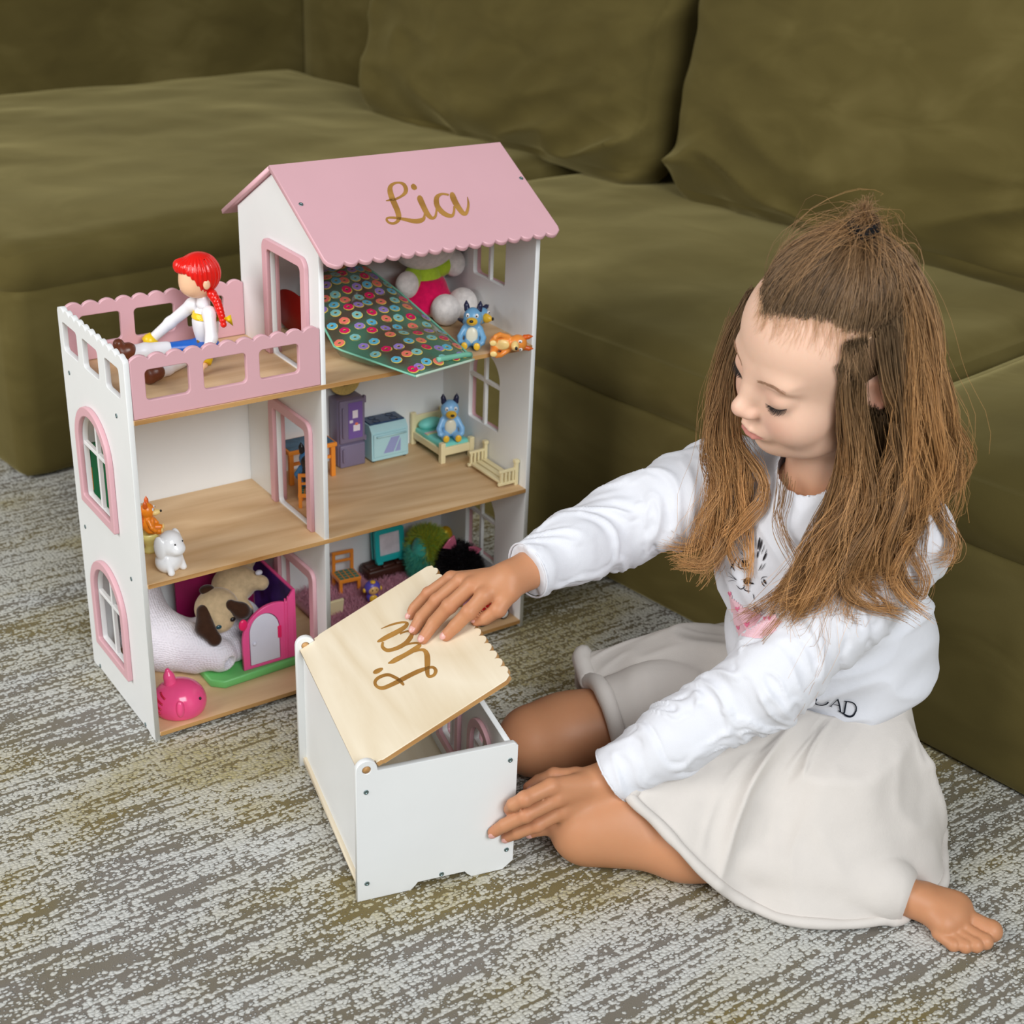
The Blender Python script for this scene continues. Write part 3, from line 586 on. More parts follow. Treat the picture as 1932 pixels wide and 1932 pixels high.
# ================================================================== GIRL
A = lambda *v: np.array(v, float)
HO = A(.5406, -.4805, .5475)                                   # between the ears
HL, HF, HU = A(-.1525, -.9571, -.2462), A(-.9378, .2188, -.2695), A(-.3118, -.1898, .9310)
HM = np.stack([HL, HF, HU], 1)
hp = lambda l, f, u: HO + HM @ A(l, f, u)
PEL = A(.625, -.482, .095); PF = A(-.92, .39, 0); PL = A(-.39, -.92, 0)
NS, FS = A(.611, -.562, .366), A(.560, -.350, .360)           # near (left) and far (right) shoulder
NE, FE = A(.462, -.535, .225), A(.452, -.296, .305)
NW, FW = A(.3243, -.450, .0977), A(.291, -.313, .289)
NECK = A(.590, -.460, .395)
RH = dict(pinky=[(.2198,-.2256,.2235),(.2270,-.2250,.2303),(.2400,-.2330,.2485),(.259,-.249,.270)],
          ring=[(.2097,-.2519,.2225),(.2215,-.2490,.2320),(.2350,-.2590,.2535),(.257,-.272,.278)],
          middle=[(.2069,-.2759,.2240),(.2225,-.2735,.2368),(.2350,-.2840,.2590),(.258,-.292,.281)],
          index=[(.2219,-.2978,.2342),(.2315,-.3020,.2445),(.2440,-.3095,.2620),(.260,-.3125,.278)],
          thumb=[(.2537,-.3107,.2487),(.2585,-.3180,.2540),(.2690,-.3270,.2660),(.284,-.325,.281)])
LH = dict(index=[(.2273,-.4225,.0827),(.2246,-.4311,.0972),(.2331,-.4392,.1064),(.2640,-.4430,.1130)],
          middle=[(.2106,-.4185,.0569),(.2188,-.4250,.0687),(.2349,-.4390,.0849),(.2691,-.4480,.0985)],
          ring=[(.2255,-.4220,.0465),(.2322,-.4290,.0562),(.2492,-.4420,.0684),(.2760,-.4490,.0810)],
          pinky=[(.2560,-.4215,.0400),(.2640,-.4280,.0455),(.2740,-.4380,.0550),(.2850,-.4440,.0660)],
          thumb=[(.2601,-.4090,.0912),(.2724,-.4100,.0950),(.2844,-.4200,.1040),(.3040,-.4330,.1030)])
for n in RH:                                                       # finger tips press on the lid and on the chest front
    if n != 'thumb': RH[n][0] = tuple(np.array(RH[n][0]) - np.array((-.4521, .1045, .8858)) * .0013)
for n in ('index', 'middle', 'ring'): LH[n][0] = tuple(np.array(LH[n][0]) + np.array((.2252, .9743, 0)) * .0024)
FR = dict(pinky=(.0052, .0061, .0068, .0076), ring=(.0060, .0070, .0077, .0086), middle=(.0062, .0073, .0081, .0088), index=(.0062, .0072, .0080, .0088), thumb=(.0064, .0075, .0083, .0098))
def fing(P, H, names):
    out = {}
    for n in names:
        c = [A(*p) for p in H[n]]; r = FR[n]
        d = s_chain(P, c, r, 0.0015)
        d = smin(d, s_ell(P, c[2], (r[2] * 1.1,) * 3), 0.002)
        out[n] = d
    return out
def near(P, c, r):
    return np.linalg.norm(P - c, axis=1) < r
def hand_sdf(P, H, W, E):
    f = fing(P, H, FR.keys()); mc = {n: A(*H[n][3]) for n in H}
    Wv = W + (E - W) / np.linalg.norm(E - W) * 0.004
    palm = None
    for n, r0, r1 in (('pinky', .0075, .0115), ('ring', .0085, .0125), ('middle', .0088, .013), ('index', .0088, .0125), ('thumb', .0105, .0125)):
        e = s_cap(P, mc[n], Wv + (mc[n] - Wv) * 0.12, r0, r1); palm = e if palm is None else smin(palm, e, 0.009)
    d = None
    for n in FR:
        e = smin(f[n], palm, 0.0035); d = e if d is None else np.minimum(d, e)
    return d
def head_sdf(P):
    q = (P - HO) @ HM
    E = lambda c, r: s_ell(q, c, r)
    sx = q.copy(); sx[:, 0] = np.abs(sx[:, 0])
    Es = lambda c, r: s_ell(sx, c, r)
    d = E((0, -.014, .046), (.0705, .088, .078))
    d = smin(d, E((0, .028, -.012), (.0555, .052, .074)), .030)
    d = smin(d, E((0, .022, .048), (.059, .050, .044)), .022)
    d = smin(d, Es((.030, .044, -.032), (.029, .030, .032)), .016)
    d = smin(d, E((0, .046, -.076), (.026, .026, .022)), .020)
    d = smin(d, Es((.026, .018, -.070), (.024, .034, .022)), .020)
    d = smin(d, Es((.021, .064, .0225), (.025, .0105, .0075)), .016)               # brow ridge
    d = smax(d, -Es((.0315, .092, .006), (.0185, .0150, .0115)), .011)             # sockets
    d = smin(d, Es((.0315, .0615, .0030), (.0155, .0150, .0132)), .005)            # lids over the eyes
    d = smin(d, s_chain(q, [(0, .070, .018), (0, .0790, -.003), (0, .0890, -.0195)], [.0095, .0092, .0092], .004), .013)
    d = smin(d, E((0, .0915, -.0215), (.0092, .0085, .0080)), .006)
    d = smin(d, Es((.0092, .0845, -.0255), (.0062, .0080, .0060)), .006)
    d = smax(d, -Es((.0050, .0885, -.0312), (.0028, .0036, .0022)), .0020)
    d = smin(d, E((0, .070, -.050), (.024, .0135, .015)), .010)                  # muzzle
    up = s_chain(sx, [(0, .0840, -.0500), (.0065, .0832, -.0492), (.0205, .0735, -.0545)], [.0028, .0030, .0014], .002)
    lo = s_chain(sx, [(0, .0832, -.0582), (.009, .0815, -.0578), (.0190, .0740, -.0552)], [.0034, .0031, .0013], .002)
    d = smin(d, up, .0028); d = smin(d, lo, .0028)
    d = smax(d, -s_chain(sx, [(0, .0890, -.0540), (.010, .0862, -.0543), (.0215, .0765, -.0552)], [.0014, .0013, .0010], .001), .0012)
    # ears
    ang = math.radians(14); q2 = sx - A(.0665, -.012, -.006); c, s = math.cos(ang), math.sin(ang)
    q3 = np.stack([q2[:, 0] * .9 + q2[:, 1] * .35, q2[:, 1] * c + q2[:, 2] * s, -q2[:, 1] * s + q2[:, 2] * c], 1)
    ear = s_ell(q3, (0, -.002, .001), (.0065, .0165, .0275)); ear = smax(ear, -s_ell(q3, (.0065, .002, .002), (.0050, .0095, .0175)), .004)
    d = smin(d, ear, .004)
    return d
def skin_sdf(P):
    n0 = HO + HM @ A(0, -.022, -.045)
    d = s_cap(P, n0, NECK, .036, .042)
    m = near(P, HO + HU * .01, .19); dh = np.linalg.norm(P - HO - HU * .01, axis=1) - .13
    if m.any(): dh[m] = head_sdf(P[m])
    d = smin(d, dh, .014)
    d = smin(d, s_ell(P, (.605, -.470, .290), (.080, .095, .115)), .03)
    d = smin(d, s_ell(P, PEL + A(-.005, 0, .02), (.085, .090, .085)), .03)
    d = smin(d, s_cap(P, NS, FS, .034), .02)
    for S_, E_, W_, H in ((NS, NE, NW, LH), (FS, FE, FW, RH)):
        a = s_chain(P, [S_, E_, E_ + (W_ - E_) * .35, W_], [.034, .027, .027, .0195], .012)
        m = near(P, (A(*H['middle'][2]) + W_) / 2, .10); h = np.full(len(P), .05)
        if m.any(): h[m] = hand_sdf(P[m], H, W_, E_)
        d = smin(d, smin(a, h, .008), .010)
    # legs : hip > knee > ankle
    hn, hf = PEL + PL * .065, PEL - PL * .065
    kn, kf = A(.312, -.450, .046), A(.352, -.290, .047)
    an, af = A(.530, -.678, .030), A(.640, -.330, .030)
    for h, k, a in ((hn, kn, an), (hf, kf, af)):
        t = s_chain(P, [h, h + (k - h) * .5, h + (k - h) * .88, k], [.060, .053, .045, .042], .02)
        m1 = k + (a - k) * .33 + A(0, 0, -.002)
        c = s_chain(P, [k, m1, k + (a - k) * .72, a], [.036, .0325, .027, .0225], .02)
        t = smin(t, c, .012)
        d = smin(d, t, .012)
    # near foot, sole turned up
    fd = A(.50, -.866, 0); fs = A(.866, .50, 0)
    b = an + fd * .040 + fs * .006 + A(0, 0, -.008); ball = an + fd * .070 + fs * .002 + A(0, 0, -.013)
    ft = smin(s_ell(P, an + fd * -.012 + fs * .018 + A(0, 0, .000), (.026, .024, .022)), s_cap(P, an, ball, .021, .0175), .015)
    ft = smin(ft, s_cap(P, ball + fs * .013, ball - fs * .016 - fd * .006, .0155, .0125), .014)
    ft = smin(ft, s_cap(P, b + fs * .010, ball + fs * .016, .014, .015), .012)
    toes = None
    for t0, t1, r in ((A(.5780, -.7420, .016), A(.5895, -.7700, .0125), .0108), (A(.5650, -.7500, .015), A(.5735, -.7755, .0105), .0078), (A(.5560, -.7490, .013), A(.5625, -.7735, .0095), .0072), (A(.5480, -.7470, .0115), A(.5530, -.7680, .0085), .0068), (A(.5410, -.7420, .010), A(.5445, -.7600, .0080), .0064)):
        e = smin(s_cap(P, t0, t1, r * .92, r), s_ell(P, t1, (r * 1.08,) * 3), .002); toes = e if toes is None else np.minimum(toes, e)
    ft = smin(ft, toes, .0035)
    d = smin(d, ft, .012)
    return d
def build_skin():
    V, Q = sdf_mesh('girl', skin_sdf, (.16, -.82, -.02), (.80, -.16, .70), 0.0017, 5, 1.35)
    V[:, 2] = np.maximum(V[:, 2], 0.0004)
    me = np_mesh('girl', V, Q)
    # colours of the skin itself : paler face, tanned limbs, lips, nails are separate
    q = (V - HO) @ HM; n = len(V)
    face = np.clip(1 - (np.linalg.norm(q - A(0, .01, .0), axis=1) - .105) / .05, 0, 1)
    limb = np.array(lin((196, 140, 102))[:3]); fc = np.array(lin((238, 200, 176))[:3]); C = limb * (1 - face[:, None]) + fc * face[:, None]
    def blend(mask, rgb):
        nonlocal C
        C = C * (1 - mask[:, None]) + np.array(lin(rgb)[:3]) * mask[:, None]
    ax = np.abs(q[:, 0])
    bl = np.exp(-(((ax - .036) / .018) ** 2 + ((q[:, 2] + .030) / .017) ** 2)) * (q[:, 1] > .02); blend(bl * .30, (226, 150, 132))
    nose = np.exp(-(((ax) / .012) ** 2 + ((q[:, 2] + .024) / .010) ** 2)) * (q[:, 1] > .08); blend(nose * .25, (222, 150, 132))
    lidm = np.exp(-(((ax - .031) / .016) ** 2 + ((q[:, 2] - .006) / .010) ** 2)) * (q[:, 1] > .055); blend(lidm * .30, (206, 152, 136))
    zc = -.0540 - .0012 * (ax / .02) ** 2
    hh = np.where(q[:, 2] > zc, .0052 * np.clip(1 - (ax / .021) ** 2, 0, 1) ** .6, .0072 * np.clip(1 - (ax / .0195) ** 2, 0, 1) ** .6)
    lip = np.clip((hh - np.abs(q[:, 2] - zc)) / .0012, 0, 1) * (q[:, 1] > .070) * (ax < .0205); blend(lip * .75, (196, 110, 108))
    earm = np.clip((ax - .0655) / .006, 0, 1) * np.exp(-(((q[:, 1] + .014) / .028) ** 4 + ((q[:, 2] + .005) / .034) ** 4)); blend(earm * .5, (216, 120, 86))
    for H in (RH, LH):
        for nm in H:
            for k, w in ((0, .35), (2, .25), (3, .18)):
                blend(np.exp(-(np.linalg.norm(V - A(*H[nm][k]), axis=1) / .008) ** 2) * w, (206, 116, 92))
    at = me.color_attributes.new('skin', 'FLOAT_COLOR', 'POINT'); at.data.foreach_set('color', np.concatenate([C, np.ones((n, 1))], 1).astype(np.float32).ravel())
    t = NT('skin'); a = t.node('ShaderNodeAttribute', attribute_name='skin')
    v = t.coords(); mott = t.noise(v, 120, 4)
    c = t.mix(t.math('MULTIPLY', mott, 0.10), a.outputs['Color'], t.mix(1.0, a.outputs['Color'], lin((214, 150, 128)), 'MULTIPLY'))
    t.base(c); b = t.b; b.inputs['Roughness'].default_value = 0.48; b.inputs['Specular IOR Level'].default_value = 0.35
    b.inputs['Subsurface Weight'].default_value = 0.18; b.inputs['Subsurface Radius'].default_value = (1.0, 0.35, 0.18); b.inputs['Subsurface Scale'].default_value = 0.006
    t.bump(t.noise(v, 700, 3), 0.08, 0.0006)
    return link('girl', me, t.m, None, True)
girl = build_skin(); girl.name = 'person'
tag(girl, 'child with long light brown hair in white top and cream skirt kneeling on rug', 'person')
# finger nails
NAIL = mat('nail', (222, 168, 158), 0.3, 0.5)
def nails(H, upv):
    for n in H:
        c = [Vector(p) for p in H[n]]; d = (c[0] - c[1]).normalized(); r = FR[n][0]
        up = Vector(upv); up = (up - d * up.dot(d)).normalized(); sd = d.cross(up)
        M = Matrix((sd, d, up)).transposed()
        MB().ball(c[0] + d * r * 0.12 + up * r * 0.70, (r * 0.66, r * 0.86, r * 0.33), M, 12, 8).build('nail', NAIL, girl, True)
nails(RH, (-.45, -.35, .82)); nails(LH, (-.40, -.85, .05))

# ------------------------------------------------------------------ shirt
def cloth(name, rgb, scale=900, sheen=0.1):
    t = NT(name); v = t.coords(); f = t.noise(v, 30, 3); c0 = lin(rgb); c = t.ramp(f, [(0.3, tuple(x * .96 for x in c0[:3]) + (1,)), (0.7, c0)])
    t.base(c); t.b.inputs['Roughness'].default_value = 0.85; t.b.inputs['Specular IOR Level'].default_value = 0.15; t.b.inputs['Sheen Weight'].default_value = sheen
    t.bump(t.math('ADD', t.math('MULTIPLY', t.noise(v, scale, 2), 0.25), t.noise(v, 60, 3)), 0.22, 0.0025); MATS[name] = t.m; return t.m
JERSEY = cloth('white_jersey', (226, 228, 235)); LINEN = cloth('cream_linen', (210, 204, 198), 700)
SDIR = (NS - FS) / np.linalg.norm(NS - FS); SFR = np.cross(A(0, 0, 1), SDIR); SFR /= np.linalg.norm(SFR)
SFR = SFR if SFR[0] < 0 else -SFR
SUP = np.cross(SDIR, SFR); SUP = SUP if SUP[2] > 0 else -SUP; TM = np.stack([SDIR, SFR, SUP], 1)
CUFN = NE + (NW - NE) * .925; CUFF_ = FE + (FW - FE) * .84
HEMN = A(-.10, .30, 1.0); HEMN /= np.linalg.norm(HEMN); HEMP = A(.60, -.52, .130)
def shirt_base(P):
    d = s_ell(P, (.597, -.466, .298), (.122, .088, .115), TM)
    d = smin(d, s_ell(P, (.615, -.484, .205), (.118, .096, .120), TM), .03)
    d = smin(d, s_cap(P, NS, FS, .047), .03)
    d = smax(d, -((P - HEMP) @ HEMN), .004)
    sl = s_chain(P, [NS, NS + (NE - NS) * .5, NE, NE + (CUFN - NE) * .55, CUFN], [.050, .049, .043, .037, .0315], .02)
    sl = smax(sl, (P - CUFN) @ ((CUFN - NE) / np.linalg.norm(CUFN - NE)), .0015)
    sr = s_chain(P, [FS, FS + (FE - FS) * .5, FE, FE + (CUFF_ - FE) * .5, CUFF_], [.049, .048, .043, .037, .0315], .02)
    sr = smax(sr, (P - CUFF_) @ ((CUFF_ - FE) / np.linalg.norm(CUFF_ - FE)), .0015)
    d = smin(d, sl, .022); d = smin(d, sr, .022)
    d = smin(d, s_cap(P, NECK + A(0, 0, -.03), NECK + A(-.004, 0, .006), .060, .050), .02)
    return d
NKC = NECK + A(-.012, -.004, .012)
def shirt_sdf(P): return smax(shirt_base(P), -s_ell(P, NKC, (.043, .043, .040)), .003)
def fold_disp(V, N):
    out = np.zeros(len(V))
    for a, b, c in ((NS, NE, CUFN), (FS, FE, CUFF_)):
        for p, q, s0, seed, amp in ((a, b, 0.0, 5, .0070), (b, c, 1.0, 6, .0064)):
            L = np.linalg.norm(q - p); ax = (q - p) / L; t = (V - p) @ ax; r = V - p - t[:, None] * ax; dist = np.linalg.norm(r, axis=1)
            e1 = np.cross(ax, A(.3, .2, 1)); e1 /= np.linalg.norm(e1); e2 = np.cross(ax, e1); th = np.arctan2(r @ e2, r @ e1)
            w = np.clip((t + .01) / .03, 0, 1) * np.clip((L + .01 - t) / .03, 0, 1) * (dist < .058)
            g = np.stack([t * 52 + 1.1 * np.sin(th + seed) + .8 * np.sin(2 * th), np.cos(th) * .9, np.sin(th) * .9], 1)
            n1 = fnoise(g, 1.0, seed); n2 = fnoise(g * A(2.1, 1.4, 1.4), 1.0, seed + 9)
            rid = (1 - np.abs(n1)) ** 2 - .45 + n2 * .25
            elbow = .6 + .7 * np.exp(-((t - (L if s0 == 0 else 0)) / .05) ** 2)
            out = np.where(w > 0, np.maximum(out, 0) * 0 + out * (1 - w) + w * amp * rid * elbow, out)
    q = (V - A(.605, -.475, .25)) @ TM
    body = np.clip(1 - np.abs(out) / .0008, 0, 1)
    g = np.stack([q[:, 0] * 9 + q[:, 2] * 6, q[:, 1] * 9, q[:, 2] * 34 - np.abs(q[:, 0]) * 22], 1)
    n1 = fnoise(g, 1.0, 21); out = out + body * ((1 - np.abs(n1)) ** 2 - .45) * .0125 * np.clip(1.15 - (V[:, 2] - .12) / .30, .25, 1)
    return out
V, Q = sdf_mesh('shirt', shirt_sdf, (.26, -.68, .06), (.80, -.20, .45), 0.0026, 5, 1.4)
N = grad(shirt_sdf, V); V = V + N * fold_disp(V, N)[:, None]
E_ = np.concatenate([Q[:, [0, 1]], Q[:, [1, 2]], Q[:, [2, 3]], Q[:, [3, 0]]]); E_ = np.concatenate([E_, E_[:, ::-1]])
cnt = np.bincount(E_[:, 0], minlength=len(V)).clip(1)[:, None]
for _ in range(1):
    av = np.stack([np.bincount(E_[:, 0], weights=V[E_[:, 1], k], minlength=len(V)) for k in range(3)], 1) / cnt; V = V * .5 + av * .5
shirt = link('shirt', np_mesh('shirt', V, Q), JERSEY, girl, True); shirt['label'] = 'white long sleeved jersey top'
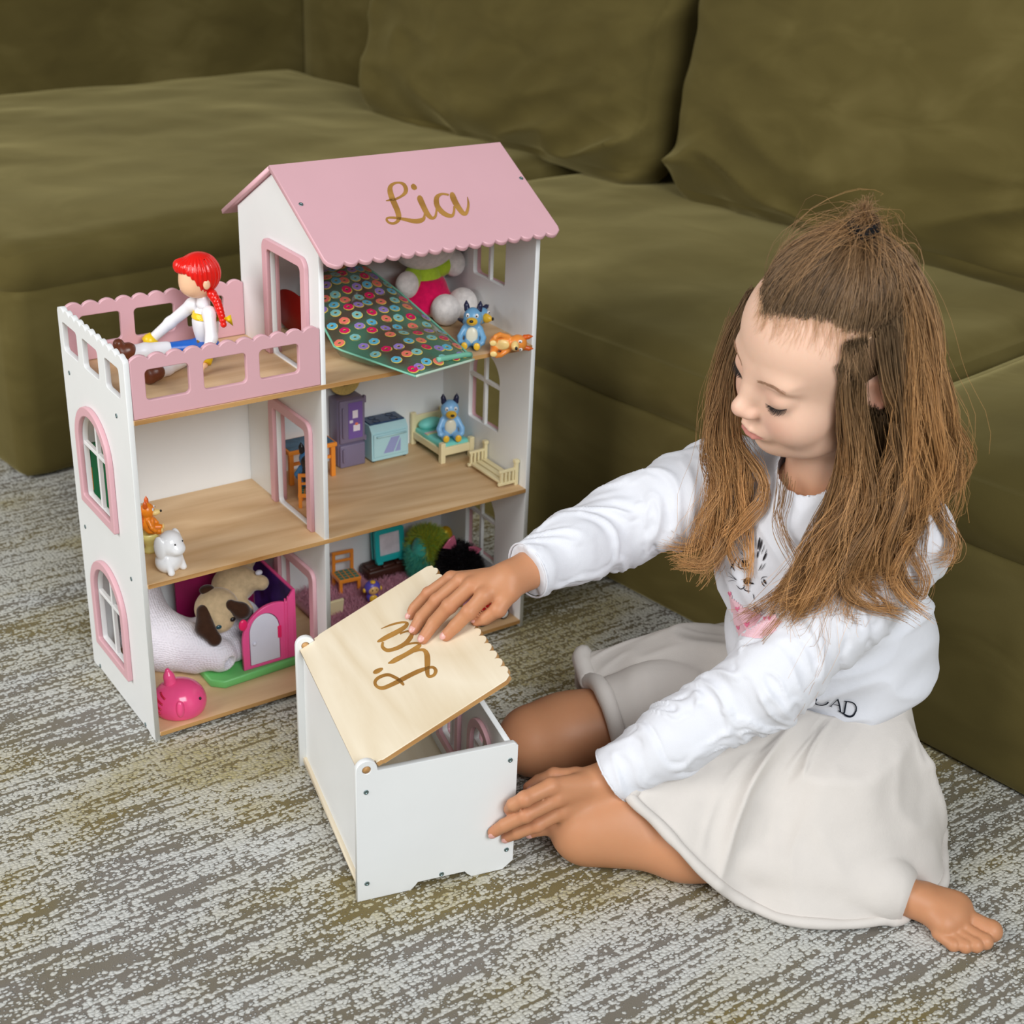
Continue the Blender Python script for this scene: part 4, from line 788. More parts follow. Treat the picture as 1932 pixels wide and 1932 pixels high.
# printed kitten and lettering, lying on the cloth
PRINT = {
 'P': ([(5119,-4240,2676),(5107,-4280,2698),(5110,-4280,2674),(5122,-4240,2651),(5118,-4275,2646),(5126,-4239,2627),(5121,-4275,2622),(5135,-4234,2599),(5125,-4275,2598),(5139,-4233,2574),(5134,-4270,2570),(5143,-4232,2549),(5137,-4270,2545),(5152,-4227,2520),(5141,-4269,2521),(5156,-4226,2495),(5150,-4264,2492),(5166,-4220,2466),(5153,-4264,2467),(5170,-4219,2441),(5163,-4258,2439),(5180,-4213,2411),(5166,-4258,2414),(5185,-4211,2386),(5175,-4252,2385),(5194,-4205,2356),(5107,-4314,2668),(5110,-4314,2645),(5118,-4310,2617),(5121,-4310,2593),(5124,-4310,2569),(5132,-4306,2541),(5136,-4306,2517),(5139,-4306,2492),(5147,-4301,2464),(5151,-4301,2440),(5159,-4296,2411),(5162,-4297,2387),(5179,-4252,2360),(5170,-4292,2359),(5188,-4247,2331),(5173,-4292,2335),(5192,-4246,2306),(5181,-4288,2306),(5200,-4241,2277),(5189,-4284,2278),(5209,-4236,2249),(5191,-4285,2254),(5212,-4236,2224),(5199,-4281,2227),(5220,-4232,2195),(5107,-4348,2638),(5110,-4349,2615),(5118,-4344,2587),(5121,-4345,2563),(5123,-4346,2540),(5131,-4341,2512),(5134,-4342,2488),(5142,-4338,2460),(5145,-4338,2436),(5152,-4334,2409),(5155,-4335,2385),(5163,-4331,2357),(5165,-4332,2333),(5172,-4329,2306),(5179,-4325,2279),(5180,-4327,2256),(5186,-4325,2229),(5206,-4278,2199),(5191,-4324,2203),(5212,-4275,2172),(5195,-4323,2177),(5217,-4273,2145),(5204,-4318,2149),(5222,-4272,2120),(5105,-4381,2632),(5107,-4382,2609),(5115,-4378,2581),(5118,-4379,2558),(5120,-4380,2534),(5127,-4376,2507),(5130,-4377,2483),(5137,-4373,2456),(5139,-4374,2432),(5147,-4371,2405),(5149,-4372,2382),(5155,-4369,2355),(5157,-4371,2332),(5163,-4369,2305),(5168,-4367,2279),(5173,-4365,2253),(5177,-4365,2228),(5180,-4365,2203),(5187,-4363,2177),(5190,-4363,2152),(5210,-4316,2122),(5198,-4359,2123),(5213,-4316,2097),(5199,-4361,2101),(5215,-4317,2073),(5103,-4414,2625),(5105,-4415,2602),(5113,-4411,2575),(5115,-4413,2552),(5117,-4414,2529),(5124,-4410,2501),(5126,-4412,2478),(5133,-4409,2451),(5134,-4410,2428),(5141,-4408,2402),(5147,-4405,2375),(5148,-4407,2353),(5153,-4406,2327),(5158,-4404,2301),(5162,-4404,2276),(5165,-4405,2252),(5171,-4402,2225),(5175,-4402,2200),(5179,-4402,2175),(5182,-4402,2151),(5186,-4401,2125),(5102,-4446,2618),(5104,-4448,2595),(5111,-4444,2568),(5112,-4446,2546),(5119,-4443,2519),(5121,-4444,2496),(5127,-4442,2469),(5129,-4444,2447),(5134,-4441,2420),(5135,-4444,2398),(5140,-4443,2372),(5145,-4441,2347),(5149,-4441,2322),(5152,-4442,2298),(5158,-4439,2271),(5162,-4439,2246),(5166,-4438,2221),(5167,-4441,2199),(5171,-4440,2173),(4557,-5035,2644),(5101,-4478,2611),(5107,-4475,2584),(5109,-4477,2562),(5110,-4479,2539),(5117,-4476,2513),(5117,-4479,2491),(5123,-4476,2464),(5129,-4474,2439),(5129,-4478,2417),(5133,-4477,2392),(5137,-4476,2367),(5140,-4477,2343),(5147,-4474,2316),(5151,-4474,2291),(5151,-4477,2269),(5159,-4473,2241),(5160,-4475,2218),(4597,-5019,2646),(4531,-5085,2678),(5100,-4510,2604),(5106,-4507,2577),(5107,-4509,2555),(5113,-4507,2529),(5113,-4510,2507),(5119,-4508,2482),(5124,-4507,2456),(5128,-4506,2431),(5132,-4506,2406),(5135,-4506,2383),(5137,-4508,2360),(5141,-4507,2335),(5142,-4510,2312),(5146,-4509,2287),(5148,-4511,2264),(5155,-4507,2236),(4560,-5081,2689),(4520,-5123,2700),(5098,-4539,2618),(5104,-4536,2593),(5104,-4539,2571),(5110,-4537,2545),(5110,-4540,2523),(5115,-4539,2498),(5119,-4538,2473),(5123,-4538,2449),(5126,-4539,2425),(5127,-4541,2402),(5132,-4540,2377),(5134,-4542,2354),(5140,-4539,2328),(5141,-4542,2305),(5147,-4539,2279),(4584,-5080,2703),(4548,-5118,2712),(4515,-5152,2717),(5096,-4567,2633),(5102,-4565,2607),(5102,-4568,2586),(5107,-4567,2561),(5112,-4566,2535),(5111,-4570,2515),(5115,-4570,2490),(5118,-4571,2467),(5124,-4567,2440),(5124,-4571,2419),(5131,-4568,2391),(5133,-4569,2368),(5133,-4573,2347),(5140,-4570,2320),(4613,-5076,2714),(4571,-5119,2727),(4538,-5153,2733),(4517,-5176,2729),(5100,-4594,2622),(5105,-4592,2597),(5105,-4596,2576),(5109,-4596,2551),(5113,-4596,2527),(5115,-4596,2503),(5117,-4599,2481),(5122,-4597,2455),(5124,-4598,2432),(5127,-4599,2409),(5128,-4601,2386),(5131,-4603,2363),(4641,-5071,2725),(4594,-5119,2743),(4565,-5149,2744),(4540,-5177,2744),(4516,-5203,2743),(5098,-4622,2636),(5103,-4622,2612),(5107,-4621,2587),(5106,-4626,2567),(5108,-4627,2544),(5115,-4624,2517),(5115,-4627,2496),(5118,-4628,2472),(5121,-4629,2449),(5124,-4629,2425),(5127,-4629,2401),(4664,-5072,2741),(4616,-5121,2758),(4588,-5151,2760),(4562,-5178,2760),(4538,-5204,2759),(4515,-5229,2756),(5101,-4650,2626),(5104,-4651,2603),(5107,-4652,2579),(5109,-4653,2557),(5113,-4652,2532),(5116,-4653,2509),(5119,-4654,2485),(5123,-4653,2460),(5125,-4655,2438),(4691,-5069,2754),(4643,-5117,2771),(4609,-5152,2777),(4584,-5180,2776),(4560,-5206,2775),(4537,-5231,2773),(4520,-5250,2766),(5103,-4675,2638),(5106,-4676,2615),(5107,-4678,2592),(5112,-4677,2568),(5114,-4678,2544),(5117,-4679,2521),(5121,-4679,2497),(5123,-4681,2474),(4712,-5072,2771),(4664,-5120,2788),(4631,-5155,2793),(4605,-5182,2793),(4581,-5208,2791),(4564,-5228,2785),(4542,-5252,2782),(4526,-5269,2774),(5104,-4701,2650),(5106,-4703,2628),(5110,-4702,2603),(5112,-4704,2581),(5114,-4705,2558),(5117,-4706,2535),(5119,-4707,2511),(4726,-5081,2794),(4684,-5124,2806),(4651,-5158,2811),(4626,-5185,2810),(4602,-5210,2808),(4585,-5230,2802),(4563,-5254,2798),(4548,-5271,2790),(4528,-5293,2786),(5108,-4727,2639),(5109,-4729,2617),(5116,-4727,2591),(5115,-4731,2570),(5119,-4731,2547),(4738,-5092,2818),(4697,-5133,2829),(4670,-5162,2829),(4646,-5188,2828),(4622,-5213,2826),(4605,-5233,2819),(4584,-5256,2815),(4569,-5274,2807),(4549,-5295,2802),(4535,-5312,2793),(5110,-4752,2651),(5115,-4751,2626),(5117,-4753,2604),(5119,-4754,2581),(4754,-5099,2838),(4715,-5139,2848),(4689,-5167,2848),(4665,-5193,2846),(4642,-5217,2844),(4625,-5236,2836),(4604,-5259,2833),(4589,-5276,2824),(4569,-5298,2819),(4555,-5314,2810),(4542,-5330,2800),(5114,-4778,2640),(5114,-4782,2619),(4765,-5111,2863),(4732,-5145,2869),(4701,-5177,2872),(4682,-5198,2866),(4660,-5222,2862),(4639,-5245,2859),(4623,-5263,2850),(4609,-5280,2842),(4590,-5301,2836),(4576,-5317,2827),(4562,-5333,2817),(5110,-4808,2656),(4776,-5123,2888),(4743,-5157,2893),(4718,-5183,2892),(4695,-5209,2889),(4678,-5227,2882),(4657,-5250,2878),(4642,-5267,2869),(4628,-5284,2860),(4609,-5305,2854),(4596,-5321,2844),(4582,-5336,2835),(4570,-5351,2824),(4791,-5131,2910),(4759,-5164,2913),(4735,-5190,2912),(4712,-5214,2909),(4696,-5233,2901),(4675,-5256,2897),(4660,-5272,2888),(4641,-5293,2882),(4628,-5309,2872),(4615,-5324,2862),(4602,-5340,2852),(4590,-5354,2842),(4573,-5373,2835),(4775,-5171,2935),(4751,-5196,2932),(4729,-5221,2929),(4713,-5239,2921),(4692,-5261,2916),(4678,-5278,2907),(4659,-5299,2901),(4646,-5314,2891),(4633,-5329,2881),(4621,-5344,2871),(4609,-5358,2860),(4592,-5377,2852),(4767,-5204,2953),(4745,-5227,2949),(4730,-5245,2941),(4709,-5267,2936),(4695,-5283,2926),(4677,-5304,2921),(4664,-5319,2910),(4651,-5334,2900),(4639,-5349,2889),(4622,-5367,2882),(4611,-5381,2871),(4600,-5394,2859),(4761,-5235,2970),(4746,-5252,2961),(4726,-5273,2956),(4713,-5289,2946),(4694,-5309,2940),(4681,-5325,2930),(4669,-5340,2919),(4657,-5354,2908),(4640,-5372,2901),(4629,-5386,2889),(4619,-5399,2877),(4742,-5280,2977),(4729,-5296,2966),(4711,-5315,2960),(4699,-5330,2949),(4686,-5345,2938),(4675,-5359,2927),(4658,-5377,2920),(4647,-5391,2908),(4637,-5404,2896),(4745,-5303,2987),(4727,-5322,2980),(4715,-5336,2969),(4703,-5351,2958),(4692,-5364,2946),(4676,-5382,2939),(4665,-5396,2927),(4720,-5357,2978),(4709,-5370,2966),(4693,-5388,2958),(4683,-5401,2946),(4710,-5394,2978),(4700,-5407,2965)], [(0,1,2,3),(3,2,4,5),(5,4,6,7),(7,6,8,9),(9,8,10,11),(11,10,12,13),(13,12,14,15),(15,14,16,17),(17,16,18,19),(19,18,20,21),(21,20,22,23),(23,22,24,25),(4,26,27,6),(6,27,28,8),(8,28,29,10),(10,29,30,12),(12,30,31,14),(14,31,32,16),(16,32,33,18),(18,33,34,20),(20,34,35,22),(22,35,36,24),(24,36,37,38),(38,37,39,40),(40,39,41,42),(42,41,43,44),(44,43,45,46),(46,45,47,48),(48,47,49,50),(28,51,52,29),(29,52,53,30),(30,53,54,31),(31,54,55,32),(32,55,56,33),(33,56,57,34),(34,57,58,35),(35,58,59,36),(36,59,60,37),(37,60,61,39),(39,61,62,41),(41,62,63,43),(43,63,64,45),(45,64,65,47),(47,65,66,49),(49,66,67,68),(68,67,69,70),(70,69,71,72),(72,71,73,74),(52,75,76,53),(53,76,77,54),(54,77,78,55),(55,78,79,56),(56,79,80,57),(57,80,81,58),(58,81,82,59),(59,82,83,60),(60,83,84,61),(61,84,85,62),(62,85,86,63),(63,86,87,64),(64,87,88,65),(65,88,89,66),(66,89,90,67),(67,90,91,69),(69,91,92,71),(71,92,93,73),(73,93,94,95),(95,94,96,97),(97,96,98,99),(76,100,101,77),(77,101,102,78),(78,102,103,79),(79,103,104,80),(80,104,105,81),(81,105,106,82),(82,106,107,83),(83,107,108,84),(84,108,109,85),(85,109,110,86),(86,110,111,87),(87,111,112,88),(88,112,113,89),(89,113,114,90),(90,114,115,91),(91,115,116,92),(92,116,117,93),(93,117,118,94),(94,118,119,96),(96,119,120,98),(101,121,122,102),(102,122,123,103),(103,123,124,104),(104,124,125,105),(105,125,126,106),(106,126,127,107),(107,127,128,108),(108,128,129,109),(109,129,130,110),(110,130,131,111),(111,131,132,112),(112,132,133,113),(113,133,134,114),(114,134,135,115),(115,135,136,116),(116,136,137,117),(117,137,138,118),(118,138,139,119),(119,139,140,120),(122,141,142,123),(123,142,143,124),(124,143,144,125),(125,144,145,126),(126,145,146,127),(127,146,147,128),(128,147,148,129),(129,148,149,130),(130,149,150,131),(131,150,151,132),(132,151,152,133),(133,152,153,134),(134,153,154,135),(135,154,155,136),(136,155,156,137),(137,156,157,138),(138,157,158,139),(139,158,159,140),(142,160,161,143),(143,161,162,144),(144,162,163,145),(145,163,164,146),(146,164,165,147),(147,165,166,148),(148,166,167,149),(149,167,168,150),(150,168,169,151),(151,169,170,152),(152,170,171,153),(153,171,172,154),(154,172,173,155),(155,173,174,156),(156,174,175,157),(157,175,176,158),(158,176,177,159),(160,178,179,161),(161,179,180,162),(162,180,181,163),(163,181,182,164),(164,182,183,165),(165,183,184,166),(166,184,185,167),(167,185,186,168),(168,186,187,169),(169,187,188,170),(170,188,189,171),(171,189,190,172),(172,190,191,173),(173,191,192,174),(174,192,193,175),(175,193,194,176),(176,194,195,177),(178,196,197,179),(179,197,198,180),(180,198,199,181),(181,199,200,182),(182,200,201,183),(183,201,202,184),(184,202,203,185),(185,203,204,186),(186,204,205,187),(187,205,206,188),(188,206,207,189),(189,207,208,190),(190,208,209,191),(191,209,210,192),(192,210,211,193),(193,211,212,194),(194,212,213,195),(197,214,215,198),(198,215,216,199),(199,216,217,200),(200,217,218,201),(201,218,219,202),(202,219,220,203),(203,220,221,204),(204,221,222,205),(205,222,223,206),(206,223,224,207),(207,224,225,208),(208,225,226,209),(209,226,227,210),(210,227,228,211),(211,228,229,212),(212,229,230,213),(214,231,232,215),(215,232,233,216),(216,233,234,217),(217,234,235,218),(218,235,236,219),(219,236,237,220),(220,237,238,221),(221,238,239,222),(222,239,240,223),(223,240,241,224),(224,241,242,225),(225,242,243,226),(226,243,244,227),(227,244,245,228),(228,245,246,229),(229,246,247,230),(232,248,249,233),(233,249,250,234),(234,250,251,235),(235,251,252,236),(236,252,253,237),(237,253,254,238),(238,254,255,239),(239,255,256,240),(240,256,257,241),(241,257,258,242),(242,258,259,243),(243,259,260,244),(244,260,261,245),(245,261,262,246),(246,262,263,247),(248,264,265,249),(249,265,266,250),(250,266,267,251),(251,267,268,252),(252,268,269,253),(253,269,270,254),(254,270,271,255),(255,271,272,256),(256,272,273,257),(257,273,274,258),(258,274,275,259),(259,275,276,260),(260,276,277,261),(261,277,278,262),(262,278,279,263),(264,280,281,265),(265,281,282,266),(266,282,283,267),(267,283,284,268),(268,284,285,269),(269,285,286,270),(270,286,287,271),(271,287,288,272),(272,288,289,273),(273,289,290,274),(274,290,291,275),(275,291,292,276),(276,292,293,277),(277,293,294,278),(278,294,295,279),(281,296,297,282),(282,297,298,283),(283,298,299,284),(284,299,300,285),(285,300,301,286),(286,301,302,287),(287,302,303,288),(288,303,304,289),(289,304,305,290),(290,305,306,291),(291,306,307,292),(292,307,308,293),(293,308,309,294),(294,309,310,295),(296,311,312,297),(297,312,313,298),(298,313,314,299),(299,314,315,300),(300,315,316,301),(301,316,317,302),(302,317,318,303),(303,318,319,304),(304,319,320,305),(305,320,321,306),(306,321,322,307),(307,322,323,308),(308,323,324,309),(309,324,325,310),(312,326,327,313),(313,327,328,314),(314,328,329,315),(315,329,330,316),(316,330,331,317),(317,331,332,318),(318,332,333,319),(319,333,334,320),(320,334,335,321),(321,335,336,322),(322,336,337,323),(323,337,338,324),(326,339,340,327),(327,340,341,328),(328,341,342,329),(329,342,343,330),(330,343,344,331),(331,344,345,332),(332,345,346,333),(333,346,347,334),(334,347,348,335),(335,348,349,336),(336,349,350,337),(337,350,351,338),(339,352,353,340),(340,353,354,341),(341,354,355,342),(342,355,356,343),(343,356,357,344),(344,357,358,345),(345,358,359,346),(346,359,360,347),(347,360,361,348),(348,361,362,349),(349,362,363,350),(350,363,364,351),(352,365,366,353),(353,366,367,354),(354,367,368,355),(355,368,369,356),(356,369,370,357),(357,370,371,358),(358,371,372,359),(359,372,373,360),(360,373,374,361),(361,374,375,362),(362,375,376,363),(365,377,378,366),(366,378,379,367),(367,379,380,368),(368,380,381,369),(369,381,382,370),(370,382,383,371),(371,383,384,372),(372,384,385,373),(373,385,386,374),(374,386,387,375),(375,387,388,376),(377,389,390,378),(378,390,391,379),(379,391,392,380),(380,392,393,381),(381,393,394,382),(382,394,395,383),(383,395,396,384),(384,396,397,385),(385,397,398,386),(386,398,399,387),(390,400,401,391),(391,401,402,392),(392,402,403,393),(393,403,404,394),(394,404,405,395),(395,405,406,396),(396,406,407,397),(397,407,408,398),(400,409,410,401),(401,410,411,402),(402,411,412,403),(403,412,413,404),(404,413,414,405),(405,414,415,406),(411,416,417,412),(412,417,418,413),(413,418,419,414),(417,420,421,418)]),
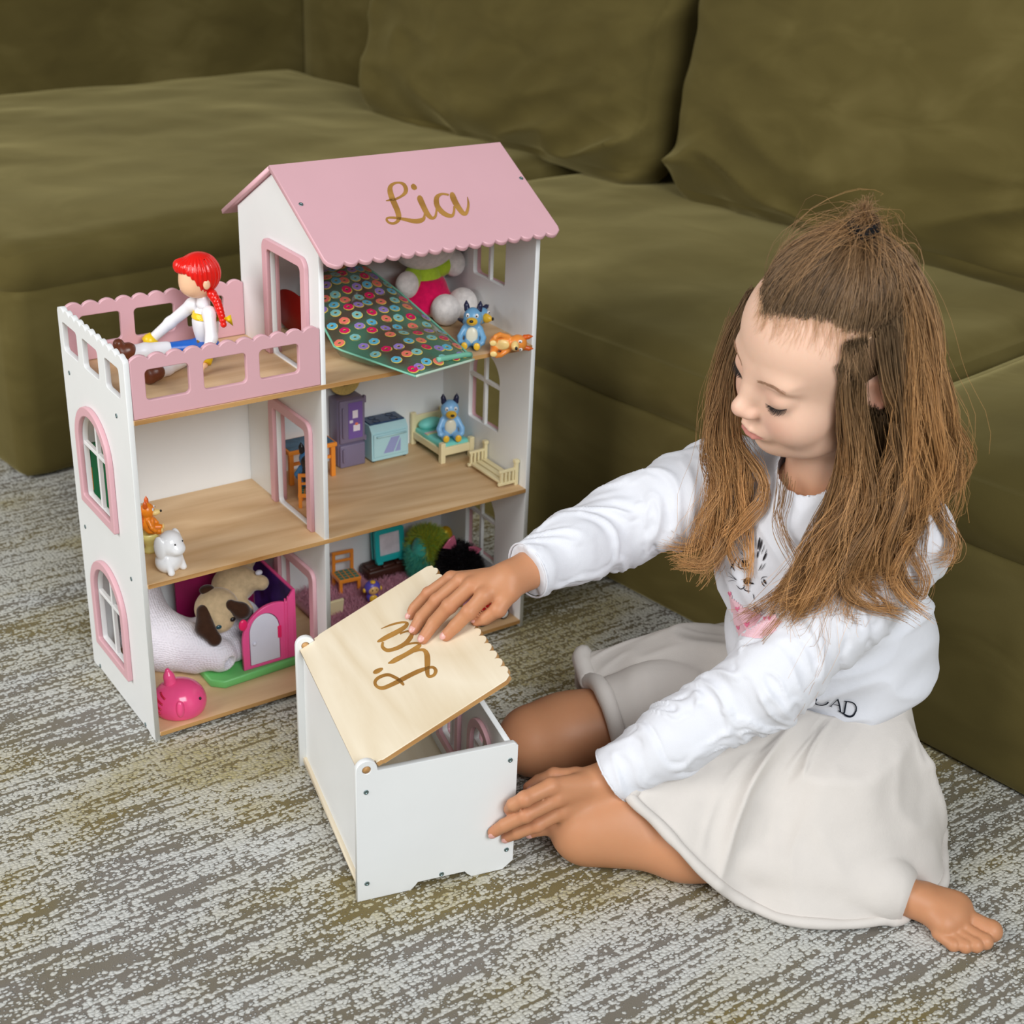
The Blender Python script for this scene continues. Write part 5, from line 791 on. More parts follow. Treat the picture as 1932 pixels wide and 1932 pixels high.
 'K': ([(5160,-4283,3525),(5161,-4284,3526),(5160,-4302,3524),(5161,-4303,3527),(5159,-4327,3522),(5160,-4329,3527),(5158,-4351,3519),(5160,-4354,3524),(5156,-4371,3512),(5158,-4375,3518),(5154,-4389,3503),(5155,-4395,3508),(5152,-4406,3494),(5153,-4411,3499),(5149,-4420,3485),(5150,-4424,3488),(5147,-4432,3475),(5148,-4435,3478),(5146,-4441,3469),(5146,-4442,3470),(5143,-4292,3431),(5138,-4303,3438),(5138,-4300,3411),(5135,-4324,3427),(5134,-4314,3395),(5131,-4338,3411),(5125,-4340,3388),(5126,-4345,3391),(5142,-4328,3455),(5143,-4334,3459),(5136,-4333,3431),(5139,-4357,3444),(5131,-4347,3411),(5134,-4371,3424),(5127,-4370,3396),(5128,-4377,3400),(5137,-4365,3438),(5138,-4369,3441),(5134,-4369,3424),(5136,-4383,3433),(5131,-4378,3413),(5133,-4392,3422),(5129,-4392,3406),(5129,-4396,3408),(5116,-4307,3316),(5117,-4309,3317),(5108,-4337,3285),(5109,-4344,3289),(5100,-4369,3255),(5101,-4375,3260),(5093,-4403,3227),(5088,-4409,3232),(5122,-4341,3347),(5122,-4343,3348),(5108,-4367,3316),(5109,-4375,3320),(5100,-4391,3283),(5100,-4398,3287),(5092,-4417,3251),(5092,-4419,3252),(5124,-4389,3385),(5124,-4391,3386),(5115,-4405,3348),(5116,-4413,3352),(5106,-4423,3313),(5107,-4432,3317),(5098,-4445,3279),(5098,-4447,3280),(5129,-4424,3407),(5130,-4426,3408),(5117,-4445,3359),(5118,-4452,3363),(5106,-4468,3313),(5107,-4475,3316),(5096,-4493,3267),(5096,-4495,3268),(5137,-4467,3432),(5137,-4469,3433),(5126,-4482,3391),(5127,-4489,3393),(5116,-4499,3350),(5117,-4506,3353),(5107,-4519,3310),(5107,-4521,3311),(5144,-4536,3445),(5145,-4544,3446),(5131,-4530,3400),(5135,-4558,3405),(5119,-4534,3356),(5123,-4562,3362),(5109,-4547,3315),(5110,-4555,3316),(5141,-4579,3447),(5142,-4583,3448),(5132,-4568,3393),(5129,-4591,3399),(5118,-4569,3343),(5120,-4587,3346),(5106,-4576,3294),(5106,-4581,3295),(5118,-4676,3328),(5119,-4682,3328),(5113,-4656,3293),(5116,-4679,3292),(5105,-4648,3261),(5107,-4672,3260),(5098,-4649,3228),(5099,-4655,3227),(5097,-4500,3270),(5097,-4507,3273),(5090,-4498,3239),(5093,-4523,3248),(5084,-4504,3211),(5087,-4530,3220),(5080,-4520,3185),(5081,-4527,3188),(5107,-4561,3304),(5108,-4566,3305),(5101,-4558,3277),(5103,-4576,3281),(5095,-4560,3251),(5097,-4579,3255),(5091,-4570,3227),(5091,-4575,3228),(5100,-4315,3238),(5100,-4317,3239),(5094,-4340,3220),(5095,-4346,3226),(5090,-4366,3204),(5091,-4372,3210),(5086,-4393,3190),(5087,-4395,3192),(5090,-4317,3189),(5091,-4318,3190),(5087,-4340,3181),(5088,-4344,3187),(5085,-4364,3175),(5086,-4368,3181),(5083,-4389,3172),(5083,-4390,3173),(5134,-4627,3403),(5134,-4630,3403),(5122,-4621,3365),(5123,-4629,3365),(5116,-4613,3323),(5117,-4621,3323),(5106,-4611,3284),(5107,-4613,3284),(5130,-4669,3372),(5130,-4671,3372),(5120,-4664,3339),(5121,-4672,3339),(5116,-4656,3303),(5117,-4664,3303),(5108,-4655,3270),(5108,-4658,3270),(5092,-4651,3195),(5092,-4654,3195),(5086,-4641,3165),(5087,-4650,3165),(5080,-4633,3135),(5081,-4643,3135),(5081,-4624,3100),(5081,-4627,3100),(5102,-4692,3220),(5102,-4694,3220),(5094,-4678,3186),(5094,-4685,3185),(5086,-4666,3151),(5087,-4673,3150),(5085,-4651,3112),(5085,-4653,3111),(5080,-4406,3156),(5080,-4407,3154),(5079,-4389,3146),(5079,-4391,3144),(5078,-4365,3131),(5078,-4368,3128),(5077,-4346,3113),(5077,-4352,3112),(5075,-4340,3092),(5075,-4349,3094),(5078,-4337,3067),(5073,-4351,3074),(5076,-4341,3048),(5076,-4351,3053),(5075,-4348,3034),(5075,-4358,3041),(5073,-4360,3023),(5074,-4368,3032),(5072,-4377,3018),(5073,-4382,3029),(5067,-4407,3025),(5067,-4409,3035),(5067,-4436,3034),(5067,-4435,3043),(5067,-4461,3044),(5068,-4458,3053),(5069,-4480,3056),(5069,-4474,3063),(5070,-4495,3071),(5070,-4486,3074),(5072,-4504,3088),(5072,-4494,3087),(5074,-4507,3107),(5074,-4497,3105),(5077,-4505,3128),(5076,-4495,3125),(5079,-4498,3146),(5078,-4489,3141),(5076,-4491,3162),(5080,-4480,3152),(5077,-4476,3170),(5081,-4466,3160),(5082,-4454,3170),(5081,-4452,3165),(5082,-4437,3168),(5081,-4437,3163),(5081,-4419,3161),(5080,-4419,3158),(5080,-4407,3156),(5080,-4407,3154),(5068,-4483,2951),(5069,-4496,2965),(5068,-4484,2921),(5065,-4536,2978),(5068,-4502,2911),(5071,-4549,2963),(5069,-4537,2920),(5070,-4550,2934),(5068,-4467,2932),(5068,-4476,2941),(5068,-4471,2908),(5069,-4505,2941),(5068,-4488,2895),(5069,-4521,2928),(5069,-4516,2894),(5069,-4525,2904),(5069,-4533,2919),(5069,-4534,2925),(5070,-4552,2915),(5070,-4557,2936),(5071,-4572,2918),(5072,-4577,2939),(5072,-4595,2929),(5072,-4596,2935),(5069,-4495,2878),(5069,-4498,2879),(5069,-4494,2870),(5069,-4500,2873),(5069,-4493,2860),(5069,-4502,2863),(5075,-4484,2848),(5075,-4494,2847),(5075,-4477,2840),(5075,-4484,2834),(5075,-4466,2831),(5076,-4469,2822),(5076,-4455,2826),(5076,-4450,2816),(5076,-4436,2828),(5076,-4429,2819),(5076,-4412,2834),(5076,-4407,2828),(5076,-4394,2838),(5076,-4392,2835),(5075,-4488,2846),(5070,-4495,2852),(5075,-4497,2839),(5075,-4501,2845),(5076,-4510,2831),(5076,-4517,2839),(5076,-4527,2826),(5076,-4531,2836),(5077,-4547,2830),(5077,-4548,2839),(5077,-4567,2839),(5077,-4567,2844),(5078,-4581,2846),(5078,-4581,2848),(5087,-4232,2916),(5087,-4233,2917),(5084,-4252,2914),(5084,-4255,2918),(5081,-4281,2912),(5081,-4285,2917),(5079,-4309,2909),(5078,-4313,2914),(5077,-4334,2903),(5077,-4338,2909),(5076,-4357,2897),(5070,-4365,2905),(5070,-4379,2897),(5070,-4380,2898),(5092,-4234,2863),(5092,-4235,2864),(5085,-4259,2871),(5084,-4260,2875),(5081,-4287,2878),(5081,-4288,2884),(5079,-4313,2884),(5079,-4316,2890),(5077,-4340,2887),(5077,-4343,2892),(5075,-4367,2889),(5070,-4374,2896),(5069,-4391,2894),(5069,-4392,2896),(5095,-4241,2803),(5095,-4240,2804),(5092,-4261,2817),(5092,-4259,2819),(5083,-4293,2840),(5083,-4291,2843),(5079,-4319,2855),(5079,-4318,2860),(5077,-4344,2865),(5077,-4345,2870),(5076,-4370,2873),(5076,-4371,2876),(5075,-4388,2878),(5075,-4388,2879),(5082,-4300,3124),(5082,-4305,3125),(5085,-4285,3092),(5084,-4302,3096),(5082,-4281,3065),(5081,-4297,3068),(5080,-4282,3038),(5080,-4286,3039),(5081,-4283,3056),(5081,-4288,3057),(5080,-4274,3027),(5079,-4291,3032),(5079,-4270,2999),(5078,-4287,3004),(5083,-4266,2969),(5083,-4271,2970),(5078,-4279,3001),(5078,-4281,3003),(5076,-4294,2990),(5076,-4300,2996),(5075,-4311,2981),(5074,-4317,2987),(5073,-4329,2974),(5073,-4331,2975),(5077,-4677,3013),(5077,-4675,3013),(5079,-4683,3025),(5078,-4677,3025),(5081,-4690,3040),(5080,-4683,3042),(5083,-4699,3053),(5083,-4693,3058),(5086,-4714,3063),(5086,-4712,3069),(5089,-4734,3073),(5090,-4733,3078),(5092,-4748,3081),(5092,-4748,3083),(5078,-4686,3009),(5078,-4688,3011),(5082,-4686,2993),(5083,-4693,2997),(5082,-4696,2976),(5083,-4704,2983),(5082,-4706,2963),(5083,-4715,2972),(5083,-4720,2959),(5084,-4724,2969),(5089,-4728,2957),(5089,-4730,2964),(5089,-4737,2960),(5089,-4738,2963),(5082,-4708,3034),(5083,-4713,3039),(5086,-4709,3010),(5089,-4730,3028),(5086,-4722,2996),(5089,-4743,3014),(5087,-4743,2989),(5087,-4749,2994),(5097,-4650,2690),(5097,-4653,2693),(5101,-4663,2670),(5101,-4674,2681),(5103,-4682,2655),(5102,-4693,2666),(5108,-4702,2642),(5107,-4705,2645),(5096,-4681,2714),(5096,-4683,2717),(5099,-4699,2691),(5103,-4705,2698),(5102,-4721,2671),(5106,-4728,2680),(5108,-4745,2654),(5112,-4743,2654),(5098,-4722,2725),(5098,-4724,2727),(5102,-4736,2703),(5106,-4740,2708),(5106,-4753,2684),(5109,-4758,2690),(5111,-4772,2667),(5110,-4775,2670),(4817,-5134,2940),(4818,-5136,2942),(4778,-5190,2957),(4782,-5194,2965),(4757,-5232,2964),(4761,-5236,2972),(4741,-5272,2972),(4742,-5273,2974),(4806,-5172,2970),(4807,-5174,2972),(4780,-5212,2974),(4783,-5218,2981),(4760,-5251,2977),(4763,-5256,2983),(4743,-5289,2980),(4744,-5291,2982),(5080,-4614,2827),(5080,-4616,2828),(5081,-4625,2807),(5081,-4631,2813),(5087,-4633,2787),(5087,-4639,2792),(5087,-4648,2771),(5087,-4650,2773),(5076,-4373,3115),(5076,-4387,3121),(5075,-4390,3111),(5075,-4376,3104),(5074,-4393,3101),(5073,-4379,3094),(5072,-4396,3090),(5072,-4382,3084),(5071,-4399,3080),(5071,-4385,3073),(5070,-4402,3069),(5070,-4387,3063),(5069,-4405,3059),(5069,-4390,3052),(5068,-4407,3048),(5068,-4393,3041),(5077,-4402,3128),(5075,-4405,3118),(5074,-4408,3107),(5073,-4411,3097),(5072,-4414,3086),(5070,-4416,3076),(5069,-4419,3065),(5068,-4422,3055),(5077,-4416,3134),(5076,-4419,3124),(5074,-4422,3114),(5073,-4425,3103),(5072,-4428,3093),(5071,-4431,3082),(5070,-4433,3072),(5069,-4436,3061),(5078,-4430,3140),(5076,-4433,3130),(5075,-4436,3120),(5074,-4439,3109),(5072,-4442,3099),(5071,-4445,3089),(5070,-4448,3078),(5069,-4450,3067),(5079,-4443,3146),(5077,-4447,3136),(5076,-4450,3126),(5074,-4453,3116),(5073,-4456,3105),(5072,-4459,3095),(5071,-4462,3084),(5070,-4464,3074),(5080,-4457,3152),(5078,-4460,3142),(5077,-4463,3132),(5075,-4467,3122),(5074,-4470,3111),(5073,-4473,3101),(5072,-4475,3090),(5076,-4480,3128),(5075,-4483,3117),(5074,-4486,3107),(5072,-4489,3097)], [(0,1,3,2),(2,3,5,4),(4,5,7,6),(6,7,9,8),(8,9,11,10),(10,11,13,12),(12,13,15,14),(14,15,17,16),(16,17,19,18),(20,21,23,22),(22,23,25,24),(24,25,27,26),(28,29,31,30),(30,31,33,32),(32,33,35,34),(36,37,39,38),(38,39,41,40),(40,41,43,42),(44,45,47,46),(46,47,49,48),(48,49,51,50),(52,53,55,54),(54,55,57,56),(56,57,59,58),(60,61,63,62),(62,63,65,64),(64,65,67,66),(68,69,71,70),(70,71,73,72),(72,73,75,74),(76,77,79,78),(78,79,81,80),(80,81,83,82),(84,85,87,86),(86,87,89,88),(88,89,91,90),(92,93,95,94),(94,95,97,96),(96,97,99,98),(100,101,103,102),(102,103,105,104),(104,105,107,106),(108,109,111,110),(110,111,113,112),(112,113,115,114),(116,117,119,118),(118,119,121,120),(120,121,123,122),(124,125,127,126),(126,127,129,128),(128,129,131,130),(132,133,135,134),(134,135,137,136),(136,137,139,138),(140,141,143,142),(142,143,145,144),(144,145,147,146),(148,149,151,150),(150,151,153,152),(152,153,155,154),(156,157,159,158),(158,159,161,160),(160,161,163,162),(164,165,167,166),(166,167,169,168),(168,169,171,170),(172,173,175,174),(174,175,177,176),(176,177,179,178),(178,179,181,180),(180,181,183,182),(182,183,185,184),(184,185,187,186),(186,187,189,188),(188,189,191,190),(190,191,193,192),(192,193,195,194),(194,195,197,196),(196,197,199,198),(198,199,201,200),(200,201,203,202),(202,203,205,204),(204,205,207,206),(206,207,209,208),(208,209,211,210),(210,211,213,212),(212,213,215,214),(214,215,217,216),(216,217,219,218),(218,219,221,220),(222,223,225,224),(224,225,227,226),(226,227,229,228),(230,231,233,232),(232,233,235,234),(234,235,237,236),(238,239,241,240),(240,241,243,242),(242,243,245,244),(246,247,249,248),(248,249,251,250),(250,251,253,252),(252,253,255,254),(254,255,257,256),(256,257,259,258),(258,259,261,260),(260,261,263,262),(262,263,265,264),(266,267,269,268),(268,269,271,270),(270,271,273,272),(272,273,275,274),(274,275,277,276),(276,277,279,278),(280,281,283,282),(282,283,285,284),(284,285,287,286),(286,287,289,288),(288,289,291,290),(290,291,293,292),(294,295,297,296),(296,297,299,298),(298,299,301,300),(300,301,303,302),(302,303,305,304),(304,305,307,306),(308,309,311,310),(310,311,313,312),(312,313,315,314),(314,315,317,316),(316,317,319,318),(318,319,321,320),(322,323,325,324),(324,325,327,326),(326,327,329,328),(330,331,333,332),(332,333,335,334),(334,335,337,336),(338,339,341,340),(340,341,343,342),(342,343,345,344),(346,347,349,348),(348,349,351,350),(350,351,353,352),(352,353,355,354),(354,355,357,356),(356,357,359,358),(360,361,363,362),(362,363,365,364),(364,365,367,366),(366,367,369,368),(368,369,371,370),(370,371,373,372),(374,375,377,376),(376,377,379,378),(378,379,381,380),(382,383,385,384),(384,385,387,386),(386,387,389,388),(390,391,393,392),(392,393,395,394),(394,395,397,396),(398,399,401,400),(400,401,403,402),(402,403,405,404),(406,407,409,408),(408,409,411,410),(410,411,413,412),(414,415,417,416),(416,417,419,418),(418,419,421,420),(422,423,425,424),(424,425,427,426),(426,427,429,428),(430,431,432,433),(433,432,434,435),(435,434,436,437),(437,436,438,439),(439,438,440,441),(441,440,442,443),(443,442,444,445),(431,446,447,432),(432,447,448,434),(434,448,449,436),(436,449,450,438),(438,450,451,440),(440,451,452,442),(442,452,453,444),(446,454,455,447),(447,455,456,448),(448,456,457,449),(449,457,458,450),(450,458,459,451),(451,459,460,452),(452,460,461,453),(454,462,463,455),(455,463,464,456),(456,464,465,457),(457,465,466,458),(458,466,467,459),(459,467,468,460),(460,468,469,461),(462,470,471,463),(463,471,472,464),(464,472,473,465),(465,473,474,466),(466,474,475,467),(467,475,476,468),(468,476,477,469),(470,478,479,471),(471,479,480,472),(472,480,481,473),(473,481,482,474),(474,482,483,475),(475,483,484,476),(481,485,486,482),(482,486,487,483),(483,487,488,484)]),
 'W': ([(5073,-4455,3107),(5074,-4454,3112),(5073,-4467,3105),(5075,-4462,3123),(5074,-4477,3110),(5076,-4472,3127),(5075,-4484,3120),(5076,-4483,3125)], [(0,1,3,2),(2,3,5,4),(4,5,7,6)]),
 'H': ([(5121,-4368,2535),(5119,-4382,2543),(5120,-4383,2533),(5127,-4364,2521),(5118,-4382,2553),(5116,-4396,2560),(5117,-4396,2550),(5117,-4397,2540),(5118,-4397,2531),(5126,-4378,2519),(5124,-4393,2517),(5127,-4379,2509),(5115,-4410,2557),(5115,-4410,2548),(5116,-4411,2538),(5117,-4412,2528),(5123,-4407,2514),(5125,-4393,2507),(5113,-4423,2565),(5114,-4424,2555),(5114,-4424,2545),(5115,-4425,2535),(5121,-4421,2522),(5122,-4421,2512),(5124,-4408,2505),(5112,-4423,2574),(5110,-4436,2581),(5111,-4436,2572),(5112,-4437,2562),(5113,-4438,2552),(5113,-4439,2543),(5129,-4522,2412),(5126,-4536,2420),(5130,-4534,2408),(5128,-4524,2404),(5127,-4533,2428),(5125,-4547,2436),(5123,-4550,2428),(5127,-4548,2416),(5130,-4547,2404),(5128,-4537,2400),(5128,-4550,2397),(5132,-4535,2388),(5126,-4559,2432),(5124,-4563,2424),(5127,-4562,2413),(5129,-4561,2402),(5131,-4560,2391),(5130,-4549,2386),(5123,-4574,2440),(5126,-4573,2429),(5123,-4577,2422),(5125,-4576,2411),(5126,-4577,2401),(5131,-4573,2388),(5132,-4561,2381),(5119,-4576,2452),(5122,-4585,2456),(5119,-4588,2448),(5122,-4588,2437),(5124,-4587,2427),(5125,-4588,2417),(5195,-4295,2221),(5189,-4313,2232),(5190,-4314,2222),(5201,-4291,2207),(5189,-4312,2241),(5178,-4334,2256),(5184,-4330,2242),(5184,-4331,2233),(5189,-4328,2219),(5195,-4310,2209),(5189,-4329,2210),(5195,-4312,2199),(5178,-4347,2252),(5178,-4349,2243),(5178,-4350,2234),(5183,-4347,2221),(5183,-4349,2212),(5189,-4331,2201),(5174,-4364,2262),(5173,-4365,2253),(5173,-4367,2244),(5178,-4364,2231),(5177,-4366,2222),(5181,-4364,2210),(5187,-4346,2199),(5168,-4367,2275),(5164,-4383,2285),(5164,-4385,2276),(5168,-4382,2263),(5168,-4384,2254),(5172,-4381,2241),(4782,-5078,2837),(4762,-5108,2858),(4746,-5124,2861),(4760,-5100,2845),(4789,-5081,2846),(4769,-5111,2867),(4753,-5127,2870),(4738,-5142,2872),(4724,-5157,2875),(4731,-5139,2864),(4715,-5166,2873),(4717,-5154,2866),(4745,-5145,2881),(4731,-5159,2883),(4723,-5169,2881),(4709,-5182,2883),(4701,-5191,2880),(4702,-5180,2874),(4738,-5162,2892),(4730,-5171,2890),(4717,-5185,2891),(4709,-5194,2889),(4696,-5207,2890),(4689,-5215,2887),(4694,-5200,2878),(4752,-5147,2890),(4745,-5165,2900),(4732,-5179,2902),(4724,-5188,2900),(4716,-5196,2897),(4703,-5210,2898),(5127,-4218,2645),(5123,-4234,2653),(5124,-4234,2643),(5128,-4218,2634),(5121,-4234,2663),(5113,-4254,2675),(5119,-4249,2661),(5121,-4249,2651),(5122,-4249,2641),(5126,-4234,2632),(5124,-4249,2630),(5128,-4233,2622),(5111,-4269,2673),(5113,-4269,2663),(5119,-4264,2649),(5121,-4264,2639),(5122,-4264,2628),(5126,-4249,2620),(5109,-4284,2681),(5110,-4284,2671),(5111,-4284,2661),(5118,-4279,2647),(5119,-4279,2637),(5120,-4279,2626),(5124,-4264,2618),(5107,-4284,2691),(5105,-4298,2699),(5106,-4298,2689),(5107,-4298,2678),(5108,-4298,2668),(5110,-4299,2658),(4727,-5203,2912),(4722,-5219,2921),(4715,-5227,2918),(4715,-5216,2912),(4734,-5206,2920),(4729,-5221,2929),(4722,-5229,2926),(4715,-5237,2923),(4703,-5249,2923),(4708,-5234,2914),(4697,-5257,2919),(4696,-5247,2915),(4723,-5239,2931),(4711,-5252,2931),(4704,-5259,2928),(4698,-5267,2924),(4692,-5273,2920),(4690,-5264,2916),(4718,-5254,2940),(4711,-5262,2936),(4705,-5269,2932),(4699,-5276,2928),(4693,-5283,2924),(4688,-5289,2920),(4686,-5280,2916),(4730,-5242,2939),(4725,-5257,2948),(4719,-5264,2944),(4712,-5271,2941),(4707,-5278,2937),(4701,-5285,2932)], [(0,1,2,3),(4,5,6,1),(1,6,7,2),(2,7,8,9),(9,8,10,11),(6,12,13,7),(7,13,14,8),(8,14,15,10),(10,15,16,17),(12,18,19,13),(13,19,20,14),(14,20,21,15),(15,21,22,16),(16,22,23,24),(25,26,27,18),(18,27,28,19),(19,28,29,20),(20,29,30,21),(31,32,33,34),(35,36,37,32),(32,37,38,33),(33,38,39,40),(40,39,41,42),(37,43,44,38),(38,44,45,39),(39,45,46,41),(41,46,47,48),(43,49,50,44),(44,50,51,45),(45,51,52,46),(46,52,53,47),(47,53,54,55),(56,57,58,49),(49,58,59,50),(50,59,60,51),(51,60,61,52),(62,63,64,65),(66,67,68,63),(63,68,69,64),(64,69,70,71),(71,70,72,73),(68,74,75,69),(69,75,76,70),(70,76,77,72),(72,77,78,79),(74,80,81,75),(75,81,82,76),(76,82,83,77),(77,83,84,78),(78,84,85,86),(87,88,89,80),(80,89,90,81),(81,90,91,82),(82,91,92,83),(93,94,95,96),(97,98,99,94),(94,99,100,95),(95,100,101,102),(102,101,103,104),(99,105,106,100),(100,106,107,101),(101,107,108,103),(103,108,109,110),(105,111,112,106),(106,112,113,107),(107,113,114,108),(108,114,115,109),(109,115,116,117),(118,119,120,111),(111,120,121,112),(112,121,122,113),(113,122,123,114),(124,125,126,127),(128,129,130,125),(125,130,131,126),(126,131,132,133),(133,132,134,135),(130,136,137,131),(131,137,138,132),(132,138,139,134),(134,139,140,141),(136,142,143,137),(137,143,144,138),(138,144,145,139),(139,145,146,140),(140,146,147,148),(149,150,151,142),(142,151,152,143),(143,152,153,144),(144,153,154,145),(155,156,157,158),(159,160,161,156),(156,161,162,157),(157,162,163,164),(164,163,165,166),(161,167,168,162),(162,168,169,163),(163,169,170,165),(165,170,171,172),(167,173,174,168),(168,174,175,169),(169,175,176,170),(170,176,177,171),(171,177,178,179),(180,181,182,173),(173,182,183,174),(174,183,184,175),(175,184,185,176)]),
 'T': ([(5370,-5437,1898),(5380,-5448,1888),(5367,-5433,1886),(5380,-5443,1875),(5369,-5424,1864),(5377,-5439,1862),(5370,-5421,1842),(5379,-5436,1848),(5375,-5425,1823),(5379,-5441,1839),(5384,-5432,1804),(5389,-5445,1823),(5392,-5444,1793),(5395,-5453,1813),(5400,-5458,1786),(5404,-5462,1806),(5412,-5471,1781),(5408,-5477,1807),(5422,-5487,1784),(5419,-5485,1805),(5428,-5504,1795),(5423,-5498,1814),(5438,-5517,1807),(5427,-5513,1828),(5440,-5532,1826),(5433,-5521,1839),(5443,-5539,1843),(5435,-5526,1850),(5444,-5544,1859),(5435,-5529,1863),(5444,-5547,1870),(5435,-5532,1874),(5469,-5555,1780),(5462,-5551,1787),(5476,-5576,1827),(5470,-5571,1834),(5485,-5595,1873),(5479,-5590,1879),(5491,-5617,1921),(5489,-5608,1924),(5486,-5605,1925),(5492,-5620,1935),(5500,-5615,1866),(5510,-5626,1872),(5519,-5621,1802),(5529,-5632,1809),(5541,-5625,1736),(5546,-5641,1747),(5479,-5577,1821),(5479,-5580,1832),(5490,-5596,1819),(5490,-5598,1830),(5506,-5610,1813),(5506,-5612,1824),(5521,-5624,1807),(5521,-5627,1818),(5459,-5540,1788),(5460,-5543,1797),(5462,-5550,1786),(5463,-5554,1796),(5470,-5557,1780),(5471,-5560,1790),(5478,-5563,1774),(5479,-5567,1784),(5527,-5614,1746),(5527,-5617,1756),(5540,-5624,1738),(5540,-5627,1748),(5547,-5639,1735),(5547,-5642,1745),(5559,-5649,1727),(5559,-5652,1738),(5547,-5674,1893),(5560,-5685,1891),(5551,-5669,1844),(5563,-5680,1843),(5556,-5663,1795),(5568,-5675,1793),(5563,-5657,1744),(5575,-5668,1742),(5538,-5664,1887),(5536,-5665,1905),(5551,-5676,1887),(5549,-5677,1904),(5569,-5693,1887),(5568,-5694,1904),(5586,-5708,1883),(5586,-5711,1900),(5596,-5725,1879),(5598,-5729,1894),(5611,-5736,1866),(5615,-5741,1881),(5623,-5743,1853),(5629,-5750,1864),(5630,-5747,1838),(5639,-5755,1844),(5635,-5748,1821),(5645,-5756,1821),(5637,-5746,1804),(5648,-5754,1798),(5635,-5740,1786),(5645,-5747,1776),(5635,-5727,1762),(5644,-5732,1749),(5627,-5717,1748),(5635,-5720,1732),(5617,-5706,1739),(5623,-5707,1722),(5604,-5693,1735),(5609,-5692,1717),(5592,-5681,1734),(5595,-5679,1715),(5579,-5671,1737),(5581,-5667,1719),(5567,-5660,1744),(5567,-5656,1726),(5557,-5653,1749),(5558,-5648,1731)], [(0,1,3,2),(2,3,5,4),(4,5,7,6),(6,7,9,8),(8,9,11,10),(10,11,13,12),(12,13,15,14),(14,15,17,16),(16,17,19,18),(18,19,21,20),(20,21,23,22),(22,23,25,24),(24,25,27,26),(26,27,29,28),(28,29,31,30),(32,33,35,34),(34,35,37,36),(36,37,39,38),(40,41,43,42),(42,43,45,44),(44,45,47,46),(48,49,51,50),(50,51,53,52),(52,53,55,54),(56,57,59,58),(58,59,61,60),(60,61,63,62),(64,65,67,66),(66,67,69,68),(68,69,71,70),(72,73,75,74),(74,75,77,76),(76,77,79,78),(80,81,83,82),(82,83,85,84),(84,85,87,86),(86,87,89,88),(88,89,91,90),(90,91,93,92),(92,93,95,94),(94,95,97,96),(96,97,99,98),(98,99,101,100),(100,101,103,102),(102,103,105,104),(104,105,107,106),(106,107,109,108),(108,109,111,110),(110,111,113,112),(112,113,115,114),(114,115,117,116)]),
}

bvh = BVHTree.FromPolygons([tuple(v) for v in V], [tuple(q) for q in Q])
PCOL = dict(P=(238, 196, 206), K=(44, 42, 46), W=(240, 240, 244), H=(228, 124, 156), T=(30, 34, 44))
for k, (key, (pv, pf)) in enumerate(PRINT.items()):
    pv = np.array(pv) * 1e-4; nn = grad(shirt_sdf, pv); res = []
    for p, n in zip(pv, nn):
        h = bvh.ray_cast(Vector(p + n * .02), Vector(-n), .05); b_ = np.array(h[0]) if h[0] is not None else p
        res.append(b_ + n * (.0007 + .0003 * 'PHKWT'.index(key)))
    o = link('printed_lettering' if key == 'T' else 'kitten_print', mesh_from('print', res, pf), mat('print_' + key, PCOL[key], .8, .15), shirt); o['kind'] = 'stuff'
# stitched hems at the cuffs
for c, e, r in ((CUFN, NE, .0312), (CUFF_, FE, .0312)):
    ax = (c - e) / np.linalg.norm(c - e); e1 = np.cross(ax, A(0, 0, 1)); e1 /= np.linalg.norm(e1); e2 = np.cross(ax, e1)
    ring = lambda k, o, rr: [tuple(c - ax * o + (e1 * math.cos(2 * math.pi * j / 32) + e2 * math.sin(2 * math.pi * j / 32)) * rr) for j in range(33)]
    MB().tube(ring(0, .001, r + .0001), 0.0012, 6, False).build('cuff_hem', JERSEY, shirt, True)

ring = []
for j in range(41):
    a_ = 2 * math.pi * j / 40; el = np.radians(np.linspace(75, -80, 156))
    pp = NKC + .043 * np.stack([np.cos(el) * math.cos(a_), np.cos(el) * math.sin(a_), np.sin(el) * .93], 1)
    dd = shirt_base(pp); k = np.argmax(dd < 0); ring.append(tuple(pp[k]))
MB().tube(ring, .0030, 8, False).build('collar', JERSEY, shirt, True)
# ------------------------------------------------------------------ skirt
def catmull(P, n):
    P = np.asarray(P, float); out = []
    for i in range(len(P) - 1):
        p0 = P[max(i - 1, 0)]; p1 = P[i]; p2 = P[i + 1]; p3 = P[min(i + 2, len(P) - 1)]
        for k in range(n):
            t = k / n; out.append(.5 * ((2 * p1) + (-p0 + p2) * t + (2 * p0 - 5 * p1 + 4 * p2 - p3) * t * t + (-p0 + 3 * p1 - 3 * p2 + p3) * t ** 3))
    out.append(P[-1]); return np.array(out)
HEM = [((.690, -.400, .016), -150, .02), ((.640, -.285, .018), -120, .03), ((.550, -.228, .024), -100, .045), ((.470, -.232, .050), -82, .04), ((.460, -.243, .098), -66, .030), ((.444, -.258, .106), -54, .026), ((.430, -.298, .094), -42, .020),
       ((.430, -.345, .062), -26, .000), ((.425, -.385, .040), -6, -.030), ((.385, -.440, .072), 12, -.008), ((.335, -.488, .1000), 24, .020), ((.345, -.521, .0840), 33, .026), ((.353, -.551, .0690), 42, .032),
       ((.366, -.574, .0490), 52, .040), ((.386, -.594, .0270), 61, .046), ((.407, -.614, .0120), 68, .050), ((.430, -.650, .010), 77, .052), ((.497, -.692, .010), 92, .050), ((.588, -.700, .014), 112, .040), ((.634, -.668, .018), 128, .030), ((.680, -.605, .018), 148, .02), ((.705, -.510, .018), 178, .015)]
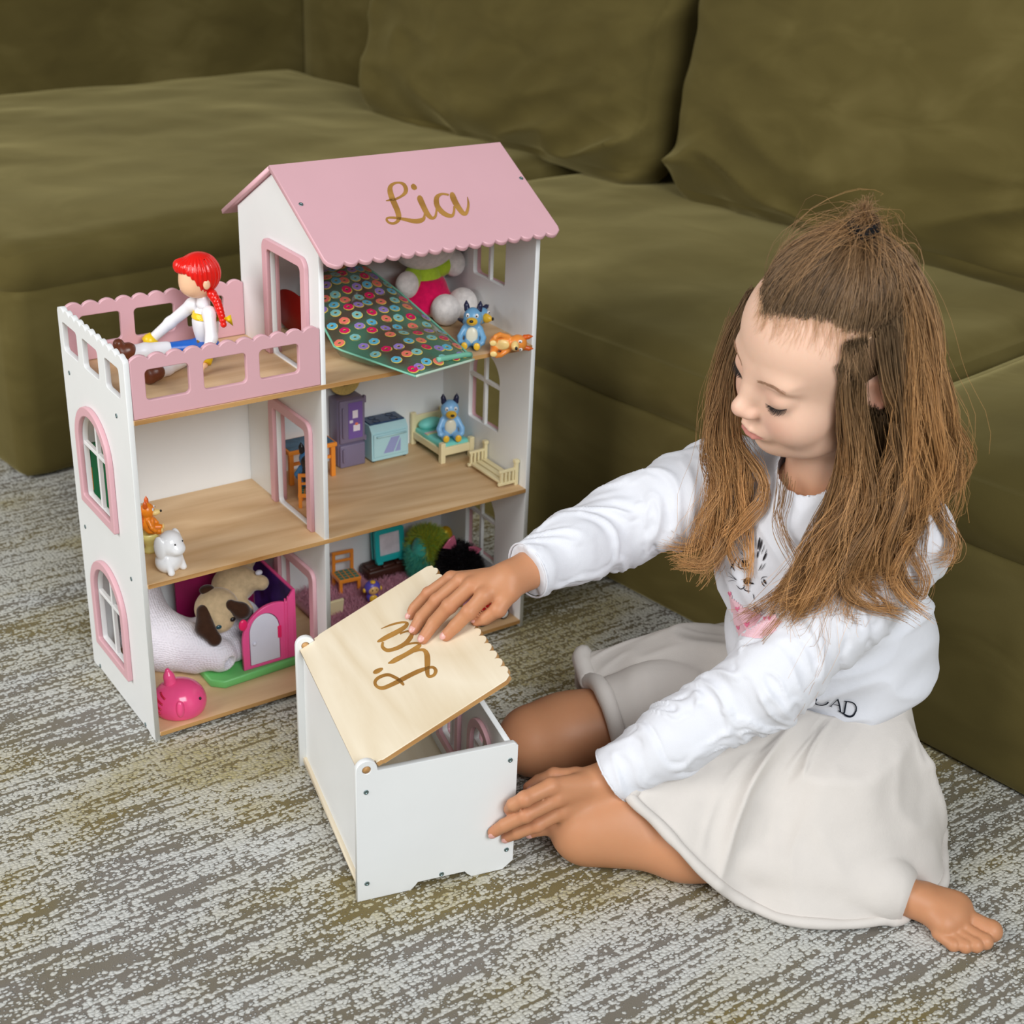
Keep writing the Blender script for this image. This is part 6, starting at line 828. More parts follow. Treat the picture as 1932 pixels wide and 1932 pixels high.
hem = catmull([h[0] for h in HEM], 14); th = catmull([[h[1]] for h in HEM], 14)[:, 0]; bul = catmull([[h[2]] for h in HEM], 14)[:, 0]
WC = A(.618, -.481, .165)
Wst = WC + np.cos(np.radians(th))[:, None] * PF * .088 + np.sin(np.radians(th))[:, None] * PL * .104
NV = 46; rows = []
for j in range(NV + 1):
    v = j / NV
    mid = (Wst + hem) / 2 + np.stack([np.zeros_like(bul), np.zeros_like(bul), bul], 1)
    rows.append((1 - v) ** 2 * Wst + 2 * v * (1 - v) * mid + v * v * hem)
G = np.stack(rows)                                           # (NV+1, nu, 3)
nu = G.shape[1]; du = np.gradient(G, axis=1); dv = np.gradient(G, axis=0); Nn = np.cross(du, dv); Nn /= np.linalg.norm(Nn, axis=2, keepdims=True) + 1e-9
if Nn[NV // 2, nu * 2 // 3, 2] < 0: Nn = -Nn
uu = np.linspace(0, 20, nu)[None, :].repeat(NV + 1, 0); vv = np.linspace(0, 1, NV + 1)[:, None].repeat(nu, 1)
pts = np.stack([uu.ravel() * .72 + .6 * np.sin(vv.ravel() * 3), vv.ravel() * 1.4, 0 * uu.ravel()], 1)
fold = ((1 - np.abs(fnoise(pts, 1.0, 4))) ** 2 - .35) * .018 + ((1 - np.abs(fnoise(pts * A(2.1, 2.6, 1), 1.0, 12))) ** 2 - .35) * .0035 + fnoise(G.reshape(-1, 3), 45, 3) * .0012
env = np.clip(vv.ravel() * 2.2, 0, 1) * (1 - .55 * vv.ravel() ** 6)
gf = G.reshape(-1, 3)
for _ in range(3):
    dd = skin_sdf(gf); m = dd < .0055
    if m.any(): gf[m] += grad(skin_sdf, gf[m]) * (.0055 - dd[m])[:, None]
G = gf.reshape(NV + 1, nu, 3)
for _ in range(4):
    k = G.copy(); k[1:-1, 1:-1] = (G[1:-1, 1:-1] * 4 + G[:-2, 1:-1] + G[2:, 1:-1] + G[1:-1, :-2] + G[1:-1, 2:]) / 8; G = k
du = np.gradient(G, axis=1); dv = np.gradient(G, axis=0); N2 = np.cross(du, dv); N2 /= np.linalg.norm(N2, axis=2, keepdims=True) + 1e-9
if N2[NV // 2, nu * 2 // 3, 2] < 0: N2 = -N2
G = G + N2 * (fold * env).reshape(NV + 1, nu)[..., None]
gf = G.reshape(-1, 3); dd = skin_sdf(gf); m = dd < .005
gf[m] += grad(skin_sdf, gf[m]) * (.005 - dd[m])[:, None]; G = gf.reshape(NV + 1, nu, 3)
G[..., 2] = np.maximum(G[..., 2], .004)
idx = np.arange((NV + 1) * nu).reshape(NV + 1, nu)
Qs = np.stack([idx[:-1, :-1], idx[:-1, 1:], idx[1:, 1:], idx[1:, :-1]], -1).reshape(-1, 4)
skirt = link('skirt', np_mesh('skirt', G.reshape(-1, 3), Qs), LINEN, girl, True); skirt['label'] = 'cream linen skirt with turned hem'
md = skirt.modifiers.new('thick', 'SOLIDIFY'); md.thickness = 0.0022; md.offset = 0
hemline = G[-1] + Nn[-1] * .001; hr = .0058 + fnoise(hemline, 60, 8) * .0012; ui = np.linspace(0, len(HEM) - 1, nu); hr = hr + .0055 * np.clip(1 - np.abs(ui - 5.2) / 3.2, 0, 1) ** .5
hemline[:, 2] = np.maximum(hemline[:, 2], hr + .0005)
MB().tube([tuple(p) for p in hemline], [float(r) for r in hr], 10).build('hem', LINEN, skirt, True)

# ------------------------------------------------------------------ hair, lashes, brows
HAIR = {
 'top': [[(.6017,-.4954,.6532),(.5949,-.4992,.6628),(.5847,-.5031,.6705),(.5728,-.5069,.6767),(.5596,-.5102,.6801),(.5466,-.5133,.6825),(.5341,-.5164,.6853)],
   [(.5856,-.4638,.6525),(.5814,-.4698,.6629),(.5744,-.4780,.6714),(.5654,-.4875,.6782),(.5549,-.4974,.6817),(.5443,-.5071,.6836),(.5341,-.5164,.6853)],
   [(.5634,-.4433,.6450),(.5617,-.4494,.6568),(.5581,-.4594,.6675),(.5530,-.4725,.6766),(.5468,-.4874,.6816),(.5403,-.5023,.6840),(.5341,-.5164,.6853)],
   [(.5333,-.4341,.6383),(.5329,-.4396,.6508),(.5328,-.4502,.6630),(.5328,-.4648,.6738),(.5331,-.4822,.6804),(.5336,-.4998,.6837),(.5341,-.5164,.6853)],
   [(.5105,-.4369,.6376),(.5112,-.4431,.6498),(.5135,-.4536,.6618),(.5174,-.4677,.6726),(.5227,-.4843,.6793),(.5285,-.5008,.6830),(.5341,-.5164,.6853)],
   [(.4943,-.4467,.6402),(.4964,-.4532,.6517),(.5010,-.4631,.6626),(.5077,-.4755,.6723),(.5163,-.4894,.6784),(.5253,-.5032,.6823),(.5341,-.5164,.6853)],
   [(.4775,-.4555,.6348),(.4809,-.4618,.6469),(.4877,-.4709,.6587),(.4974,-.4819,.6695),(.5096,-.4939,.6766),(.5221,-.5055,.6814),(.5341,-.5164,.6853)],
   [(.4617,-.4686,.6242),(.4657,-.4741,.6378),(.4745,-.4817,.6517),(.4871,-.4907,.6647),(.5030,-.5000,.6739),(.5191,-.5086,.6802),(.5341,-.5164,.6853)],
   [(.4524,-.4829,.6115),(.4559,-.4876,.6267),(.4655,-.4937,.6431),(.4800,-.5004,.6591),(.4986,-.5066,.6710),(.5173,-.5119,.6791),(.5341,-.5164,.6853)],
   [(.4561,-.5035,.6152),(.4606,-.5069,.6293),(.4701,-.5102,.6442),(.4837,-.5130,.6588),(.5008,-.5147,.6699),(.5180,-.5157,.6783),(.5341,-.5164,.6853)],
   [(.4666,-.5240,.6172),(.4708,-.5258,.6303),(.4791,-.5262,.6442),(.4907,-.5254,.6579),(.5051,-.5229,.6688),(.5199,-.5196,.6776),(.5341,-.5164,.6853)],
   [(.4796,-.5388,.6165),(.4828,-.5396,.6293),(.4893,-.5383,.6429),(.4985,-.5350,.6565),(.5101,-.5293,.6676),(.5223,-.5228,.6770),(.5341,-.5164,.6853)],
   [(.4924,-.5504,.6084),(.4940,-.5514,.6217),(.4985,-.5493,.6367),(.5054,-.5442,.6522),(.5147,-.5358,.6653),(.5245,-.5261,.6761),(.5341,-.5164,.6853)],
   [(.5132,-.5598,.6059),(.5136,-.5611,.6194),(.5156,-.5582,.6347),(.5190,-.5516,.6507),(.5238,-.5410,.6645),(.5290,-.5287,.6758),(.5341,-.5164,.6853)],
   [(.5441,-.5641,.6140),(.5433,-.5642,.6270),(.5419,-.5600,.6411),(.5401,-.5525,.6552),(.5381,-.5412,.6670),(.5361,-.5287,.6768),(.5341,-.5164,.6853)],
   [(.5707,-.5570,.6285),(.5676,-.5559,.6405),(.5625,-.5514,.6521),(.5561,-.5446,.6630),(.5487,-.5355,.6714),(.5413,-.5258,.6785),(.5341,-.5164,.6853)],
   [(.5953,-.5358,.6428),(.5890,-.5355,.6533),(.5798,-.5334,.6625),(.5690,-.5301,.6705),(.5571,-.5255,.6759),(.5454,-.5208,.6805),(.5341,-.5164,.6853)]],
 'side_front': [[(.4894,-.5535,.5912),(.5000,-.5438,.5523),(.5225,-.5357,.5017),(.5424,-.5292,.4497),(.5400,-.5286,.4031),(.5134,-.5313,.3569),(.4769,-.5303,.3146)],
   [(.4939,-.5556,.5927),(.5123,-.5430,.5444),(.5375,-.5354,.4873),(.5483,-.5339,.4328),(.5347,-.5399,.3854),(.5036,-.5395,.3451),(.4677,-.5320,.3027)],
   [(.5010,-.5578,.5942),(.5165,-.5484,.5454),(.5378,-.5430,.4900),(.5482,-.5458,.4317),(.5300,-.5527,.3802),(.5007,-.5576,.3423),(.4766,-.5569,.3155)],
   [(.5078,-.5602,.5964),(.5221,-.5513,.5454),(.5409,-.5469,.4908),(.5508,-.5551,.4291),(.5281,-.5612,.3756),(.5003,-.5657,.3402),(.4820,-.5653,.3211)]],
 'side_back': [[(.5196,-.5636,.6002),(.5374,-.5652,.5526),(.5663,-.5639,.5086),(.5662,-.5602,.4450),(.5519,-.5674,.3930),(.5205,-.5722,.3557),(.5046,-.5764,.3381)],
   [(.5285,-.5654,.6054),(.5472,-.5671,.5514),(.5730,-.5671,.5028),(.5729,-.5701,.4416),(.5575,-.5802,.3912),(.5434,-.5893,.3574),(.5556,-.6088,.3271)],
   [(.5409,-.5660,.6114),(.5549,-.5743,.5471),(.5683,-.5836,.4820),(.5718,-.5881,.4319),(.5628,-.5931,.3896),(.5559,-.5966,.3514),(.5910,-.6124,.3248)],
   [(.5538,-.5644,.6197),(.5730,-.5701,.5531),(.5870,-.5769,.4867),(.5917,-.5820,.4421),(.5848,-.5914,.4127),(.5710,-.6011,.3852),(.5788,-.6135,.3710)]],
 'temple': [[(.4899,-.5503,.5772),(.5152,-.5363,.5362),(.5398,-.5268,.4837),(.5489,-.5217,.4336),(.5350,-.5240,.3904),(.5083,-.5298,.3516),(.4816,-.5317,.3232)],
   [(.4996,-.5513,.5654),(.5298,-.5334,.5215),(.5527,-.5257,.4692),(.5540,-.5274,.4230),(.5353,-.5381,.3844),(.5090,-.5474,.3534),(.4854,-.5512,.3315)],
   [(.5128,-.5502,.5547),(.5392,-.5341,.5145),(.5611,-.5303,.4634),(.5609,-.5361,.4190),(.5382,-.5475,.3818),(.5103,-.5531,.3556),(.4881,-.5570,.3335)]],
 'nape': [[(.6144,-.5197,.5404),(.6051,-.5357,.5022),(.5898,-.5512,.4594),(.5742,-.5658,.4222),(.5544,-.5763,.3903),(.5377,-.5821,.3676),(.5275,-.5881,.3493)],
   [(.6236,-.5242,.5458),(.6141,-.5428,.5030),(.6029,-.5614,.4605),(.5893,-.5760,.4286),(.5734,-.5879,.4023),(.5591,-.5950,.3796),(.5552,-.6024,.3603)],
   [(.6456,-.5168,.5482),(.6354,-.5366,.5024),(.6235,-.5559,.4598),(.6090,-.5712,.4338),(.5943,-.5881,.4149),(.5805,-.5992,.3996),(.5803,-.6079,.3917)]],
 'back': [[(.5336,-.5189,.6784),(.5416,-.5395,.6695),(.5512,-.5605,.6374),(.5605,-.5761,.5837),(.5681,-.5863,.5216),(.5738,-.5900,.4664),(.5759,-.5870,.4189)],
   [(.5347,-.5178,.6791),(.5478,-.5406,.6680),(.5620,-.5612,.6310),(.5760,-.5734,.5750),(.5839,-.5836,.5121),(.5883,-.5900,.4632),(.5897,-.5917,.4233)],
   [(.5367,-.5170,.6796),(.5530,-.5426,.6668),(.5644,-.5676,.6272),(.5721,-.5858,.5690),(.5816,-.5939,.5162),(.5957,-.5993,.4708),(.5915,-.5928,.4234)],
   [(.5395,-.5157,.6800),(.5573,-.5429,.6654),(.5689,-.5698,.6221),(.5760,-.5887,.5640),(.5866,-.5974,.5164),(.6002,-.6039,.4744),(.5838,-.5982,.4170)]],
 'inner': [[(.5343,-.5487,.5205),(.5643,-.5272,.4788),(.5776,-.5250,.4403),(.5681,-.5346,.4108),(.5447,-.5436,.3844),(.5218,-.5479,.3622),(.5012,-.5494,.3444)],
   [(.5496,-.5561,.5146),(.5752,-.5403,.4757),(.5846,-.5390,.4383),(.5738,-.5509,.4102),(.5536,-.5628,.3905),(.5345,-.5706,.3692),(.5188,-.5746,.3514)],
   [(.5983,-.5347,.5032),(.5936,-.5482,.4747),(.5863,-.5605,.4464),(.5755,-.5723,.4187),(.5630,-.5812,.3962),(.5526,-.5874,.3779),(.5436,-.5924,.3588)]],
 'far': [[(.5067,-.4089,.6049),(.4983,-.3892,.5475),(.4916,-.3849,.4952),(.4889,-.3857,.4424),(.5007,-.3882,.3917),(.5052,-.3856,.3389),(.4995,-.3597,.2863)],
   [(.5050,-.4119,.5978),(.4977,-.3946,.5378),(.4929,-.3915,.4855),(.4923,-.3950,.4330),(.5038,-.3955,.3877),(.5010,-.4006,.3399),(.4799,-.4019,.3059)],
   [(.5027,-.4159,.5882),(.4959,-.4019,.5233),(.4947,-.4015,.4709),(.4959,-.4056,.4241),(.5063,-.4106,.3807),(.5103,-.4082,.3344),(.5138,-.3881,.2854)],
   [(.5004,-.4199,.5787),(.4962,-.4079,.5136),(.4969,-.4088,.4612),(.5050,-.4175,.4207),(.5087,-.4248,.3797),(.5056,-.4295,.3385),(.5027,-.4234,.3058)],
   [(.4969,-.4259,.5644),(.4963,-.4165,.4992),(.5022,-.4182,.4516),(.5185,-.4342,.4181),(.5126,-.4425,.3799),(.5062,-.4429,.3442),(.5016,-.4326,.3090)]],
}
HAIR_TIE = (.5341,-.5164,.6853)

def hair_material():
    t = NT('hair'); a = t.node('ShaderNodeAttribute', attribute_name='hair')
    t.base(a.outputs['Color']); b = t.b; b.inputs['Roughness'].default_value = 0.38; b.inputs['Specular IOR Level'].default_value = 0.35
    b.inputs['Subsurface Weight'].default_value = 0.0
    return t.m
HAIRM = hair_material()
def strands(polys, r0, r1, cols, name, parent, m, kind=None):
    """polys (n, k, 3); three sided tubes tapering r0 > r1; cols (n, k, 3)"""
    n, k, _ = polys.shape
    d = np.gradient(polys, axis=1); d /= np.linalg.norm(d, axis=2, keepdims=True) + 1e-9
    ref = RNG.normal(size=(n, 1, 3)); a = np.cross(d, ref); a /= np.linalg.norm(a, axis=2, keepdims=True) + 1e-9; b = np.cross(d, a)
    rad = (r0 + (r1 - r0) * np.linspace(0, 1, k) ** 2)[None, :, None]
    rings = [polys + rad * (a * math.cos(t) + b * math.sin(t)) for t in (0, 2.0944, 4.18879)]
    V = np.stack(rings, 2).reshape(-1, 3)
    base = (np.arange(n)[:, None] * k + np.arange(k - 1)[None]).reshape(-1) * 3
    Q = np.concatenate([np.stack([base + s, base + (s + 1) % 3, base + 3 + (s + 1) % 3, base + 3 + s], 1) for s in range(3)])
    me = np_mesh(name, V, Q)
    if cols is not None:
        C = np.repeat(cols.reshape(-1, 3), 3, axis=0); at = me.color_attributes.new('hair', 'FLOAT_COLOR', 'POINT')
        at.data.foreach_set('color', np.concatenate([C, np.ones((len(C), 1))], 1).astype(np.float32).ravel())
    o = link(name, me, m, parent, True)
    return o
def resample(g, k):
    return catmull(g, 8)[np.linspace(0, (len(g) - 1) * 8, k).round().astype(int)]
ROOT, MIDC, TIP = (np.array(lin(c)[:3]) for c in ((110, 89, 66), (134, 104, 73), (186, 138, 86)))
def group(name, n, k, spread, wave, nclump, tipc=1.0, length=(0.8, 1.05), pull=0.75, dark=1.0, feather=0.0):
    Gd = np.stack([resample(g, k) for g in HAIR[name]]); ng = len(Gd); t = np.linspace(0, 1, k)[None, :, None]
    cu = RNG.uniform(0, ng - 1, nclump); cph = RNG.uniform(0, 6.28, (nclump, 2)); cdir = RNG.normal(size=(nclump, 3)); cdir /= np.linalg.norm(cdir, axis=1, keepdims=True)
    coff = RNG.normal(size=(nclump, 3)) * spread[1] * .8; cfr = RNG.uniform(1.3, 2.7, nclump)
    u = RNG.uniform(0, ng - 1, n); c = np.abs(u[:, None] - cu[None]).argmin(1)
    def at_u(u):
        i = np.clip(np.floor(u).astype(int), 0, ng - 2); f = (u - i)[:, None, None]; return Gd[i] * (1 - f) + Gd[i + 1] * f
    P = at_u(u); Pc = at_u(cu[c]); w = t ** 1.3 * pull
    P = P * (1 - w) + Pc * w
    P = P + coff[c][:, None, :] * t ** 1.2 + RNG.normal(size=(n, 1, 3)) * (spread[0] + (spread[1] * .30 - spread[0]) * t)
    ph = t * 6.283 * cfr[c][:, None, None] + cph[c][:, 0][:, None, None] + RNG.normal(size=(n, 1, 1)) * .35
    P = P + cdir[c][:, None, :] * np.sin(ph) * wave * t ** 1.4 + np.cross(cdir, cdir[:, [1, 2, 0]])[c][:, None, :] * np.cos(ph * 1.15) * wave * .8 * t ** 2.2 + RNG.normal(size=(n, 1, 3)) * .0012 * np.sin(t * 9 + RNG.uniform(0, 6, (n, 1, 1)))
    if feather > .1: P = P - (P[:, 1:2] - P[:, :1]) * RNG.uniform(-.2, .75, (n, 1, 1)) * (1 - t) ** 5
    L = RNG.uniform(*length, (n, 1, 1))
    # trim to length
    st0 = RNG.uniform(0, 1, (n, 1, 1)) ** 2 * feather; s = np.clip(st0 + t * (L - st0), 0, 1)[..., 0] * (k - 1); i = np.clip(np.floor(s).astype(int), 0, k - 2); f = (s - i)[..., None]; r = np.arange(n)[:, None]
    P = P[r, i] * (1 - f) + P[r, i + 1] * f
    tt = np.broadcast_to(t, (n, k, 1)); br = (RNG.normal(size=(n, 1, 1)) * .22 + RNG.normal(size=(nclump, 1, 1))[c] * .15 + 1.0).clip(.5, 1.7) * dark
    C = (ROOT * (1 - tt) ** 1.5 + MIDC * (2 * tt * (1 - tt)) + TIP * tt ** 1.5 * tipc) * br
    return P, C
def keep_out(P, f, off):
    q = P.reshape(-1, 3).copy(); m = np.ones(len(q), bool)
    d = f(q); m = d < off
    if m.any(): q[m] += grad(f, q[m]) * (off - d[m])[:, None]
    return q.reshape(P.shape)
body_u = lambda P: np.minimum(shirt_sdf(P), np.where(near(P, HO, .17), head_sdf(P), .05))
hair = empty('hair'); hair.parent = girl
HAIR['far_back'] = [[tuple(HO + HM @ (((A(*p) - HO) @ HM) * A(-1, 1, 1))) for p in g] for g in HAIR['back']]
specs = [('far_back', 1300, 18, (.003, .012), .012, 18, .9, (.55, 1.03), .8, 1.0), ('top', 3600, 11, (.0008, .0026), .0006, 70, .15, (.97, 1.0), .25, 1.0), ('temple', 900, 18, (.002, .011), .010, 14, .8, (.6, 1.04), .9, .9), ('nape', 900, 16, (.002, .009), .009, 14, .8, (.6, 1.02), .85, .8), ('inner', 1300, 14, (.003, .012), .008, 16, .8, (.6, 1.05), .7, .75),
         ('side_front', 1700, 24, (.0014, .013), .024, 18, 1.0, (.5, 1.12), .93, 1.05), ('side_back', 1300, 24, (.0014, .013), .026, 14, 1.0, (.42, 1.12), .93, 1.05),
         ('back', 2000, 20, (.003, .010), .016, 18, .9, (.5, 1.08), .85, 1.05), ('far', 1200, 22, (.002, .010), .020, 16, 1.15, (.55, 1.1), .9, 1.1)]
for nm, n, k, sp, wv, nc, tip, ln, pl, dk in specs:
    P, C = group(nm, n, k, sp, wv, nc, tip, ln, pl, dk, {'top': .16, 'side_front': .11, 'side_back': .11}.get(nm, 0.03))
    P = keep_out(P, body_u, .0012 if nm == 'top' else .003)
    o = strands(P, .00034, .00016, C, 'hair_section', hair, HAIRM); o['kind'] = 'stuff'
# fine flyaway hairs
P, C = group('top', 260, 11, (.001, .010), .004, 200, .6, (.9, 1.3), .1, 1.3); off = RNG.normal(size=(260, 1, 3)) * .012 * np.linspace(0, 1, 11)[None, :, None] ** 2
q = P - HO; P = P + q / np.linalg.norm(q, axis=2, keepdims=True) * np.abs(RNG.normal(size=(260, 1, 1))) * .012 * np.sin(np.linspace(0, 1, 11) * 3.14)[None, :, None] + off
o = strands(P, .00018, .0001, C, 'hair_section', hair, HAIRM); o['kind'] = 'stuff'
P, C = group('side_front', 120, 16, (.003, .030), .018, 150, 1.2, (.8, 1.15), .1, 1.3); o = strands(keep_out(P, body_u, .003), .00018, .0001, C, 'hair_section', hair, HAIRM); o['kind'] = 'stuff'
P, C = group('far', 90, 16, (.003, .03), .018, 110, 1.2, (.8, 1.15), .1, 1.3); o = strands(keep_out(P, body_u, .003), .00018, .0001, C, 'hair_section', hair, HAIRM); o['kind'] = 'stuff'
P, C = group('back', 110, 16, (.003, .025), .018, 130, 1.2, (.8, 1.15), .1, 1.3); o = strands(keep_out(P, body_u, .003), .00018, .0001, C, 'hair_section', hair, HAIRM); o['kind'] = 'stuff'
# scalp under the strands
PART = [A(*HAIR['side_front'][i][0]) for i in (0, 2)] + [A(*HAIR['side_back'][i][0]) for i in (0, 1, 2)]
def cap_sdf(P):
    q = (P - HO) @ HM; d = smin(s_ell(q, (0, -.014, .046), (.0705, .088, .078)), s_ell(q, (0, .022, .048), (.059, .050, .044)), .022) - .0020
    front = np.maximum(.0960 - q[:, 2], q[:, 1] - .050); side = q[:, 1] - .004
    d = smax(d, np.minimum(front, side), .003)
    return smax(d, -s_chain(P, PART, [.0032] * len(PART), .001), .001)
capo = sdf_obj('scalp_hair', cap_sdf, HO - .16, HO + .16, .003, mat('scalp_hair', (84, 64, 46), .6, .2, var=.2, vscale=200), hair)
# hair tie
K = Vector(HAIR_TIE); ud = Vector(HU).normalized(); a = ud.orthogonal().normalized(); b = ud.cross(a)
tie = MB()
for dz, r in ((.001, .0112), (.0055, .0122), (.010, .0112)):
    tie.tube([K + ud * dz + (a * math.cos(2 * math.pi * j / 18) + b * math.sin(2 * math.pi * j / 18)) * r for j in range(19)], .0036, 8, False)
tie.build('hair_tie', mat('black_elastic', (22, 22, 24), .8, .2, bump=.4, bscale=900), girl, True)
# short tuft springing from the tie
n = 300; t = np.linspace(0, 1, 9)[None, :, None]; ang = RNG.uniform(0, 6.28, n); el = RNG.uniform(.1, 1.0, n)
out = (np.cos(ang)[:, None] * np.array(a) + np.sin(ang)[:, None] * np.array(b)); ln = RNG.uniform(.010, .030, n)
P = np.array(K)[None, None] + np.array(ud) * .012 + out[:, None, :] * (ln * el)[:, None, None] * t ** 1.1 * 1.1 + np.array(ud)[None, None] * (ln * (1.05 - el))[:, None, None] * np.sin(t * 2.2) + RNG.normal(size=(n, 1, 3)) * .002
C = np.broadcast_to((MIDC * 1.1)[None, None], P.shape) * RNG.uniform(.7, 1.5, (n, 1, 1)); o = strands(P, .00025, .0001, C, 'hair_section', hair, HAIRM); o['kind'] = 'stuff'
# fine baby hair at the temple and along the hairline
n = 520; bl = []
rts = [A(*g[0]) for g in HAIR['top'][6:14]] + [A(*HAIR['side_front'][0][0])]
for i in range(n):
    j = RNG.uniform(0, len(rts) - 1.001); k = int(j); p = rts[k] * (1 - j + k) + rts[k + 1] * (j - k) + RNG.normal(size=3) * .002
    dn = HM @ A(.15, .35 - .25 * j / 8, -1.0) + RNG.normal(size=3) * .18; dn /= np.linalg.norm(dn); L = RNG.uniform(.010, .050) * (.35 + .65 * j / 8)
    bl.append([p + dn * L * s_ + HM @ A(.004, .002, 0) * math.sin(s_ * 2.5) for s_ in np.linspace(0, 1, 7)])
P = keep_out(np.array(bl), body_u, .0010); C = np.broadcast_to(np.array(lin((206, 166, 126))[:3]), P.shape) * RNG.uniform(.7, 1.2, (n, 1, 1))
o = strands(P, .00011, .00006, C, 'hair_section', hair, HAIRM); o['kind'] = 'stuff'
# a few loose curled locks
def lock(pts, n, r, br):
    g = catmull(pts, 8); k = len(g); t = np.linspace(0, 1, k)[None, :, None]
    P = g[None] + RNG.normal(size=(n, 1, 3)) * r * 1.5 * (1 - .4 * t) + RNG.normal(size=(n, 1, 3)) * .006 * t ** 3 + RNG.normal(size=(n, 1, 3)) * .0012 * np.sin(t * 7)
    C = (MIDC * (1 - t) + TIP * t) * RNG.uniform(.75, 1.25, (n, 1, 1)) * br
    o = strands(keep_out(P, body_u, .002), .0003, .00014, np.broadcast_to(C, P.shape), 'hair_section', hair, HAIRM); o['kind'] = 'stuff'
lock([(0.5598,-0.5689,0.5061),(0.5685,-0.5767,0.4624),(0.5682,-0.5855,0.4201),(0.5596,-0.5935,0.3847),(0.5617,-0.6080,0.3551),(0.5725,-0.6224,0.3380),(0.5788,-0.6200,0.3561),(0.5678,-0.6071,0.3828)], 60, 0.0022, 1)
lock([(0.6220,-0.5502,0.5097),(0.6305,-0.5672,0.4913),(0.6356,-0.5846,0.4680),(0.6271,-0.5935,0.4444),(0.6063,-0.5955,0.4238),(0.5832,-0.5939,0.4142)], 120, 0.0045, 1.15)
lock([(0.6169,-0.5610,0.4631),(0.6110,-0.5828,0.4322),(0.6082,-0.6043,0.4066),(0.6118,-0.6216,0.3896),(0.6052,-0.6268,0.3759),(0.5941,-0.6232,0.3743)], 70, 0.003, 1.1)
lock([(0.5240,-0.4679,0.4180),(0.5196,-0.4722,0.3966),(0.5122,-0.4778,0.3764),(0.5094,-0.4930,0.3592),(0.5064,-0.5140,0.3449)], 30, 0.003, 0.9)
lock([(0.5461,-0.5689,0.3951),(0.5185,-0.5728,0.3625),(0.5111,-0.5842,0.3400),(0.5265,-0.6002,0.3283),(0.5518,-0.6128,0.3241)], 70, 0.003, 1.1)
lock([(0.5293,-0.5296,0.3823),(0.4939,-0.5342,0.3453),(0.4769,-0.5439,0.3243),(0.4758,-0.5572,0.3189),(0.4899,-0.5699,0.3332)], 80, 0.003, 1)
lock([(0.5087,-0.5320,0.3585),(0.4922,-0.5170,0.3224),(0.4897,-0.4909,0.2873),(0.5006,-0.4552,0.2516)], 40, 0.003, 1.2)
lock([(0.4999,-0.3966,0.3639),(0.5009,-0.3959,0.3315),(0.4867,-0.3850,0.3076),(0.4678,-0.3674,0.3047)], 80, 0.003, 1.2)
lock([(0.5043,-0.4169,0.3650),(0.4971,-0.4216,0.3309),(0.4751,-0.4161,0.3053),(0.4527,-0.3985,0.3064)], 80, 0.003, 1.15)
lock([(0.5043,-0.3935,0.5705),(0.4940,-0.3885,0.5193),(0.4939,-0.3810,0.4698),(0.5062,-0.3814,0.4189),(0.5024,-0.3841,0.3708),(0.5024,-0.3985,0.3322)], 70, 0.0025, 1.1)

# eyelashes and brows
lash = []; brow = []
for sg in (1, -1):
    ce = A(.0315, .0615, .0030); rr = A(.0155, .0150, .0132)
    for i in range(46):
        x = -.0125 + .0265 * i / 45; u = -.0078 + .0042 * (x / .0135) ** 2
        fz = math.sqrt(max(.02, 1 - (x / rr[0]) ** 2 - (u / rr[2]) ** 2)) * rr[1] + .0006
        p = A(ce[0] + x, ce[1] + fz, ce[2] + u); p[0] *= sg
        L = .0052 + .002 * i / 45 + RNG.normal() * .0006; dirv = A(sg * x * 22, .55, -.85); dirv /= np.linalg.norm(dirv)
        pts = [p, p + dirv * L * .5 + A(0, .0006, -.0002), p + dirv * L + A(0, .0016, .0012)]
        lash.append([hp(*v) for v in pts])
    for i in range(150):
        s = RNG.uniform(0, 1); x = .014 + .030 * s; u = .0185 + .0055 * math.sin(s * 2.4) + RNG.normal() * .0011; p0 = hp(sg * x, .12, u)
        t_ = .0
        for _ in range(60):
            q = p0 - HF * t_; dd = head_sdf(q[None])[0]
            if dd < .0003: break
            t_ += max(dd * .8, .0003)
        dv = HM @ A(sg * 1.0, -.35, .25 - .45 * s); dv /= np.linalg.norm(dv); brow.append([q, q + dv * .0025 + HF * .0004, q + dv * .005])
o = strands(np.array(lash), .00032, .0001, None, 'eyelashes', girl, mat('lash', (40, 28, 24), .6)); o['kind'] = 'stuff'
o = strands(np.array(brow), .00017, .0001, None, 'eyebrows', girl, mat('brow', (172, 132, 104), .7)); o['kind'] = 'stuff'
for sg in (1, -1):
    L = [l[0] for l in lash[:46]] if sg == 1 else [l[0] for l in lash[46:]]
    MB().tube([tuple(p) for p in L], .0005, 6).build('eyelid_line', mat('lash', (40, 28, 24), .6), girl, True)

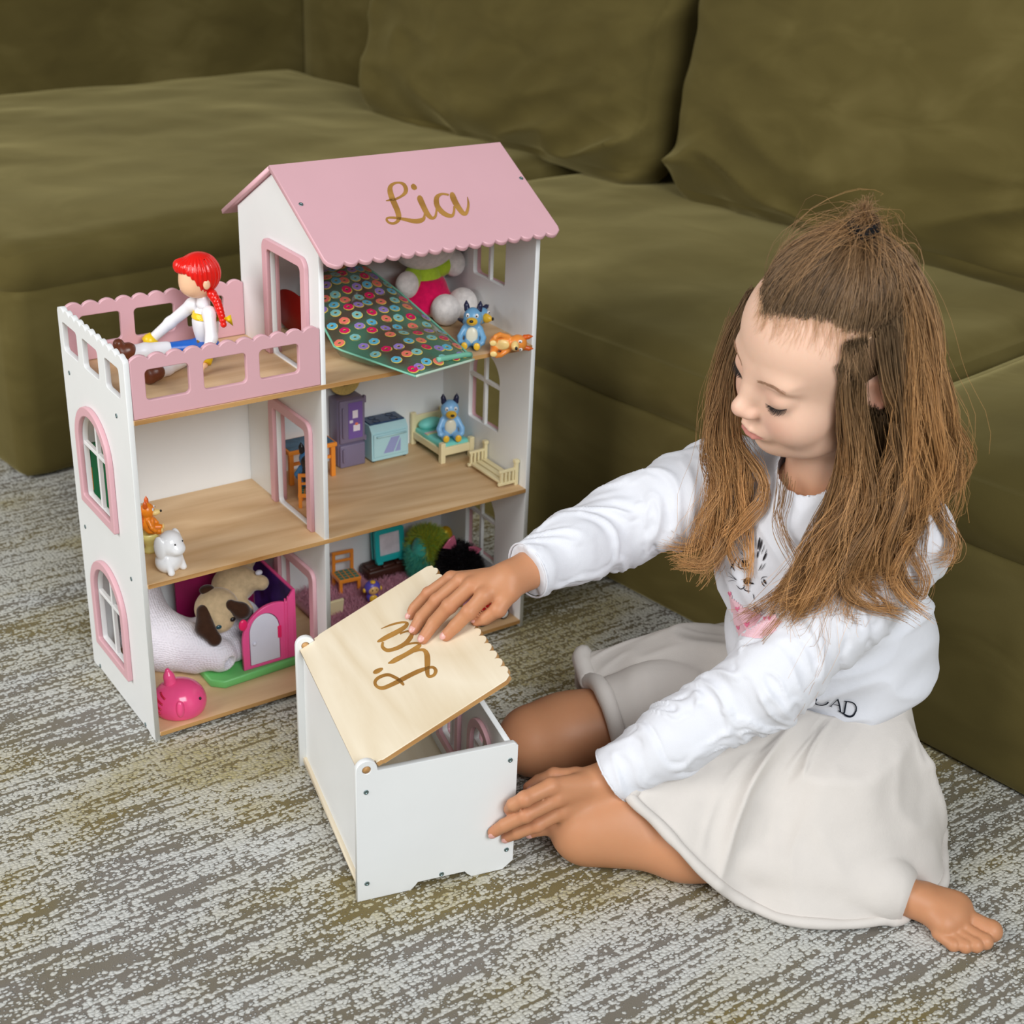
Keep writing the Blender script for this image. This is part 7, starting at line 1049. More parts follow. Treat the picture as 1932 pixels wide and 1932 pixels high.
# ================================================================== TOYS IN THE DOLLHOUSE
def plastic(name, rgb, rough=0.32): return mat('plastic_' + name, rgb, rough, 0.5, var=0.01)
def plushm(name, rgb): return mat('plush_' + name, rgb, 0.95, 0.1, var=0.10, vscale=160, bump=0.6, bscale=700, bdist=0.001, sheen=0.4)
def sdfp(name, f, lo, hi, vox, m, parent, levels=3): return sdf_obj(name, f, lo, hi, vox, m, parent, levels)
def fur(name, src, n, length, r, rgbs, parent, droop=0.25, mess=0.35, cond=None):
    me = src.data; co = np.empty(len(me.vertices) * 3); me.vertices.foreach_get('co', co); co = co.reshape(-1, 3); no = np.empty(len(me.vertices) * 3); me.vertices.foreach_get('normal', no); no = no.reshape(-1, 3)
    ok = np.arange(len(co)) if cond is None else np.where(cond(co))[0]
    i = RNG.choice(ok, n); p = co[i] + RNG.normal(size=(n, 3)) * r * 2; d = no[i] + RNG.normal(size=(n, 3)) * mess; d[:, 2] -= droop; d /= np.linalg.norm(d, axis=1, keepdims=True)
    L = length * RNG.uniform(.5, 1.1, (n, 1)); P = np.stack([p + d * L * t + np.array([0, 0, -1.0]) * L * droop * t * t for t in (0, .5, 1.0)], 1)
    cols = np.array([lin(c)[:3] for c in rgbs]); C = cols[RNG.integers(0, len(cols), n)][:, None, :] * RNG.uniform(.75, 1.2, (n, 1, 1)) * np.ones((1, 3, 1))
    o = strands(P, r, r * .3, C, name, parent, HAIRM); o['kind'] = 'stuff'; return o

# ---------------- seated red-haired doll on the terrace
doll = empty('doll', (0, 0, 0), 0, 'red haired doll with braid and yellow cuffs sitting on the terrace', 'doll')
V_ = lambda *a: A(*a)
dhip, dchest, dneck, dhead = A(.158, .150, .431), A(.156, .148, .462), A(.1545, .147, .492), A(.150, .150, .518)
sdfp('torso', lambda P: smin(s_ell(P, dchest, (.0135, .0175, .022)), s_cap(P, dhip + A(0, 0, .008), dchest, .012, .011), .012), (.12, .10, .41), (.20, .20, .51), .0012, plastic('white', (236, 236, 240)), doll)
sdfp('collar', lambda P: np.abs(s_cap(P, dneck - A(0, 0, .007), dneck - A(0, 0, .001), .0075, .0065)) - .0008, (.13, .12, .475), (.18, .175, .505), .0007, plastic('white', (236, 236, 240)), doll)
def yoke(P):
    d = np.abs(smin(s_ell(P, dchest, (.0142, .0182, .0226)), s_cap(P, dhip + A(0, 0, .008), dchest, .012, .011), .012)) - .0006
    return smax(d, np.abs(P[:, 2] - .4715) - .004, .001)
sdfp('yellow_trim', yoke, (.13, .12, .46), (.18, .18, .49), .0009, plastic('yellow', (244, 206, 24)), doll)
sdfp('hips', lambda P: smin(smin(s_ell(P, dhip, (.0145, .0175, .0125)), s_cap(P, dhip + A(-.004, -.008, -.003), dhip + A(-.045, -.022, -.004), .0105, .008), .008), s_cap(P, dhip + A(-.004, .008, -.003), dhip + A(-.046, .016, -.002), .0105, .008), .008), (.08, .10, .405), (.20, .20, .46), .0012, plastic('blue', (24, 96, 190)), doll)
MB().box((.1455, .147, .4385), (.003, .006, .0055), bev=.001).build('belt_buckle', mat('brass', (186, 140, 50), .35, metal=.7), doll)
for sg, knee, foot in ((-1, dhip + A(-.044, -.022, -.004), A(.066, .098, .427)), (1, dhip + A(-.046, .016, -.002), A(.058, .164, .434))):
    lg = sdfp('leg', lambda P, k=knee, f=foot: s_chain(P, [k, (k + f) / 2, f], [.0095, .0095, .0085], .004), (.03, .07, .405), (.14, .20, .46), .0013, plastic('white', (236, 236, 240)), doll)
    sdfp('boot', lambda P, f=foot: smin(s_cap(P, f + A(.006, 0, .002), f, .0100, .0095), s_cap(P, f + A(-.004, 0, -.002), f + A(-.005, 0, .012), .0085, .0065), .004), (.03, .07, .405), (.14, .20, .47), .0013, plastic('brown', (104, 52, 26)), lg)
armp = [(A(.1475, .164, .480), A(.126, .184, .455), A(.105, .190, .437)), (A(.1545, .131, .478), A(.150, .117, .452), A(.138, .107, .436))]
for i, (s_, e_, w_) in enumerate(armp):
    ar = sdfp('arm', lambda P, s=s_, e=e_, w=w_: smin(s_chain(P, [s, e, w], [.0078, .0068, .0058], .004), s_ell(P, s, (.008,) * 3), .004), (.08, .08, .41), (.18, .21, .50), .0011, plastic('white', (236, 236, 240)), doll)
    d_ = (w_ - e_) / np.linalg.norm(w_ - e_); MB().tube([tuple(w_ - d_ * .002), tuple(w_ + d_ * .004), tuple(w_ + d_ * .010)], [.0075, .0092, .0088], 14).build('cuff', plastic('yellow', (244, 206, 24)), ar, True)
    h_ = w_ + d_ * .014
    sdfp('hand', lambda P, h=h_, d=d_: smin(s_ell(P, h, (.0058, .0058, .0035)), np.minimum.reduce([s_cap(P, h + d * .003 + o, h + d * .011 + o * 1.4, .0014) for o in (A(0, .003, 0), A(0, .001, 0), A(0, -.001, 0), A(0, -.003, 0))] + [s_cap(P, h, h + A(.002, .006, .002), .0015)]), .002), h_ - .022, h_ + .022, .0008, plastic('doll_skin', (246, 200, 160)), ar)
hd = sdfp('head', lambda P: smin(smin(s_ell(P, dhead, (.022, .0205, .024)), s_ell(P, dhead + A(-.006, 0, -.010), (.014, .014, .012)), .008), s_cap(P, dneck - A(0, 0, .006), dneck + A(0, 0, .008), .0058), .003), (.11, .11, .475), (.19, .19, .56), .0012, plastic('doll_skin', (246, 200, 160)), doll)
MB().ball((.152, .1275, .514), (.0045, .0025, .006)).build('ear', plastic('doll_skin', (246, 200, 160)), hd, True)
def dhair(P):
    d = s_ell(P, dhead + A(.0025, 0, .004), (.0255, .0238, .0255)); face = s_ell(P, dhead + A(-.024, 0, -.012), (.022, .030, .022)); d = smax(d, -face, .003)
    d = smin(d, s_ell(P, dhead + A(-.018, .004, .014), (.008, .013, .008)), .006); ang = np.arctan2(P[:, 1] - dhead[1], P[:, 0] - dhead[0])
    return d + .0006 * np.sin(ang * 26) * np.clip(np.hypot(P[:, 0] - dhead[0], P[:, 1] - dhead[1]) / .014 - .35, 0, 1)
hr_ = sdfp('hair', dhair, (.10, .11, .475), (.19, .19, .56), .0010, plastic('red', (226, 26, 16), .22), doll)
bp = [A(.160, .132, .500), A(.163, .126, .492), A(.164, .122, .484), A(.165, .119, .476), A(.166, .117, .466)]
sdfp('braid', lambda P: np.minimum.reduce([s_ell(P, bp[i // 2] * (1 - (i % 2) / 2) + bp[min(i // 2 + 1, 4)] * (i % 2) / 2, (.0062 - .0003 * i,) * 3) for i in range(9)]), (.14, .10, .45), (.19, .15, .515), .0009, plastic('red', (226, 26, 16), .22), hr_)
bow = MB()
for s_ in (-1, 1): bow.add([(.1665, .118, .473), (.1655 + .006 * s_, .118 - .011 * s_, .4805), (.1675 + .006 * s_, .118 - .012 * s_, .466), (.168, .118, .4725)], [(0, 1, 2), (3, 2, 1), (0, 2, 3), (0, 3, 1)])
bow.ball((.1668, .118, .473), .0032).build('bow', plastic('yellow', (244, 206, 24)), hr_, True)

# ---------------- red hat behind the top doorway
def lathe_thing(name, label, cat, loc, prof, m, rot=(0, 0, 0), n=36):
    o = MB().lathe(prof, n).build(name, m, None, True); o.location = loc; o.rotation_euler = rot; return tag(o, label, cat)
h = empty('toy_hat', (.300, .180, Z3 + .0305), 0, 'dark red toy hat propped behind the top doorway', 'hat', rot=(0, math.radians(78), math.radians(20)))
MB().lathe([(.001, .0), (.030, .0005), (.0312, .002), (.030, .003), (.017, .0035), (.016, .012), (.013, .022), (.008, .025), (.001, .0255)], 40).build('brim_and_crown', plastic('dark_red', (168, 24, 16), .4), h, True)
h.location = (.2835, .176, Z3 + .0302)
MB().lathe([(.0176, .004), (.0180, .005), (.0178, .009), (.0170, .0095)], 40).build('hat_band', plastic('cream', (240, 226, 180)), h, True)
# ---------------- doughnut print pouch
pouch = empty('doughnut_print_pouch', (0, 0, 0), 0, 'clear plastic pouch printed with coloured doughnuts hanging over the top shelf', 'pouch')
pc = np.array([[(.3340, -.046, .4235), (.4260, -.030, .4235)], [(.2840, .060, .434), (.4340, .060, .434)], [(.2960, .130, .455), (.4200, .140, .462)], [(.3150, .196, .482), (.3900, .198, .494)]])
def pouch_pt(u, v, top=True):
    w = np.clip(v, 0, 1) * 3; i = min(int(w), 2); f = w - i; f2 = f
    L = pc[i, 0] * (1 - f2) + pc[i + 1, 0] * f2; R = pc[i, 1] * (1 - f2) + pc[i + 1, 1] * f2
    p = L * (1 - u) + R * u; b = (max(0.0, 4 * u * (1 - u)) ** .6) * (max(0.0, min(1, 7 * v) * min(1, 7 * (1 - v))) ** .6)
    wr = .0020 * math.sin(u * 9 + v * 14) * math.sin(v * 11 - u * 4) * b
    if top: return p + A(0, 0, 1) * (.012 * b + wr)
    w_ = min(1.0, max(0.0, (p[1] - .002) / .012)) * b ** .5          # the filled belly of the pouch rests on the shelf
    return np.array([p[0], p[1], (p[2] - .0045 * b) * (1 - w_) + (Z3 + .0004) * w_])
def pouch_mesh():
    V = []; F = []; n, m = 22, 36
    for k in (True, False):
        for j in range(m + 1):
            for i in range(n + 1): V.append(pouch_pt(i / n, j / m, k) + (A(0, 0, .0004) if k else 0))
    o = (n + 1) * (m + 1)
    for j in range(m):
        for i in range(n):
            a = j * (n + 1) + i; F.append((a, a + 1, a + n + 2, a + n + 1)); F.append((o + a, o + a + n + 1, o + a + n + 2, o + a + 1))
    return mesh_from('pouch', V, F)
t = NT('printed_clear_vinyl'); t.b.inputs['Base Color'].default_value = lin((140, 200, 176)); t.b.inputs['Roughness'].default_value = .12; t.b.inputs['Alpha'].default_value = .55; t.b.inputs['Coat Weight'].default_value = .6
v_ = t.coords((14, 14, 14)); t.base(t.ramp(t.noise(v_, 1.0, 2), [(.42, lin((96, 82, 68))), (.60, lin((78, 150, 124)))])); t.bump(t.noise(v_, 3, 2), .3, .002)
pb = link('pouch_body', pouch_mesh(), t.m, pouch, True)
DN = [(214, 28, 96), (150, 128, 200), (92, 176, 206), (232, 120, 104), (126, 190, 190)]
dm = [plastic('doughnut_%d' % i, c, .3) for i, c in enumerate(DN)]; rings = {i: MB() for i in range(5)}; fring = MB(); k = 0
for j in range(13):
    for i in range(7):
        u = (i + .5 + (j % 2) * .5) / 7.5; v = (j + .5) / 13.0; u += RNG.normal() * .012; v += RNG.normal() * .006
        if not (.04 < u < .96): continue
        c = pouch_pt(u, v); du = pouch_pt(u + .02, v) - c; dv = pouch_pt(u, v + .02) - c; n_ = np.cross(du, dv); n_ /= np.linalg.norm(n_); a_ = du / np.linalg.norm(du); b_ = np.cross(n_, a_)
        for mb, r0, r1, off, sh in ((fring, .0022, .0068, .0006, -.0010), (rings[k % 5], .0020, .0062, .0009, .0)):
            V = []; F = []
            for q in range(20):
                tt = 2 * math.pi * q / 20; e = 1 + (.06 * math.sin(tt * 6) if sh == 0 else 0); d_ = a_ * math.cos(tt) + b_ * math.sin(tt)
                V += [c + n_ * off + d_ * r0 + b_ * sh, c + n_ * off + d_ * r1 * e + b_ * sh]
            for q in range(20): F.append((2 * q, 2 * q + 1, (2 * q + 3) % 40, (2 * q + 2) % 40))
            mb.add(V, F)
        k += 1
for i in range(5): o = rings[i].build('doughnut_print', dm[i], pb); o['kind'] = 'stuff'
o = fring.build('doughnut_print', plastic('doughnut_fringe', (232, 206, 96)), pb); o['kind'] = 'stuff'
TEAL = plastic('teal_trim', (120, 190, 164), .3)
MB().tube([tuple(pouch_pt(1.0, v) + A(0, 0, .0015)) for v in np.linspace(0.02, 1, 24)], .0014, 8).build('piping', TEAL, pouch, True)
MB().tube([tuple(pouch_pt(0.0, v) + A(0, 0, .0005)) for v in np.linspace(0.0, 1, 24)], .0014, 8).build('piping', TEAL, pouch, True)
zp = [pouch_pt(u, .03) + A(0, -.001, .003) for u in np.linspace(.45, .99, 12)]
MB().tube([tuple(p) for p in zp], .0035, 8).build('zip_tape', TEAL, pouch, True)
MB().tube([tuple(pouch_pt(u, .0) + A(0, 0, .0005)) for u in np.linspace(0, 1, 14)], .0016, 8).build('hem', plastic('pale_green', (190, 214, 196)), pouch, True)

# ---------------- white plush in a pink dress
pl = empty('plush_toy', (.4755, .163, Z3 + .001), math.radians(8), 'white plush toy in hot pink dress sitting at the back of the top room', 'plush toy')
PW = plushm('white', (226, 220, 216))
sdfp('head', lambda P: smin(s_ell(P, (0, .004, .099), (.050, .032, .036)), s_ell(P, (.034, .006, .128), (.010, .008, .012)), .01), (-.07, -.05, .05), (.07, .05, .15), .002, PW, pl)
sdfp('body', lambda P: smin(s_ell(P, (0, .008, .040), (.027, .023, .036)), s_ell(P, (0, -.004, .014), (.026, .022, .014)), .01), (-.05, -.04, -.003), (.05, .05, .09), .002, plushm('lime', (176, 206, 60)), pl)
def dress(P):
    ang = np.arctan2(P[:, 1] - .006, P[:, 0]); d = s_ell(P, (0, .006, .030), (.034, .030, .034)); d = smin(d, s_ell(P, (0, .002, .018), (.042, .036, .016)), .012) + .0016 * np.sin(ang * 9) * np.clip((.04 - P[:, 2]) / .03, 0, 1)
    return smax(smax(d, .0095 - P[:, 2], .002), P[:, 2] - .052, .003)
sdfp('dress', dress, (-.055, -.05, 0), (.055, .055, .07), .0018, plushm('pink', (226, 24, 92)), pl)
for sx, ex, ez in ((-1, -.038, .050), (1, .0415, .066)):
    ar = sdfp('sleeve', lambda P, s=sx, e=ex, z=ez: s_cap(P, (s * .020, .004, .058), (e * .78, -.002, z), .012, .013), (-.07, -.04, .02), (.07, .04, .09), .0018, plushm('lime', (176, 206, 60)), pl)
    sdfp('paw', lambda P, e=ex, z=ez: s_ell(P, (e, -.006, z), (.016, .014, .018)), (-.08, -.04, .015), (.08, .04, .10), .0018, PW, ar)
for x, y in ((-.006, -.047), (.0305, -.038)):
    sdfp('leg', lambda P, x=x, y=y: smin(s_ell(P, (x, y, .021), (.0195, .020, .0205)), s_cap(P, (x * .6, -.006, .014), (x, y, .016), .011), .008), (-.05, -.08, -.003), (.07, .03, .06), .0018, PW, pl)

# ---------------- little toy dogs (plain generic puppies)
def toy_dog(name, label, cat, loc, rot, s, body, face, dark, group=None, lying=False, belly=(226, 222, 200)):
    e = empty(name, loc, 0, label, cat, group or 'toy dogs in the dollhouse', rot=rot, scale=s)
    m1 = plastic('pup_' + '_'.join(map(str, body)), body); m2 = plastic('pup_' + '_'.join(map(str, face)), face); m3 = plastic('pup_' + '_'.join(map(str, dark)), dark)
    def f(P):
        q = P.copy(); q[:, 0] = np.abs(q[:, 0])
        d = smin(s_ell(P, (0, 0, .018), (.0125, .0115, .0175)), s_ell(P, (0, -.001, .043), (.0135, .0125, .0145)), .006)
        d = smin(d, s_chain(q, [(.011, -.003, .028), (.017, -.009, .016), (.016, -.014, .010)], [.0042, .0038, .0040], .002), .003)
        d = smin(d, s_chain(q, [(.007, -.004, .006), (.009, -.020, .0055)], [.0062, .0055], .003), .004)
        return smin(d, s_cap(P, (0, .011, .010), (0, .021, .012), .0035, .0022), .003)
    b = sdfp('body', f, (-.025, -.032, -.004), (.025, .028, .066), .0013, m1, e)
    mz = sdfp('muzzle', lambda P: smin(s_ell(P, (0, -.0135, .0395), (.0080, .0075, .0062)), s_ell(P, (0, -.020, .0405), (.0042, .0042, .0038)), .004), (-.012, -.028, .028), (.012, -.004, .052), .0010, m2, e)
    MB().ball((0, -.0245, .0420), (.0030, .0022, .0022)).build('nose', plastic('black', (20, 18, 20)), mz, True)
    for sx in (-1, 1):
        sdfp('ear', lambda P, s=sx: s_chain(P, [(s * .0085, .001, .054), (s * .0098, .001, .060), (s * .0102, .001, .066)], [.0046, .0034, .0012], .002), (-.02, -.008, .045), (.02, .010, .072), .0010, m3, e)
        MB().ball((sx * .0066, -.0118, .0478), (.0026, .0018, .0032)).build('eye', plastic('eye_white', (238, 238, 238)), e, True)
        MB().ball((sx * .0064, -.0136, .0474), (.0011, .0008, .0014)).build('pupil', plastic('black', (20, 18, 20)), e, True)
        MB().ball((sx * .009, -.0255, .0065), (.0048, .0022, .0055)).build('foot_pad', m2, e, True)
    sdfp('back_patch', lambda P: smax(f(P) - .0005, .004 - P[:, 1] + np.abs(P[:, 2] - .03) * .2, .001), (-.025, -.002, .004), (.025, .028, .06), .0013, m3, e)
    MB().ball((0, -.0085, .0185), (.0088, .0042, .0125)).build('belly', plastic('pup_' + '_'.join(map(str, belly)), belly), e, True)
    return e
BLU, NAVY, TAN, ORG, CRM, RUST = (112, 168, 208), (28, 32, 66), (238, 190, 52), (240, 148, 62), (246, 214, 140), (214, 96, 26)
toy_dog('toy_dog', 'small blue toy dog sitting beside the doughnut pouch', 'toy dog', (.462, .030, Z3 - .0001), (math.radians(-6), 0, math.radians(-38)), .88, BLU, TAN, NAVY)
toy_dog('toy_dog', 'small blue toy dog lying on its side against the right wall', 'toy dog', (.476, .069, Z3 + .0156), (math.radians(0), math.radians(84), math.radians(20)), .80, BLU, TAN, NAVY)
toy_dog('toy_dog', 'small orange toy dog lying on its back at the front of the top shelf', 'toy dog', (.474, .006, Z3 + .0105), (math.radians(30), math.radians(86), math.radians(-8)), .80, ORG, CRM, RUST, belly=CRM)

# ---------------- middle floor, left room
cup = empty('toy_cup', (.0405, .079, Z2), 0, 'small pale yellow toy cup by the left wall', 'cup')
MB().lathe([(.0085, 0), (.0085, .003), (.005, .006), (.006, .010), (.011, .018), (.0125, .026), (.0115, .0262), (.009, .016), (.001, .012)], 28).build('cup_body', plastic('pale_yellow', (238, 224, 140)), cup, True)
toy_dog('toy_dog', 'small orange toy dog sitting in the pale yellow cup', 'toy dog', (.0405, .079, Z2 + .0252), (0, 0, math.radians(62)), .66, (238, 136, 30), CRM, RUST, belly=(238, 136, 30))
wf = empty('figurine', (.043, .020, Z2), math.radians(25), 'glossy white figurine with drooping ears at the front of the middle shelf', 'figurine')
GW = plastic('gloss_white', (240, 240, 242), .12)
def figf(P):
    q = P.copy(); q[:, 0] = np.abs(q[:, 0])
    d = smin(s_ell(P, (0, .002, .013), (.0175, .0150, .0150)), s_ell(P, (0, -.002, .036), (.0150, .0150, .0155)), .004)
    d = smin(d, s_ell(q, (.0135, .002, .034), (.0042, .0085, .0150)), .0015); d = smin(d, s_ell(P, (0, -.014, .032), (.0095, .007, .0075)), .003)
    return smin(d, s_cap(q, (.010, -.010, .004), (.009, -.004, .020), .0042), .0015)
sdfp('body', lambda P: smax(figf(P), -P[:, 2], .001), (-.03, -.03, -.002), (.03, .03, .06), .0011, GW, wf)
for sx in (-1, 1): MB().ball((sx * .006, -.0152, .0405), .0011).build('eye', plastic('black', (20, 18, 20)), wf, True)
bk = empty('picture_book', (.020, .186, Z2), 0, 'thin green picture book standing inside the left arched window', 'book')
MB().box((.008, 0, .0525), (.030, .0070, .105), bev=.0008).build('cover', plastic('green', (24, 128, 84), .4), bk); MB().box((.010, -.0001, .0525), (.029, .0054, .102)).build('pages', mat('paper', (236, 230, 214), .9), bk)
MB().box((-.0072, 0, .060), (.0008, .0060, .030)).build('spine_label', plastic('orange', (238, 150, 40)), bk)

# ---------------- middle floor, right room
fr = empty('toy_fridge', (.349, .178, Z2 - .0014), 0, 'purple grey toy fridge against the back wall', 'fridge'); FM = plastic('mauve', (126, 116, 142), .35)
MB().box((.0205, .0155, .0505), (.041, .026, .098), bev=.003).build('body', FM, fr, True)
d1 = MB().box((.0205, .001, .068), (.0385, .005, .062), bev=.002).build('door', FM, fr, True); d2 = MB().box((.0205, .001, .018), (.0385, .005, .033), bev=.002).build('door', FM, fr, True)
MB().box((.0055, -.003, .068), (.0032, .004, .044), bev=.0014).build('handle', FM, d1, True); MB().box((.0055, -.003, .020), (.0032, .004, .020), bev=.0014).build('handle', FM, d2, True)
MB().box((.0245, -.0017, .069), (.0215, .0006, .052)).build('sticker', plastic('violet', (120, 92, 166), .4), d1)
st = MB()
for x, z, a_, b_ in ((.024, .078, .008, .011), (.018, .068, .005, .004), (.026, .058, .010, .009)): st.box((x, -.0022, z), (a_, .0004, b_))
st.build('sticker', plastic('sticker_white', (238, 230, 240)), d1); MB().ball((.026, -.0022, .0635), (.0026, .0004, .0022)).build('sticker', plastic('coral', (240, 130, 100)), d1)
MB().box((.0402, .002, .096), (.0034, .006, .010), bev=.001).box((.0402, .002, .040), (.0034, .006, .008), bev=.001).build('hinge', FM, fr)
dk = empty('straw_hat', (.3690, .2005, Z2 + .1035), 0, 'round straw hat leaning on the back wall above the fridge', 'hat', rot=(math.radians(80), 0, 0)); SW = mat('straw', (226, 196, 118), .8, .2, var=.12, vscale=500)
dk.location = (.3690, .1990, Z2 + .0985 + .0243)
MB().lathe([(.001, 0), (.0240, .0002), (.0248, .0012), (.0236, .0020), (.0112, .0024), (.0105, .006), (.0085, .0088), (.001, .0095)], 36).build('brim_and_crown', SW, dk, True); MB().lathe([(.0112, .0026), (.0116, .0030), (.0112, .0052), (.0104, .0054)], 36).build('hat_band', plastic('brown', (104, 52, 26)), dk, True)
ov = empty('toy_oven', (.3965, .1725, Z2), 0, 'pale blue toy oven with dark blue hob', 'oven'); OM = plastic('ice_blue', (176, 216, 222), .35)
def prism(P2, x0, x1):
    n = len(P2); V = [(x0, *p) for p in P2] + [(x1, *p) for p in P2]; F = [tuple(range(n))[::-1], tuple(range(n, 2 * n))] + [(i, (i + 1) % n, n + (i + 1) % n, n + i) for i in range(n)]; return V, F
V, F = prism([(0, .003), (.036, .003), (.036, .0525), (.008, .0525), (.001, .0440)], 0, .0575); MB().add(V, F).build('body', OM, ov)
MB().box((.0288, .0215, .0535), (.054, .027, .0025), bev=.0008).build('hob', plastic('hob_blue', (34, 66, 104), .25), ov)
for x, y in ((.015, .028), (.042, .028), (.015, .015), (.042, .015)): MB().lathe([(.0055, .0544), (.0058, .0552), (.0042, .0552), (.0040, .0546)], 20, Matrix.Translation((x, y, 0))).build('burner', plastic('hob_ring', (22, 44, 76)), ov, True)
od = MB().box((.0288, -.0004, .0245), (.053, .003, .034), bev=.001).build('door', OM, ov); MB().tube([(.006, -.004, .0385), (.052, -.004, .0385)], .0013, 8).build('handle', OM, od, True)
MB().add([(.017, -.0021, .012), (.033, -.0021, .012), (.043, -.0021, .034), (.029, -.0021, .034)], [(0, 1, 2, 3)]).add([(.035, -.0021, .012), (.044, -.0021, .012), (.044, -.0021, .030), (.0435, -.0021, .031)], [(0, 1, 2, 3)]).build('window', plastic('window_lilac', (152, 160, 206)), od)
MB().box((.0288, -.0002, .0050), (.055, .002, .0045), bev=.0006).build('kick_panel', OM, ov)
for x in (.004, .053): MB().box((x, .004, .0016), (.004, .004, .0032)).box((x, .032, .0016), (.004, .004, .0032)).build('foot', plastic('black', (20, 18, 20)), ov)
bd = empty('toy_bed', (.478, .1235, Z2), 0, 'cream toy bed with turquoise bedding in the middle right room', 'bed'); CR = plastic('cream', (240, 226, 180))
for x in (.003, .050):
    MB().box((x, .003, .0150), (.0075, .0075, .030), bev=.001).build('leg', CR, bd); MB().box((x, .081, .0240), (.0075, .0060, .048), bev=.001).build('leg', CR, bd)
MB().box((.0265, .003, .0165), (.042, .004, .012), bev=.001).build('footboard', CR, bd); MB().box((.0265, .081, .0300), (.042, .004, .026), bev=.001).build('headboard', CR, bd)
for x in (.003, .050): MB().box((x, .042, .0150), (.004, .074, .010), bev=.001).build('rail', CR, bd)
sdfp('mattress', lambda P: s_box(P, (.0265, .042, .0200), (.0225, .0375, .0062), .004) - .0006 * np.sin(P[:, 1] * 160), (-.002, -.004, .008), (.058, .088, .032), .0012, plastic('turquoise', (120, 212, 200), .5), bd)
sdfp('pillow', lambda P: s_ell(P, (.0250, .0700, .0310), (.0195, .0105, .0085)), (-.002, .05, .018), (.056, .088, .046), .0012, plastic('turquoise', (120, 212, 200), .5), bd)
MB().box((.0265, .0505, .0262), (.0440, .0040, .0012)).build('blanket_stripe', plastic('stripe_pink', (232, 190, 196)), bd); MB().box((.0265, .0460, .0263), (.0440, .0036, .0012)).build('blanket_stripe', plastic('stripe_yellow', (226, 214, 150)), bd)
toy_dog('toy_dog', 'blue toy dog sitting up on the cream toy bed', 'toy dog', (.507, .150, Z2 + .0262), (0, 0, math.radians(-22)), .95, (132, 186, 232), TAN, NAVY)
bn = empty('toy_bench', (.5005, .014, Z2), 0, 'cream toy bench with slatted ends below the toy bed', 'bench')
for k in range(3): MB().box((.008 + .009 * k, .040, .0072 + .0012 * k), (.0075, .070, .0035), bev=.0008).build('slat', CR, bn)
for y in (.003, .078):
    ge = MB().box((.0285, y, .0165), (.0050, .0055, .0330), bev=.0008).build('post', CR, bn); MB().box((.0285, y, .0345), (.0070, .0070, .0050), bev=.001).build('post_cap', CR, ge)
    MB().box((.0145, y, .0060), (.028, .004, .0040), bev=.0006).build('rail', CR, bn); MB().box((.0150, y, .0240), (.026, .004, .0035), bev=.0006).build('rail', CR, bn)
    for k in range(4): MB().box((.0055 + .006 * k, y, .0150), (.0028, .0032, .0160)).build('baluster', CR, bn)
OR = plastic('orange_bright', (240, 146, 50))
def toy_chair(name, label, loc, rz, weave, s=1.0):
    e = empty(name, loc, rz, label, 'chair', 'orange toy chairs', scale=s)
    for x in (-.014, .014):
        MB().box((x, -.012, .0090), (.005, .005, .018), bev=.0008).build('leg', OR, e); MB().box((x, .014, .0270), (.0050, .0042, .054), bev=.0008).build('leg', OR, e)
    MB().box((0, .0005, .0200), (.0345, .0310, .0060), bev=.001).build('seat', OR, e)
    w = MB()
    for i in range(4):
        for j in range(4): w.box((-.0115 + .0077 * i, -.0105 + .0072 * j, .0232), (.0058, .0052, .0006))
    o = w.build('seat_weave', weave, e); o['kind'] = 'stuff'
    MB().box((0, .014, .0520), (.0330, .0036, .0050), bev=.0008).build('back_rail', OR, e); MB().box((0, .014, .0390), (.0330, .0030, .0040), bev=.0008).build('back_rail', OR, e)
    return e
WV = plastic('weave_green', (54, 128, 110))
tb = empty('toy_table', (.300, .162, Z2), 0, 'orange toy table with blue top beside the middle doorway', 'table')
for x in (-.030, .0315):
    for y in (.002, .034): MB().box((x, y, .0225), (.0065, .0060, .045), bev=.0008).build('leg', OR, tb)
MB().box((.0008, .018, .0465), (.0715, .0420, .0060), bev=.0012).build('table_top', OR, tb); MB().box((.0008, .018, .0498), (.0650, .0360, .0008)).build('top_print', mat('table_print', (74, 112, 140), .5, var=.35, vscale=70), tb)
MB().box((.0008, .002, .0290), (.058, .0030, .0040)).build('rail', OR, tb)
toy_chair('toy_chair', 'orange toy chair under the blue figure by the middle doorway', (.2655, .100, Z2), math.radians(150), WV, .88)
toy_dog('toy_dog', 'dark blue and black toy dog on the orange chair seen through the doorway', 'toy dog', (.2674, .1052, Z2 + .0206), (0, 0, math.radians(150)), .95, (46, 120, 176), (126, 176, 214), (18, 18, 22), belly=(126, 176, 214))

